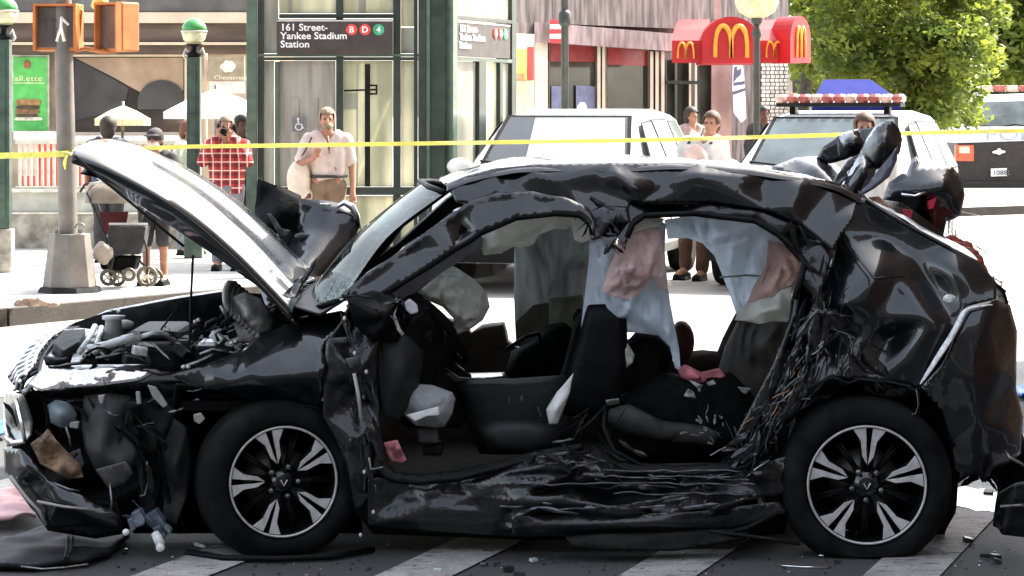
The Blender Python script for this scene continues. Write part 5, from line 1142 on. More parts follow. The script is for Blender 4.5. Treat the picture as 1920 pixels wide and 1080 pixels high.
P('hatch_glass_frame', [(1660,232,.55),(1672,228,.55),(1682,242,.55),(1686,262,.55),(1682,285,.53),(1640,318,.5),(1600,366,.45),(1588,348,.5),(1600,318,.55),(1618,288,.58),(1632,262,.58),(1645,242,.56)], paint, car, inner=[(1655,270,.46),(1620,320,.42)], th=.035, L=.03, disp=cz((6,6,6), .008, 4))
P('hatch_glass', [(1684,272,.50),(1682,300,.47),(1668,330,.43),(1640,352,.40),(1604,373,.38),(1630,340,.42)], mat('grey_tinted_glass', (.05,.055,.075), rough=.3, coat=.5), car, th=.01, L=.06, inner=[(1655,322,.45)])
P('crumpled_bracket', [(1557,352,.5),(1568,330,.5),(1590,300,.5),(1602,292,.5),(1600,310,.5),(1588,322,.5),(1590,332,.5),(1578,345,.5),(1566,356,.5)], steel, car, L=.015, smooth=0, disp=cf((20,20,20), .02, 2))
P('hatch_panel', [(1655,385,1.1),(1668,345,1.1),(1690,325,1.1),(1700,330,1.1),(1712,302,1.15),(1720,296,1.15),(1726,318,1.1),(1782,316,1.1),(1798,334,1.1),(1804,365,1.1),(1796,402,1.1),(1772,412,1.1),(1768,440,1.1),(1742,444,1.1),(1700,425,1.1)], paint, car, inner=[(1720,360,1.0),(1770,350,.98),(1750,400,1.05)], th=.03, L=.04, smooth=1, disp=cf((6,6,6), .03, 3))
P('hatch_inner', [(1625,372,.7),(1690,380,.8),(1760,430,.9),(1790,470,.9),(1700,440,.6),(1640,400,.5)], blk, car, L=.04, disp=cf((8,8,8), .04, 2))
mb = MB(); mb.pprism([(1690,392),(1712,394),(1706,414),(1697,410)], .62, .03); mb.build('red_lamp_shard', mat('bright_red_shard', (.6,.02,.06), rough=.3, coat=.5), car); mb = MB(); mb.pprism([(1740,378),(1756,370),(1750,390),(1742,392)], .95, .03); mb.build('red_lamp_shard', mat('bright_red_shard', (.6,.02,.06), rough=.3, coat=.5), car)
P('torn_seat_scrap', [(1626,370,.6),(1648,368,.6),(1665,385,.6),(1668,402,.6),(1650,400,.6),(1636,388,.6)], mat('tan_scrap', (.40,.25,.17), rough=.8, var=.4, vs=20), car, L=.02, disp=cf((16,16,16), .03, 2))
P('tail_lamp', [(1762,445,1.0),(1785,440,1.0),(1815,455,1.0),(1840,480,1.0),(1850,510,1.0),(1838,520,1.0),(1800,480,1.0)], mat('cracked_red_lamp', (.50,.08,.06), rough=.25, coat=.8, var=.5, vs=30, trans=.3), car, th=.04, L=.02, smooth=0, disp=cf((16,16,16), .03, 7))
shreds('torn_metal', [(1775,450),(1830,480),(1865,530),(1880,560)], 70, mat('pale_shard', (.40,.32,.22), rough=.5, var=.4), (.03,.08), .006, (9,9), (.6,1.1), 31, .8)
mb = MB(); mb.tube([at(1690,364,1.0), at(1715,368,.98), at(1735,360,.98)], .006, 5); mb.build('trim_strip', chrome, car, smooth=True); mb = MB(); mb.tube([at(1762,350,1.0), at(1775,348,1.0)], .008, 5); mb.build('trim_strip', chrome, car, smooth=True); mb = MB(); mb.tube([at(1625,378,.5), at(1640,385,.5), at(1650,392,.5)], .007, 5); mb.build('trim_strip', chrome, car, smooth=True); 
# -- far side structure
P('far_rail', [(850,362,1.6),(1150,330,1.6),(1560,352,1.6),(1600,420,1.6),(1560,470,1.6),(1470,430,1.6),(1300,400,1.6),(1000,392,1.6),(900,410,1.6),(700,545,1.55),(660,535,1.5)], blk, car, th=.04, L=.08)
mb = MB(); mb.tube([at(1108,380,1.62), at(1120,470,1.66), at(1135,560,1.7), at(1140,700,1.7)], .05, 8, flat=.6); mb.build('far_b_pillar', blk, car, smooth=True)
P('far_side_lower', [(560,600,1.7),(700,575,1.72),(800,590,1.72),(870,605,1.72),(884,624,1.72),(905,612,1.72),(945,606,1.72),(952,640,1.72),(972,652,1.72),(1010,618,1.72),(1100,630,1.72),(1200,640,1.72),(1265,680,1.72),(1290,662,1.72),(1345,660,1.72),(1368,610,1.72),(1385,575,1.72),(1500,560,1.7),(1700,560,1.7),(1700,872,1.72),(560,872,1.72)], brown, car, th=.06, L=.08, smooth=1, disp=cf((4,4,4), .06, 2))
# -- floor, bulkhead, boot walls (close the interior)
mb = MB()
x0, x1 = X_(640,0), X_(1500,0)
mb.box(x0, x1, .12, 1.68, .20, .26); mb.build('floor_pan', fabric, car)
P('underbody', [(640,930,.10),(1480,930,.10),(1470,1000,.12),(1300,1012,.14),(960,1010,.14),(700,1000,.12)], blk, car, th=.02, L=.06, disp=cz((4,4,8), .02, 2))
mb = MB(); mb.box(X_(560,0), X_(1760,0), .55, 1.6, .10, .19); mb.build('floor_underside', blk, car)
P('bulkhead', [(640,600,.3),(720,560,.5),(740,560,1.6),(700,870,1.6),(690,890,.2),(660,860,.1)], blk, car, L=.08)
P('boot_wall', [(1520,480,.3),(1700,470,.4),(1860,560,.4),(1860,800,.4),(1540,860,.4),(1500,700,.35)], blk, car, L=.1)
# -- front fender
P('front_fender', [(322,703,.03),(380,686,.07),(455,658,.12),(490,625,.17),(560,598,.21),(640,583,.22),(654,590,.20),(640,612,.14),(610,640,.07),(604,655,.04),(611,690,.0),(604,740,.03),(600,778,.10),(560,770,.08),(500,756,.07),(440,742,.06),(380,730,.05),(345,720,.04)], paint, car,
  inner=[(400,702,.02),(470,688,.0),(520,660,.05),(580,630,.11),(600,700,-.03),(540,706,-.03),(480,712,-.02),(430,718,.0),(590,740,.04),(540,738,.03),(480,732,.02)], th=.006, L=.03, smooth=5, disp=lambda p: noise.noise(p*2)*.003)
P('fender_liner', [(330,720,.1),(440,735,.08),(600,765,.06),(640,830,.12),(660,960,.14),(640,1000,.2),(600,900,.35),(560,830,.4),(480,790,.35),(420,790,.35),(380,850,.35),(360,1000,.3),(330,1000,.25),(310,860,.15)], blk, car, th=.01, L=.04, disp=cz((5,5,5), .02, 3))
P('front_inner_wall', [(250,720,.42),(660,720,.42),(680,1000,.42),(250,1000,.42)], blk, car, L=.1)
# -- hinge pillar / door hole leading edge
P('hinge_pillar', [(612,640,.02),(640,605,.05),(655,570,.10),(700,555,.12),(722,560,.12),(712,640,.06),(706,720,.05),(712,800,.05),(726,860,.06),(745,895,.06),(700,930,.05),(668,960,.04),(655,900,.03),(640,840,.04),(606,780,.02),(608,720,.02)], paint2, car,
  inner=[(660,620,.1),(660,700,-.02),(690,760,.1),(660,820,.0),(690,860,.02)], th=.01, L=.025, smooth=1, disp=cf((6,6,4), .030, 5, (12,12,10), .012))
P('mirror_mount', [(652,560,.0),(700,545,.0),(760,560,.03),(770,600,.08),(745,640,.1),(700,640,.05),(665,610,.02)], blk, car, inner=[(710,590,-.08)], th=.01, L=.02, smooth=0, disp=cf((10,10,10), .04, 3))
shreds('torn_metal', [(650,560),(700,560),(750,580)], 60, paint2, (.04,.12), .012, (16,14), (-.05,.06), 41, .7)
shreds('torn_metal', [(650,600),(675,700),(690,820),(700,900)], 60, paint2, (.06,.18), .012, (14,22), (-.04,.03), 42, .35)
rg = random.Random(9); first = None
for x, y in ((646,597),(620,631),(686,650),(687,697),(682,745),(665,662),(683,885),(657,825),(700,960),(676,1003)):
    mb = MB(); mb.ball((0,0,0), .007, 8, 6, (1,.6,1.3)); o = link('bolt', mb.mesh('bolt'), mgrey if rg.random() < .4 else alum, car, True); o.location = at(x, y, -.05)-car.location
mb = MB(); mb.tube([at(745,560,.0), at(738,590,-.02), at(748,618,-.02), at(756,628,-.02)], .008, 6); mb.build('cable', mat('pale_cable', (.32,.33,.30), rough=.5), car, smooth=True); mb = MB(); mb.tube([at(664,700,-.05), at(672,740,-.05), at(678,790,-.04)], .008, 6); mb.build('cable', mat('pale_cable', (.32,.33,.30), rough=.5), car, smooth=True); mb = MB(); mb.tube([at(692,858,-.04), at(695,880,-.04), at(718,876,-.04)], .004, 4); mb.build('cable', mat('pale_cable', (.32,.33,.30), rough=.5), car, smooth=True); 
mb = MB(); mb.pprism([(757,568),(768,560),(782,572),(784,586),(770,590),(760,580)], .02, .03); mb.build('mirror_bracket', mat('white_lilac_plastic', (.65,.62,.68), rough=.4), car, bevel=.006)
P('dark_bracket', [(618,634,-.04),(650,632,-.04),(650,642,-.04),(620,644,-.04)], mgrey, car, L=.03); P('dark_bracket', [(648,672,-.04),(674,668,-.05),(678,684,-.04),(655,692,-.04)], mgrey, car, L=.03)
# -- sill
P('sill', [(690,900,-.0),(730,890,.02),(770,905,.05),(850,892,.05),(960,862,.03),(1040,846,.0),(1100,848,-.0),(1140,866,.0),(1200,880,.0),(1300,884,.0),(1390,878,.0),(1450,862,.0),(1495,850,.0),(1500,900,.02),(1470,950,.02),(1400,975,.02),(1300,990,.02),(1150,1004,.02),(960,1006,.0),(820,996,.02),(690,985,.02)], paint2, car,
  inner=[(800,920,.0),(800,960,-.02),(900,900,-.02),(900,960,-.03),(970,880,-.09),(980,930,-.12),(1000,980,-.10),(1060,870,-.14),(1070,905,-.05),(1060,935,-.14),(1130,890,-.10),(1140,920,-.03),(1140,950,-.13),(1140,985,-.10),(1230,900,-.10),(1230,920,-.02),(1240,940,-.11),(1260,970,-.09),(1330,900,-.10),(1330,925,-.02),(1340,950,-.10),(1420,890,-.06),(1420,930,.0),(1430,950,-.06)], th=.006, L=.022, smooth=1,
  disp=lambda p: (ridged(p, (1.0,2.5,8), .065, 3)+facet(p, (2.5,2.5,6), .020, 2))*(1 if p.x > X_(950,0) else .3))
mb = MB(); rg = random.Random(2)
for y0, x0, x1 in ((868,1010,1100),(882,1130,1400),(893,1130,1380),(908,970,1410),(925,1150,1420)):
    n = 14; mb.tube([at(x0+(x1-x0)*i/n, y0+rg.uniform(-3,3), -.13+rg.uniform(-.015,.015)) for i in range(n+1)], .006, 5, flat=.6)
mb.build('crushed_sill_edge', mat('scraped_metal', (.09,.09,.10), rough=.35, metal=.7, var=.4, vs=20), car, smooth=True)
P('door_sill_lip', [(705,840,.02),(716,868,.0),(740,886,-.02),(790,892,-.02),(860,884,-.02),(940,866,-.01),(1010,846,0),(1090,832,.0),(1094,842,-.01),(1010,860,-.03),(940,880,-.05),(860,900,-.06),(780,908,-.05),(730,902,-.04),(700,875,-.02)], blk, car, th=.02, L=.03, smooth=2)
shreds('torn_metal', [(960,900),(1000,870),(1060,850),(1110,850),(1150,880)], 50, paint2, (.05,.16), .014, (16,12), (-.14,-.02), 51, .5)
shreds('torn_metal', [(960,920),(1000,880),(1100,870),(1200,900),(1400,900)], 24, MATS['scraped_metal'], (.04,.14), .006, (20,14), (-.16,-.06), 52, .35)
shreds('torn_metal', [(980,950),(1100,948),(1300,952),(1430,945)], 36, MATS['scraped_metal'], (.05,.16), .007, (30,5), (-.16,-.10), 53, .12)
P('lower_skirt', [(960,968,-.10),(1300,960,-.10),(1460,940,-.02),(1480,960,-.02),(1380,992,-.05),(1150,1006,-.08),(960,1004,-.08)], paint2, car, inner=[(1060,985,-.15),(1200,982,-.15)], L=.03, smooth=3, disp=cz((1.2,4,14), .012, 8))
P('hanging_undertray', [(1060,1008,-.10),(1120,1002,-.12),(1260,1000,-.10),(1400,985,-.02),(1400,1010,-.06),(1265,1032,-.12),(1150,1030,-.14),(1075,1026,-.12)], dgrey, car, L=.03, smooth=2, th=.02, disp=cz((3,4,10), .012, 8))
mb = MB(); mb.tube([at(1500,940,.0), at(1400,990,-.05), at(1270,1020,-.1)], .010, 6); mb.build('brake_pipe', dgrey, car, smooth=True); mb = MB(); mb.tube([at(1330,995,-.08), at(1440,1010,-.08), at(1500,1020,-.06)], .008, 5); mb.build('brake_pipe', dgrey, car, smooth=True); mb = MB(); mb.tube([at(1265,1018,-.1), at(1310,1024,-.12), at(1300,1018,-.12)], .006, 5); mb.build('brake_pipe', dgrey, car, smooth=True); 
# -- front end
P('front_carrier', [(30,735,.25),(290,715,.25),(330,730,.25),(330,1000,.3),(220,990,.3),(60,950,.3),(20,880,.3)], blk, car, L=.05, smooth=0, disp=cf((6,6,6), .05, 4))
P('headlight', [(56,722,.04),(80,695,.06),(150,697,.03),(220,694,.03),(276,695,.05),(290,700,.06),(262,714,.02),(200,722,-.01),(130,728,-.02),(75,733,.0)], chrome, car, inner=[(120,712,-.03),(200,707,-.03)], th=.02, L=.03, smooth=2, disp=cz((6,6,6), .006, 2))
P('headlight_bezel', [(40,735,.06),(74,696,.10),(92,694,.08),(58,730,.02),(46,742,.04)], paint, car, L=.05)
P('wing_edge', [(90,690,.1),(160,685,.1),(280,684,.1),(330,700,.1),(300,705,.08),(276,695,.06),(150,696,.05),(92,694,.06)], paint, car, L=.04)
P('fascia_corner', [(10,735,.35),(44,738,.06),(62,790,.04),(60,815,.04),(48,832,.04),(14,838,.2),(6,800,.35)], paint, car, L=.04, disp=cz((5,5,5), .01))
mb = MB(); mb.tube([at(30,748,.08), at(40,790,.04), at(47,828,.03)], .009, 6); mb.build('chrome_trim', chrome, car, smooth=True); mb = MB(); mb.tube([at(12,820,.2), at(24,830,.1), at(47,828,.03)], .011, 6); mb.build('chrome_trim', chrome, car, smooth=True); mb = MB(); mb.tube([at(10,760,.35), at(10,800,.3), at(18,828,.15)], .009, 6); mb.build('chrome_trim', chrome, car, smooth=True); 
# grille mesh wrapping away to the far side
gi = [at(76,697,.12), at(84,668,.5), at(106,638,.95), at(150,612,1.4)]; go = [at(42,738,.10), at(24,715,.5), at(52,672,.95), at(110,628,1.4)]
G('grille', [gi, [a.lerp(b, .5)+Vector((-.02,-.01,.01)) for a, b in zip(gi, go)], go], blk, car, 16, 8)
def crl(p, t):
    n = len(p)-1; x = t*n; i = min(int(x), n-1); return p[i].lerp(p[i+1], x-i)
for i in range(9):
    t = .04+i/9*.9; mb = MB(); a, b_ = crl(gi, t), crl(go, t); mb.tube([a+Vector((-.02,-.01,.012)), a.lerp(b_, .5)+Vector((-.045,-.015,.02)), b_+Vector((-.02,-.01,.01))], .012, 6); mb.build('grille_bar', chrome, car, smooth=True)
mb = MB()
for k in (.0, .33, .66, 1.): mb.tube([crl(gi, t/10).lerp(crl(go, t/10), k)+Vector((-.03,-.012,.018)) for t in range(11)], .009, 6)
mb.build('grille_surround', chrome, car, smooth=True)
P('liner_sheet', [(158,742,.05),(200,738,.03),(246,742,.06),(250,800,.05),(258,850,.03),(240,895,.0),(205,915,.0),(178,880,.0),(160,840,.0),(152,790,.04)], mat('olive_plastic', (.016,.0175,.015), rough=.55, var=.3, vs=8, bump=.3, bs=8), car, inner=[(200,790,-.02),(190,850,-.05),(225,870,-.04)], L=.03, smooth=1, disp=cf((6,6,6), .02, 3))
P('liner_flap', [(180,880,-.03),(235,865,-.05),(250,885,-.03),(235,905,-.02),(205,918,-.02)], mgrey, car, L=.03)
P('arch_liner_fold', [(290,830,.10),(320,780,.10),(350,800,.08),(358,860,.05),(350,930,.03),(330,985,.02),(305,975,.05),(312,900,.08)], dgrey, car, inner=[(330,870,-.02)], L=.03, disp=cz((8,8,3), .03, 3))
P('arch_liner_fold', [(250,760,.12),(300,740,.12),(330,770,.10),(310,860,.12),(290,960,.10),(262,970,.12),(258,860,.14)], blk, car, inner=[(285,850,.02)], L=.03, disp=cf((6,6,3), .03, 6))
P('washer_bottle', [(92,760,.06),(108,752,.04),(130,760,.03),(142,776,.04),(138,796,.05),(118,800,.05),(98,790,.06)], mat('blue_grey_plastic', (.14,.18,.20), rough=.5), car, inner=[(116,776,-.03)], th=.02, L=.02, smooth=4)
P('crumpled_rag', [(58,832,.02),(78,818,.0),(90,805,.0),(105,825,-.02),(122,845,-.02),(150,870,.0),(156,895,.0),(130,898,.0),(104,885,.0),(76,870,.0)], rag, car, L=.012, smooth=0, disp=cf((6,6,6), .09, 5, (12,12,12), .02))
P('foam_block', [(128,850,.03),(150,840,.03),(158,870,.02),(150,880,.02),(135,868,.02)], mgrey, car, L=.02, disp=cf((14,14,14), .02, 5))
for ol in ([(276,722),(292,726),(305,745),(314,760),(306,765),(286,745)], [(362,778),(376,774),(384,786),(374,796),(364,790)], [(254,734),(262,735),(264,758),(256,758)], [(183,742),(196,740),(192,758),(186,756)], [(131,792),(148,790),(146,804),(130,802)]):
    mb = MB(); mb.pprism(ol, -.03, .02); mb.build('bracket', mat('pale_bracket', (.26,.25,.23), rough=.5, var=.2), car, bevel=.004)
mb = MB(); mb.tube([at(124,800,.0), at(130,820,.0), at(133,838,.0)], .006, 6); mb.build('metal_strut', steel, car, smooth=True); mb = MB(); mb.tube([at(205,900,-.02), at(210,940,-.03), at(207,970,-.03)], .005, 5); mb.build('metal_strut', steel, car, smooth=True); mb = MB(); mb.tube([at(275,865,.0), at(280,895,.0), at(272,928,.0), at(262,930,0)], .006, 5); mb.build('metal_strut', steel, car, smooth=True); mb = MB(); mb.tube([at(100,905,-.04), at(130,918,-.05), at(150,920,-.04)], .006, 5); mb.build('metal_strut', steel, car, smooth=True); 
# bumper beam / lower cover
P('front_bumper', [(10,840,.12),(40,842,.0),(62,862,-.02),(90,900,-.04),(110,912,-.04),(150,925,-.04),(180,945,-.04),(222,960,-.02),(220,990,-.02),(160,985,-.04),(100,990,-.04),(82,975,-.03),(58,950,.0),(30,910,.05),(12,885,.12)], paint, car, inner=[(50,880,-.05),(110,940,-.07),(170,965,-.07)], th=.015, L=.03, smooth=2, disp=cz((4,4,4), .015, 3))
mb = MB(); mb.tube([at(20,892,.02), at(34,912,-.02), at(52,936,-.05), at(72,956,-.06), at(86,985,-.05)], .007, 6); mb.build('bumper_edge', mat('pale_edge', (.30,.29,.26), rough=.4), car, smooth=True); mb = MB(); mb.tube([at(70,940,-.07), at(120,950,-.09), at(168,955,-.09)], .006, 6); mb.build('bumper_edge', mat('pale_edge', (.30,.29,.26), rough=.4), car, smooth=True); 
P('splash_shield', [(60,950,.2),(100,930,.15),(220,940,.1),(235,1000,.1),(180,1010,.1),(90,995,.15)], blk, car, L=.04, disp=cz((6,6,6), .02))
shreds('torn_plastic', [(160,740),(250,800),(260,900)], 60, dgrey, (.05,.16), .012, (30,40), (-.02,.12), 61, .6)
shreds('torn_plastic', [(60,780),(120,820),(140,860)], 50, blk, (.05,.14), .014, (22,26), (.0,.12), 62, .7)
shreds('torn_plastic', [(250,780),(300,860),(330,960)], 50, blk, (.06,.2), .014, (22,40), (.02,.12), 63, .4)
shreds('torn_plastic', [(100,770),(200,770),(320,760)], 26, steel, (.02,.06), .005, (40,30), (-.03,.08), 64, .9)
# -- engine bay
P('far_fender', [(90,640,1.55),(130,608,1.55),(200,585,1.55),(330,560,1.55),(430,545,1.6),(540,556,1.6),(600,580,1.6),(600,700,1.6),(90,720,1.55)], blk, car, inner=[(330,620,1.5)], L=.08, disp=cz((4,4,4), .03))
P('far_fender_edge', [(100,632,1.6),(200,583,1.62),(330,557,1.64),(428,543,1.66),(430,550,1.6),(330,565,1.58),(200,592,1.56),(110,640,1.55)], paint, car, L=.05)
mb = MB(); mb.box(X_(80,0), X_(620,0), .15, 1.55, .58, .62); mb.build('engine_bay_floor', blk, car)
eng = []
def bx_(name, m, px0, py0, px1, py1, Y0, Y1, bev=.012, rot=None):
    mb = MB(); mb.pbox(px0, py0, px1, py1, Y0, Y1); return mb.build(name, m, car, bevel=bev)
bx_('engine_block', dgrey, 230, 645, 340, 700, .4, 1.1, .03); bx_('engine_cover', blk, 235, 622, 330, 645, .55, 1.1, .03)
bx_('battery', blk, 365, 650, 440, 695, .3, .6); bx_('battery_highlight', mat('white_highlight', (.75,.75,.73), rough=.35), 370, 642, 405, 653, .32, .5)  # white box stands in for the highlight on the battery
bx_('fuse_box', dgrey, 400, 640, 450, 668, .6, .9); bx_('air_box', dgrey, 300, 640, 365, 690, .5, .9, .03)
P('slam_panel', [(82,660,.9),(88,638,1.1),(112,620,1.3),(150,616,1.3),(190,620,1.0),(180,650,.6),(150,680,.3),(96,688,.2),(84,676,.4)], alum, car, inner=[(120,650,.8),(140,660,.5)], L=.03, smooth=1, disp=cf((8,8,8), .05, 6))
P('radiator_top', [(98,655,.5),(118,628,.9),(160,625,.9),(150,650,.5),(120,668,.4)], dgrey, car, L=.04, th=.04)
P('dark_slot', [(86,668,.15),(100,674,.12),(120,672,.12),(136,666,.14),(132,680,.12),(90,684,.14)], blk, car, th=.03)
mb = MB()
for l, r_ in (([(165,655,.35),(200,648,.35),(240,636,.35),(262,630,.35)], .020), ([(262,632,.35),(285,625,.35),(305,625,.4),(325,636,.5),(338,655,.6)], .010), ([(150,660,.3),(165,640,.5),(178,612,.8)], .014), ([(178,660,.3),(190,615,.8)], .014), ([(160,632,.6),(185,630,.6)], .008), ([(163,640,.5),(185,640,.5)], .008)):
    mb = MB(); mb.tube([at(*p) for p in l], r_, 8); mb.build('strut_bar', alum, car, smooth=True)
mb = MB(); mb.lathe([(.045,.0),(.035,.08),(.05,.085),(.05,.10)], at(213,635,.7), 14); mb.ball(at(232,608,.8), .04, sc=(1.2,.6,.5)); mb.build('filler_neck', mat('grey_white_plastic', (.50,.50,.48), rough=.5), car, smooth=True)
mb = MB()
for l, r_ in (([(180,672,.25),(205,668,.25),(230,660,.3),(250,668,.3),(275,680,.3)], .009), ([(410,640,.3),(403,625,.3),(422,614,.3),(425,620,.3)], .008), ([(415,572,.5),(424,590,.5),(430,602,.5)], .012), ([(375,665,.2),(400,655,.2),(430,662,.2)], .009), ([(440,650,.25),(452,655,.25),(440,662,.25),(420,660,.25)], .007), ([(340,690,.15),(370,680,.15),(400,665,.15)], .010)):
    mb = MB(); mb.tube([at(*p) for p in l], r_, 6); mb.build('hose', steel, car, smooth=True)
rg = random.Random(77)
for k_ in range(34):
    x = rg.uniform(150, 460); y = 690-(x-150)*.12+rg.uniform(-46, -4); Yx = rg.uniform(.2, 1.1); a_ = rg.uniform(-1, 1); L_ = rg.uniform(14, 46)
    m_ = rg.choice((blk, dgrey, dgrey, alum, steel, mgrey)); r_ = rg.uniform(.004, .012)
    p_ = [at(x+L_*t*math.cos(a_)+rg.uniform(-4, 4), y+L_*t*math.sin(a_)*.5-8*math.sin(math.pi*t), Yx) for t in (0, .25, .5, .75, 1)]
    mb = MB(); mb.tube(p_, r_, 6); mb.build('pipe', m_, car, smooth=True)
    if k_ % 3 == 0: mb = MB(); mb.box(-.03, .03, -.03, .03, -.018, .018, M=Matrix.Translation(at(x+12, y+6, Yx-.04)) @ Matrix.Rotation(a_, 4, 'Y') @ Matrix.Rotation(a_*2, 4, 'Z')); mb.build('connector', m_, car, bevel=.004)
# ribbed duct: crumpled grey bundle near the bulkhead
mb = MB()
for i in range(9):
    t = i/8; mb.tube([at(432+t*55+8*math.sin(a*1.3), 566+t*42-26*math.sin(a)+18*math.cos(a)+6*t, .30+.16*math.sin(a)) for a in [k*math.pi/5 for k in range(8)]], [.012,.018,.022,.026,.026,.022,.016,.01], 7)
o = mb.build('ribbed_duct', mat('grey_rubber', (.13,.13,.12), rough=.45, var=.5, vs=10, bump=.3, bs=20), car, smooth=True)
P('duct_fold', [(432,560,.25),(460,548,.25),(490,560,.25),(515,600,.22),(505,625,.2),(480,645,.2),(450,640,.2),(440,610,.22)], MATS['grey_rubber'], car, inner=[(465,590,.12),(480,620,.15)], L=.02, disp=cz((8,8,8), .045, 2))
for x, y, Yx in ((366,603,.5),(372,600,.5),(344,688,.12),(353,688,.12),(434,643,.2),(210,582,1.5),(222,584,1.5),(300,640,.6),(330,620,.9),(442,640,.25)):
    mb = MB(); mb.ball((0,0,0), .009, 8, 6); o = link('bolt', mb.mesh('bolt'), alum, car, True); o.location = at(x, y, Yx)-car.location
shreds('loose_wiring', [(230,650),(300,640),(350,660),(440,640)], 60, blk, (.08,.25), .006, (50,16), (.2,.9), 71, .6)
shreds('loose_wiring', [(180,640),(300,650),(430,640)], 24, alum, (.04,.12), .006, (60,18), (.3,.9), 72, .7)
shreds('torn_metal', [(500,590),(540,560),(570,520)], 26, steel, (.06,.16), .008, (14,14), (.2,.7), 73, .5)
P('hinge_bracket', [(520,572,.25),(545,540,.35),(575,510,.4),(594,482,.4),(590,500,.4),(570,530,.38),(555,560,.3),(548,585,.2),(530,590,.2)], paint2, car, L=.02, smooth=1, disp=cf((12,12,12), .02, 4), th=.015)
# -- far side: opened far door and mirror standing up behind the bonnet hinge
P('far_door', [(484,334,2.0),(520,350,2.0),(562,370,2.0),(572,400,1.95),(560,430,1.95),(545,470,1.9),(530,500,1.85),(512,500,1.85),(498,470,1.9),(484,440,1.95),(480,390,2.0)], blk, car, inner=[(525,400,1.9)], th=.03, L=.05, smooth=1, disp=cf((5,5,5), .04, 4))
P('far_wing', [(562,372,1.9),(600,376,1.9),(640,384,1.9),(664,398,1.88),(674,425,1.86),(660,460,1.8),(630,490,1.7),(600,520,1.6),(560,560,1.4),(520,560,1.4),(505,520,1.6),(540,470,1.85),(560,430,1.9)], paint, car, inner=[(610,430,1.8),(580,480,1.65)], th=.02, L=.05, smooth=3)
P('far_underpanel', [(470,430,1.7),(520,440,1.7),(560,500,1.6),(580,560,1.3),(500,580,1.2),(480,520,1.5)], paint2, car, L=.05, disp=cf((5,5,5), .04, 4))
mb = MB(); mb.tube([at(632,388,1.85), at(645,380,1.85), at(660,388,1.85), at(670,405,1.85), at(676,430,1.85)], [.008,.014,.018,.012,.006], 8); mb.tube([at(600,382,1.85), at(620,384,1.85)], .005, 5); mb.build('wing_trim', chrome, car, smooth=True)
P('mirror_fragment', [(500,400,1.85),(508,400,1.85),(520,415,1.85),(528,428,1.85),(545,432,1.85),(540,444,1.85),(524,442,1.85),(514,425,1.85)], mgrey, car, L=.02, smooth=0, disp=cf((20,20,20), .02, 2))
mb = MB(); mb.ball(at(568,443,1.8), .03, sc=(1.4,.5,.6)); mb.build('mirror_fragment', mgrey, car, smooth=True)

# -- interior
P('dashboard', [(708,560,.25),(760,552,.3),(800,565,.35),(840,600,.4),(860,640,.45),(850,680,.5),(880,700,.6),(900,760,.6),(860,800,.6),(760,800,.4),(712,720,.2)], dgrey, car, inner=[(780,600,.28),(770,680,.3),(830,690,.5)], th=.03, L=.04, smooth=2, disp=cz((4,4,4), .02, 2))
P('dash_side', [(712,640,.12),(760,630,.15),(790,660,.2),(780,720,.2),(745,790,.18),(718,780,.12)], mat('dark_green_grey', (.012,.0135,.013), rough=.6, var=.2), car, inner=[(755,700,.08)], th=.03, L=.04, smooth=4)
M_ = Matrix.Translation(at(822,612,.50)) @ Matrix.Rotation(R(-38), 4, 'Y') @ Matrix.Rotation(R(12), 4, 'Z')
mb = MB(); mb.tube([M_ @ Vector((.035*math.sin(2*a)*.2, .185*math.cos(a), .185*math.sin(a))) for a in [i*math.pi/16 for i in range(32)]], .017, 8, closed=True); sw = mb.build('steering_wheel', fabric, car, smooth=True)
mb = MB()
for a in (0, 2.1, 4.2): mb.tube([M_ @ Vector((0,0,0)), M_ @ Vector((.0,.18*math.cos(a),.18*math.sin(a)))], .014, 6)
mb.ball(M_ @ Vector((0,0,0)), .07, sc=(.5,1,1)); mb.build('hub', blk, sw, smooth=True)
def pillow(name, outline, m, Y, d, nz=(7,.02), L=.02, n=3, inner=None, parent=None):
    """inflated cloth bag: near and far skins bulging from a shared outline"""
    for sgn in (-1, 1):
        cx = sum(p[0] for p in outline)/len(outline); cy = sum(p[1] for p in outline)/len(outline)
        inn = [((p[0]*.55+cx*.45), (p[1]*.55+cy*.45), Y+sgn*d*.75) for p in outline]+[(cx, cy, Y+sgn*d)]
        yield P(name, [(p[0], p[1], Y) for p in outline], m, parent or car, inner=inn, th=.003, L=L, smooth=n, disp=cz((nz[0],)*3, nz[1], int(cx)))
_l = list(pillow('driver_airbag', [(758,520),(775,502),(800,494),(835,492),(860,505),(890,525),(912,548),(918,575),(905,600),(880,618),(858,626),(850,610),(852,598),(830,575),(800,562),(775,558),(760,545)], bagw, .50, .15, (9,.05), .015))
join_ = _l[1]; join_.parent = _l[0]; join_.location = (0,0,0)
join_.data.transform(Matrix.Identity(4)); join_.name = 'airbag_back'
_l = list(pillow('knee_airbag', [(745,758),(756,728),(775,720),(810,722),(848,736),(854,748),(848,775),(834,800),(815,802),(780,798),(760,780)], mat('grey_white_bag', (.30,.31,.32), rough=.85, var=.2, vs=8, bump=.3, bs=14), .22, .08, (8,.016), .015))
_l[1].parent = _l[0]; _l[1].name = 'airbag_back'
P('airbag_highlight', [(762,778,.13),(800,768,.12),(822,762,.12),(824,778,.12),(800,780,.12),(778,790,.12)], white, car, L=.012, disp=cf((20,20,20), .012, 2))  # white strip modelled as a highlight on the knee airbag
bx_('pedal_post', mgrey, 783, 803, 822, 832, .25, .3); bx_('pedal', dgrey, 792, 834, 830, 855, .3, .45)
P('red_paper', [(718,830,.08),(745,825,.08),(762,862,.08),(755,868,.08),(735,865,.08),(722,845,.08)], mat('pink_red_paper', (.55,.16,.17), rough=.7, var=.7, vs=20), car, L=.02, disp=cf((10,10,10), .02))
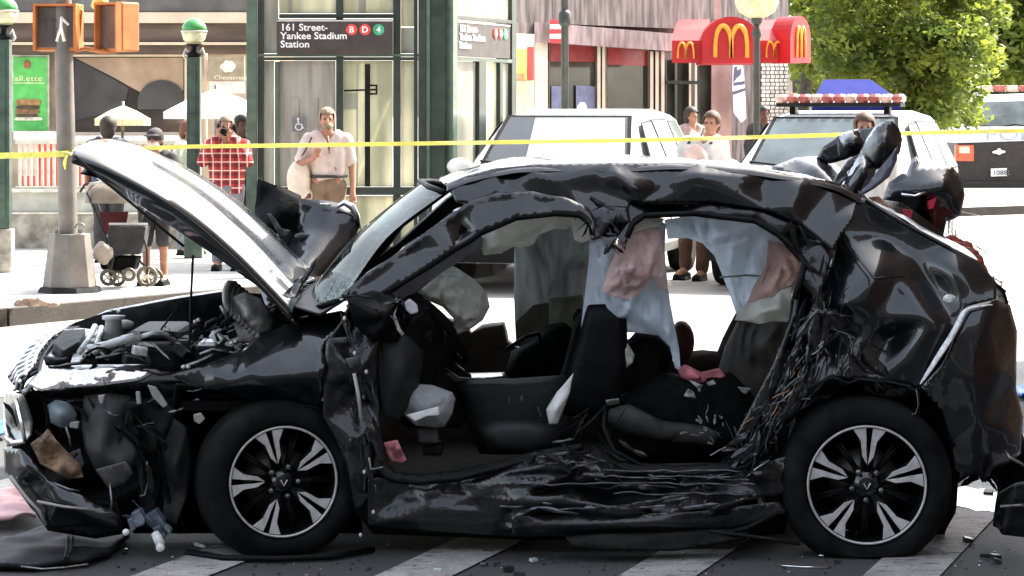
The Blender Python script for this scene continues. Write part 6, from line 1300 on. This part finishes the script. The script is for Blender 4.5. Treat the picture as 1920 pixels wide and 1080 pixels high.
# seats and console
P('console_lid', [(798,676,.5),(808,664,.55),(830,668,.6),(850,690,.65),(870,704,.7),(945,702,.75),(950,712,.6),(880,714,.55),(850,712,.5)], mat('console_grey', (.08,.075,.07), rough=.35, coat=.3), car, inner=[(840,695,.5)], th=.02, L=.04, smooth=1)
mb = MB(); mb.tube([at(835,690,.48), at(860,708,.48), at(900,711,.48), at(950,706,.5)], .005, 5); mb.build('console_trim', steel, car, smooth=True)
def cushion(name, pts, m, Y, d, parent=None, L=.05, nz=.01):
    cx = sum(p[0] for p in pts)/len(pts); cy = sum(p[1] for p in pts)/len(pts)
    inn = [((p[0]*.8+cx*.2), (p[1]*.8+cy*.2), Y-d*.8) for p in pts]+[(cx, cy, Y-d)]
    o = P(name, [(p[0], p[1], Y) for p in pts], m, parent or car, inner=inn, th=.01, L=L, smooth=3, disp=cz((4,4,4), nz, int(cx)))
    return o
fs = cushion('front_seat_cushion', [(850,712),(960,712),(1060,705),(1090,740),(1090,835),(1030,850),(900,850),(880,800),(870,760)], mat('charcoal_cloth', (.006,.006,.0065), rough=.8, var=.25, vs=25, bump=.3, bs=90), .55, .15)
cushion('seat_bolster', [(892,800),(930,788),(1000,788),(1045,800),(1050,835),(1000,850),(920,848)], mat('charcoal_plastic', (.012,.012,.0125), rough=.6), .36, .08)
for x, y in ((955,745),(978,742),(1010,762),(1014,772)):
    mb = MB(); mb.tube([at(x,y,.34), at(x+1,y+9,.34)], .006, 6); mb.build('seat_bolt', steel, car)
cushion('passenger_seat', [(1000,640),(1020,615),(1060,600),(1100,560),(1110,640),(1080,720),(1000,740),(950,700),(960,660)], fabric, 1.2, .2)
cushion('front_seat_back', [(1040,740),(1060,680),(1080,600),(1110,560),(1130,640),(1120,740),(1090,790),(1050,800)], fabric, .7, .12)
cushion('seat_back_panel', [(1102,574),(1106,572),(1166,570),(1172,574),(1175,640),(1172,700),(1158,762),(1130,778),(1060,778),(1045,765),(1065,700),(1085,640)], blk, .30, .035, nz=.002)
cushion('head_restraint', [(1178,640),(1195,622),(1230,625),(1256,645),(1264,665),(1250,690),(1215,740),(1190,750),(1170,720),(1172,680)], fabric, .55, .12)
cushion('rear_seat_cushion', [(1138,755),(1180,735),(1240,700),(1300,705),(1370,700),(1405,735),(1430,770),(1420,830),(1350,865),(1200,868),(1150,845),(1138,800)], fabric, .45, .12)
cushion('rear_seat_cushion', [(1140,765),(1180,760),(1240,790),(1320,800),(1350,812),(1340,835),(1250,828),(1170,810),(1142,790)], mat('worn_grey_cloth', (.022,.021,.018), rough=.8, var=.5, vs=12), .30, .05)
P('rear_seat_back', [(1345,700,1.0),(1360,650,1.0),(1385,600,.9),(1490,560,.7),(1520,600,.5),(1470,700,.5),(1420,760,.6),(1360,740,.9)], brown, car, inner=[(1430,650,.6),(1400,680,.75)], L=.04, disp=cz((7,3,2), .05, 4))
mb = MB(); mb.ball(at(1278,640,1.3), .075, sc=(.8,.8,1.3)); mb.build('child_seat_shell', mat('red_brown_plastic', (.10,.03,.02), rough=.5), car, smooth=True)
P('door_sill_plate', [(1135,850,.06),(1160,866,.0),(1260,876,-.02),(1380,868,.0),(1440,800,.05),(1452,810,.0),(1400,880,-.04),(1300,892,-.05),(1180,888,-.05),(1140,866,-.02)], blk, car, th=.02, L=.03)
P('pink_bundle', [(1268,690,.4),(1285,684,.4),(1312,698,.4),(1350,690,.4),(1360,705,.4),(1330,718,.4),(1300,720,.4),(1278,708,.4)], mat('pink_cloth', (.42,.13,.15), rough=.8, var=.4), car, inner=[(1310,708,.3)], L=.02, disp=cf((10,10,10), .03))
P('white_scrap', [(1075,700,.2),(1068,735,.2),(1055,770,.2),(1045,795,.2),(1030,795,.2),(1025,768,.2),(1045,735,.2)], white, car, inner=[(1045,765,.15)], L=.02, disp=cz((8,8,8), .01))
P('white_scrap', [(1160,645,.3),(1176,643,.3),(1190,665,.3),(1186,680,.3),(1168,694,.3),(1158,670,.3)], mat('silver_foil', (.45,.45,.42), rough=.4, metal=.4, var=.4, vs=20), car, L=.015, disp=cf((16,16,16), .015))
for i_, ol in enumerate(([(1136,750),(1160,746),(1162,758),(1138,762)], [(1282,742),(1290,728),(1300,734),(1306,748)], [(1325,717),(1338,713),(1343,720),(1328,724)], [(1384,726),(1408,728),(1400,740),(1392,736)], [(1290,712),(1318,722),(1312,736),(1306,726)])):
    P('paper_scrap', [(x, y, .26+.01*i_) for x, y in ol], mat('pale_scrap', (.30,.30,.27), rough=.7, var=.3), car, L=.01, smooth=0, th=.002, disp=cf((25,25,25), .03, i_), fix=False)
shreds('glass_crumbs', [(1300,800),(1360,820),(1330,780)], 60, mat('glass_crumb', (.12,.13,.12), rough=.3), (.015,.04), .007, (30,16), (.1,.3), 81, 1.0)
shreds('loose_wiring', [(1060,830),(1100,780),(1140,830)], 24, dgrey, (.08,.25), .005, (24,16), (.0,.2), 82, .4)
shreds('torn_plastic', [(730,620),(780,580),(820,640)], 26, blk, (.05,.14), .014, (18,24), (.1,.3), 83, .6)
mb = MB(); mb.tube([at(1135,760,.12), at(1132,800,.06), at(1150,845,.0), at(1200,872,-.02), at(1300,884,-.03), at(1380,874,-.02), at(1430,830,.0)], .010, 6); mb.build('door_seal', blk, car, smooth=True); mb = MB(); mb.tube([at(950,655,.7), at(985,632,.7), at(1010,625,.75), at(1015,640,.8)], .010, 6); mb.build('door_seal', blk, car, smooth=True); 
# curtain airbags
cur = lambda *a, **k: P(*a, **k)
cur('curtain_airbag', [(965,445,1.45),(985,430,1.45),(1040,412,1.45),(1106,405,1.45),(1110,470,1.45),(1100,540,1.4),(1092,585,1.4),(1088,640,1.35),(1020,648,1.35),(1000,640,1.38),(968,650,1.4),(964,560,1.45)], bagg, car, inner=[(1000,500,1.38),(1040,500,1.48),(1070,520,1.38),(1020,600,1.40)], th=.004, L=.025, smooth=2, disp=cf((3,3,1), .03, 4, (10,10,2), .09))
cur('airbag_flap', [(966,605,1.3),(1000,572,1.3),(1060,562,1.3),(1062,640,1.25),(1030,648,1.25),(970,650,1.3)], mat('mauve_cloth', (.20,.155,.14), rough=.85, trans=.2), car, th=.004, L=.04, disp=cz((9,9,2), .04, 4))
cur('airbag_flap', [(1030,560,1.25),(1092,553,1.2),(1094,575,1.1),(1070,620,1.1),(1050,655,1.1),(1030,640,1.2)], mat('khaki_cloth', (.22,.20,.15), rough=.85, trans=.2), car, th=.004, L=.03, disp=cz((9,9,2), .04, 4))
cur('curtain_airbag', [(898,452,.34),(905,432,.30),(960,412,.26),(1040,404,.24),(1085,406,.24),(1104,424,.24),(1108,448,.26),(1090,456,.28),(1078,450,.28),(1070,420,.27),(1062,430,.3),(1040,428,.3),(1010,440,.32),(1000,458,.34),(975,466,.36),(962,462,.36),(940,474,.36),(908,478,.36)], bagw, car, inner=[(940,440,.24),(985,435,.24),(1030,414,.24),(930,460,.26)], th=.004, L=.015, smooth=2, disp=cf((9,9,9), .035, 4, (14,14,14), .012))
cur('pillar_trim', [(700,565,.16),(760,522,.2),(830,474,.24),(900,440,.27),(908,452,.34),(905,462,.34),(830,508,.34),(790,540,.32),(760,560,.3),(730,572,.2)], mat('pale_grey_trim', (.24,.245,.25), rough=.7), car, th=.008, L=.025, smooth=2, disp=cz((4,4,4), .012))
cur('curtain_airbag', [(1106,452,.3),(1130,446,.28),(1160,470,.28),(1180,440,.28),(1195,415,.28),(1225,408,.28),(1248,420,.3),(1246,470,.32),(1252,540,.34),(1262,600,.36),(1274,660,.36),(1276,694,.36),(1266,690,.36),(1256,650,.36),(1235,628,.36),(1180,622,.38),(1140,632,.4),(1110,640,.4),(1092,660,.4),(1090,610,.4),(1098,540,.36),(1104,490,.32)], bagb, car, inner=[(1140,540,.26),(1180,580,.28),(1220,600,.30),(1130,600,.32),(1210,480,.26),(1250,620,.30)], th=.004, L=.025, smooth=2, disp=cf((3.5,3.5,1.5), .035, 4, (11,11,2.5), .09))
cur('airbag_lining', [(1160,448,.24),(1185,436,.24),(1210,420,.24),(1238,428,.24),(1246,480,.26),(1252,548,.28),(1236,540,.26),(1222,515,.22),(1205,545,.22),(1180,562,.24),(1150,556,.24),(1128,548,.24),(1138,510,.24),(1152,480,.24)], bagp, car, inner=[(1190,480,.18),(1165,530,.17),(1215,490,.2),(1190,540,.19)], th=.004, L=.02, smooth=2, disp=cf((5,5,5), .05, 14, (12,12,6), .07))
cur('airbag_hem', [(1196,414,.22),(1212,406,.22),(1246,410,.24),(1238,424,.22),(1200,432,.22),(1184,440,.22)], bagw, car, th=.004, L=.02, disp=cz((12,12,12), .01))
cur('curtain_airbag', [(1246,412,1.35),(1300,405,1.35),(1430,416,1.3),(1480,470,1.2),(1450,560,1.2),(1400,600,1.25),(1384,598,1.3),(1372,560,1.3),(1352,510,1.32),(1340,480,1.34),(1318,456,1.35),(1290,446,1.35),(1252,448,1.35)], bagb, car, inner=[(1300,430,1.28),(1400,470,1.22),(1400,540,1.18)], th=.004, L=.025, smooth=2, disp=cf((3,3,1.5), .03, 4, (9,9,2.5), .09))
mb = MB(); mb.tube([at(1350,520,1.15), at(1400,516,1.12), at(1450,520,1.1)], .010, 6, flat=.5); mb.build('airbag_seam', white, car, smooth=True)
cur('airbag_lining', [(1442,450,.5),(1468,458,.45),(1490,478,.4),(1502,496,.4),(1494,525,.42),(1482,536,.42),(1464,540,.42),(1450,556,.44),(1425,560,.46),(1400,572,.5),(1412,540,.5),(1436,500,.5)], bagp, car, inner=[(1470,500,.38),(1440,530,.42)], th=.004, L=.02, smooth=2, disp=cf((6,6,6), .05, 15, (14,14,6), .06))
cur('airbag_cuff', [(1388,576,.5),(1402,570,.46),(1426,563,.42),(1452,558,.4),(1466,543,.4),(1484,538,.4),(1482,575,.4),(1478,604,.4),(1450,602,.4),(1425,607,.42),(1400,602,.46),(1378,600,.5)], bagw, car, inner=[(1430,585,.34),(1460,575,.34)], th=.004, L=.015, smooth=2, disp=cz((16,10,3), .02, 5))

# -- wheels
def wheel(cx, cy, Y, r, rr, ang, yaw, camber, wdt=.215, hub_z=None):
    c = at(cx, cy, Y); M = Matrix.Translation(c) @ Matrix.Rotation(R(yaw), 4, 'Z') @ Matrix.Rotation(R(camber), 4, 'X')
    # local frame: outer face at y=0 looking towards -y
    prof = [(rr*1.0,.02),(rr*1.04,-.008),(rr*1.10,-.020),(rr*1.22,-.022),(r*.90,-.016),(r*.965,.004),(r*.99,.022),(r,.045),(r,wdt-.045),(r*.985,wdt-.02),(r*.93,wdt),(rr*1.05,wdt+.01),(rr,wdt-.02)]
    n = 72; vs = []; fs = []
    for a_, h in prof:
        for j in range(n): an = 2*math.pi*j/n; vs.append(M @ Vector((a_*math.cos(an), h, a_*math.sin(an))))
    for v in vs:      # flat tyre: squashed and bulged at the ground
        if v.z < .012: over = .012-v.z; v.z = .012+over*.02; v.y += (-.35 if v.y < c.y+wdt*.5 else .35)*over
    K = len(prof)
    for i in range(K-1):
        for j in range(n): fs.append((i*n+j, i*n+(j+1) % n, (i+1)*n+(j+1) % n, (i+1)*n+j))
    w_ = empty('wheel', (0,0,0)); w_.parent = car; w_.location = c-car.location
    mb = MB(); mb.add(vs, fs); mb.build('tyre', rubber, w_, smooth=True)
    mb = MB()
    for rad in (.955, .985): mb.tube([M @ Vector((r*rad*math.cos(a), -.0, r*rad*math.sin(a))) for a in [0]], .001, 3) if False else None
    for hh in (.075, .11, .145):   # tread grooves as dark raised ribs between blocks
        pass
    mb = MB(); mb.lathe([(rr*.93,.19),(rr*.90,.06),(rr*.955,.012),(rr*.965,-.004),(rr*1.0,-.006),(rr*1.005,.01)], (0,0,0), 72, 'y', caps=False); me = mb.mesh('rim_barrel'); me.transform(Matrix.Translation(Vector()) ); o = link('rim_barrel', me, gblack, w_, True); me.transform(Matrix.Translation(-w_.location-car.location) @ M)
    mb = MB(); mb.tube([M @ Vector((rr*.985*math.cos(a), -.008, rr*.985*math.sin(a))) for a in [i*2*math.pi/72 for i in range(72)]], .0055, 6, closed=True); mb.build('rim_edge', silver, w_, smooth=True)
    mb = MB(); mb.lathe([(.02,.10),(.14,.10),(.14,.115),(.02,.115)], (0,0,0), 36, 'y'); me = mb.mesh('brake_disc'); link('brake_disc', me, mat('worn_disc', (.10,.09,.08), rough=.45, metal=.8), w_, True); me.transform(Matrix.Translation(-w_.location-car.location) @ M)
    mb = MB(); mb.lathe([(rr*.93,.185),(.01,.185)], (0,0,0), 36, 'y'); me = mb.mesh('backing_plate'); link('backing_plate', me, blk, w_); me.transform(Matrix.Translation(-w_.location-car.location) @ M)
    def pol(ra, an, y): return M @ Vector((ra*math.cos(an), y, ra*math.sin(an)))
    hubR = rr*.27
    for s in range(5):
        a0 = R(ang+72*s); mb = MB(); mbk = MB()
        # black structural spoke behind
        for sg in (-1, 1):
            o_in, o_out = sg*R(3), sg*R(13)
            mbk.tube([pol(hubR*.8, a0+o_in, .028), pol(rr*.6, a0+sg*R(8), .016), pol(rr*.94, a0+sg*R(11), .014)], [.020,.014,.014], 6)
            # machined outer blade: pointed near the hub, broad at the rim
            pin = pol(rr*.32, a0-sg*R(0), .010)
            q = [pol(rr*.33, a0+sg*R(.6), .004), pol(rr*.48, a0+sg*R(11.5), .000), pol(rr*.74, a0+sg*R(10.5), -.004), pol(rr*.955, a0+sg*R(16.5), -.006), pol(rr*.955, a0+sg*R(3.6), -.006), pol(rr*.74, a0+sg*R(3.2), -.004), pol(rr*.56, a0+sg*R(3.4), .0)]
            d = (M.to_3x3() @ Vector((0, .014, 0))); mb.prism(q, d)
        mbk.build('spoke', blk, w_, smooth=True); mb.build('machined_face', silver, w_.children[-1] if False else w_, bevel=.0015)
        a1 = a0+R(36); mb = MB(); mb.tube([pol(hubR*.7, a1, .035), pol(rr*.94, a1-R(1.5), .045)], [.012,.008], 6); mb.tube([pol(hubR*.7, a1, .035), pol(rr*.94, a1+R(4), .045)], [.010,.007], 6); mb.build('thin_spoke', blk, w_, smooth=True)
    mb = MB(); mb.lathe([(.03,-.004),(hubR*.55,.0),(hubR,.02),(hubR*1.1,.06)], (0,0,0), 30, 'y'); me = mb.mesh('hub'); link('hub', me, gblack, w_, True); me.transform(Matrix.Translation(-w_.location-car.location) @ M)
    mb = MB(); mb.lathe([(.001,-.012),(.022,-.012),(.028,-.004),(.028,.0)], (0,0,0), 20, 'y'); me = mb.mesh('centre_cap'); link('centre_cap', me, dgrey, w_, True); me.transform(Matrix.Translation(-w_.location-car.location) @ M)
    mb = MB(); mb.tube([pol(.016, a, -.014) for a in (R(150), R(270), R(30))], .003, 4); mb.build('cap_emblem', silver, w_)
    for s in range(5):
        an = R(ang+36+72*s); mb = MB(); mb.lathe([(.009,-.012),(.012,-.008),(.012,.02)], (0,0,0), 8, 'y'); me = mb.mesh('wheel_nut'); me.transform(Matrix.Translation(-w_.location-car.location) @ M @ Matrix.Translation((.062*math.cos(an), 0, .062*math.sin(an)))); link('wheel_nut', me, steel, w_, True)
    return w_
wheel(1625, 909, -.03, .352, .242, 87, -2, 0)
wheel(531, 903, .02, .335, .226, 106, 19, -2)
# contact dirt / scrape piece in front of wheels
# ================================================================ DEBRIS ON THE ROAD
def flat(name, pts, m, label, cat, z=.012, th=.012, dsp=.0, seed=0, group=None):
    """sheet lying on the road; pixel outline mapped on the ground plane"""
    def gp(px, py): Yp = F*(CH-z)/(py-HZ); return ((px-960)*Yp/F, Yp-CD)
    g = [gp(*p) for p in pts]; cx = sum(p[0] for p in g)/len(g); cy = sum(p[1] for p in g)/len(g)
    v, e, f, *_ = delaunay_2d_cdt([Vector(p) for p in g], [(i, (i+1) % len(g)) for i in range(len(g))], [], 1, 1e-5)
    bm = bmesh.new(); vs = [bm.verts.new((p.x-cx, p.y-cy, 0)) for p in v]
    for t in f: bm.faces.new([vs[i] for i in t])
    for _ in range(4):
        es = [x for x in bm.edges if x.calc_length() > .035]
        if not es: break
        bmesh.ops.subdivide_edges(bm, edges=es, cuts=1); bmesh.ops.triangulate(bm, faces=[x for x in bm.faces if len(x.verts) > 3])
    for x in bm.verts: x.co.z += max(0, dsp*(.5+noise.noise(Vector((x.co.x*7+seed, x.co.y*7, seed))))*1.2)
    bmesh.ops.recalc_face_normals(bm, faces=bm.faces)
    me = bpy.data.meshes.new(name); bm.to_mesh(me); bm.free(); o = link(name, me, m, None, True); o.location = (cx, cy, z)
    q = o.modifiers.new('s', 'SOLIDIFY'); q.thickness = th; q.offset = 1
    return tag(o, label, cat, group)
sp = flat('bumper_fragment', [(-60,1046),(40,1010),(105,992),(112,985),(235,985),(243,1012),(205,1045),(165,1060),(60,1069),(-60,1066)], mat('dusty_black_plastic', (.008,.008,.009), spec=.2, rough=.6, var=.3, vs=6), 'flat black splitter lying on the road under the front corner of the wreck', 'bumper piece', th=.02, dsp=.016)
mb = MB(); gp = lambda x, y, z=.05: Vector(((x-960)*(F*(CH-z)/(y-HZ))/F, F*(CH-z)/(y-HZ)-CD, z))
mb.tube([gp(40,1062), gp(80,1067), gp(120,1064), gp(165,1058)], .004, 5); mb.build('edge_strip', steel, sp)
mb = MB(); mb.tube([gp(128,985,.06), gp(126,1030,.06), gp(122,1046,.06)], .006, 5); mb.tube([gp(138,985,.06), gp(134,1030,.06), gp(126,1046,.06)], .006, 5); mb.build('rib', dgrey, sp)
flat('cloth', [(-40,950),(10,938),(30,930),(58,950),(66,985),(20,990),(-40,992)], mat('pale_pink_cloth', (.62,.38,.38), rough=.85, var=.15, bump=.4, bs=14), 'crumpled pale pink cloth on the road at the bottom left corner', 'cloth', dsp=.06, seed=3)
o = flat('plastic_scrap', [(-30,806),(10,804),(14,822),(-30,826)], mat('blue_plastic', (.03,.14,.45), rough=.4), 'small blue scrap on the road at the left edge beside the front bumper', 'scrap', dsp=.03)
flat('plastic_scrap', [(1905,732),(1960,728),(1960,744),(1912,748)], MATS['blue_plastic'], 'small blue scrap on the road at the right edge behind the rear bumper', 'scrap', dsp=.03)
# crushed blue grey component by the front wheel
cm_ = empty('broken_component', tuple(gp(290,1005,0)), 0, 'crushed blue grey mechanical part with a white cap lying before the front wheel', 'broken part')
bgm = mat('blue_grey_metal', (.09,.11,.14), rough=.4, metal=.4, var=.5, vs=20)
rg = random.Random(4)
for ol, nm in (([(245,962),(262,955),(272,975),(270,985),(254,990)], 'bracket'), ([(268,968),(292,955),(305,975),(310,990),(290,995),(276,985)], 'housing'), ([(285,990),(300,985),(312,1005),(304,1014),(292,1008)], 'housing'), ([(310,985),(320,995),(318,1003),(306,992)], 'bracket'), ([(238,975),(250,968),(256,990),(246,1000)], 'bracket')):
    mb = MB(); mb.pprism(ol, -.02-rg.random()*.05, .07); mb.build(nm, bgm if nm != 'bracket' else mat('grey_metal2', (.16,.18,.21), rough=.4, metal=.3, var=.4, vs=20), cm_, bevel=.006)
mb = MB(); mb.lathe([(.001,-.02),(.016,-.02),(.018,0)], at(301,1026,-.1), 14, 'y'); mb.tube([at(301,1022,-.06), at(292,1000,-.03)], .02, 8); mb.build('cap', white, cm_, smooth=True)
mb = MB(); mb.ball(at(236,998,-.1), .014); mb.build('clip', white, cm_, smooth=True)
shreds('loose_wiring', [(240,960),(280,980),(315,1010)], 24, bgm, (.04,.12), .006, (14,12), (-.08,.05), 91, .8, parent=cm_)
# thin bits of debris, each its own object
bits = [('metal_strip', [(1460,1056),(1462,1060),(1500,1063),(1552,1064),(1553,1058)], 'thin bent metal strip lying on the road before the rear wheel', .003, chrome),
        ('metal_clip', [(1533,1041),(1545,1042)], 'small bright clip on the road above the thin metal strip', .006, chrome),
        ('rubber_hose', [(350,1035),(420,1046),(520,1048),(620,1044),(700,1030)], 'black rubber strip lying along the road under the front wheel', .014, blk),
        ('metal_clip', [(366,1020),(384,1026)], 'pale metal clip on the road just left of the front tyre', .008, foam),
        ('metal_rod', [(1350,1024),(1385,1020),(1390,1026)], 'thin pale rod on the road below the middle of the crushed sill', .004, steel),
        ('metal_rod', [(1742,1026),(1765,1028),(1772,1032)], 'short pale rod on the road just behind the rear tyre', .005, foam)]
for nm, pp, lab, r_, m_ in bits:
    mb = MB(); pts = [gp(x, y, r_+.004) for x, y in pp]; c0 = sum(pts, Vector())/len(pts); mb.tube([p-c0 for p in pts], r_, 6); o = mb.build(nm, m_, None, smooth=True); o.location = c0; tag(o, lab, nm.replace('_', ' '))
# crumbs of glass and plastic
rg = random.Random(8); mb = MB()
for _ in range(420):
    x = rg.uniform(-2.3, 2.3); y = rg.gauss(-.12, .25)
    if rg.random() < .25: x = rg.gauss(1.75, .25); y = rg.uniform(-.3, 2.0)
    s_ = rg.uniform(.002, .006)*(1 if rg.random() < .90 else rg.uniform(2, 4.5)); a = rg.random()*3; M = Matrix.Translation((x, y, s_*.5+.004)) @ Matrix.Rotation(a, 4, 'Z') @ Matrix.Rotation(rg.uniform(-.4,.4), 4, 'X')
    mb.box(-s_, s_, -s_*.7, s_*.7, -s_*.4, s_*.4, mi=0 if rg.random() < .9 else 1, M=M)
o = mb.build('crash_debris', [mat('debris_dark', (.02,.02,.022), rough=.4), mat('debris_glass', (.55,.6,.58), rough=.15, coat=1)], None); tag(o, 'scattered crumbs of glass and plastic on the road round the wreck', 'debris', kind='stuff')
# sandbag-like heap on the kerb
kb = empty('crumpled_bag', tuple(at(72, 574, 10.9)), 0, 'crumpled pinkish paper bag lying on the kerb left of the signal pole', 'bag')
mb = MB()
for x, y, r_ in ((38,571,9),(58,567,11),(80,565,10),(100,571,8)): mb.ball(at(x, y, 10.75), r_*(20.75)/F, 12, 8, (1.5,.8,.8))
for i, v in enumerate(mb.v): mb.v[i] = tuple(Vector(v)+Vector((0,0,1))*noise.noise(Vector(v)*9)*.03)
mb.build('paper', mat('crumpled_paper', (.30,.21,.16), rough=.9, var=.4, vs=12, bump=.8, bs=20), kb, smooth=True)

bpy.data.scenes.remove(TMP)
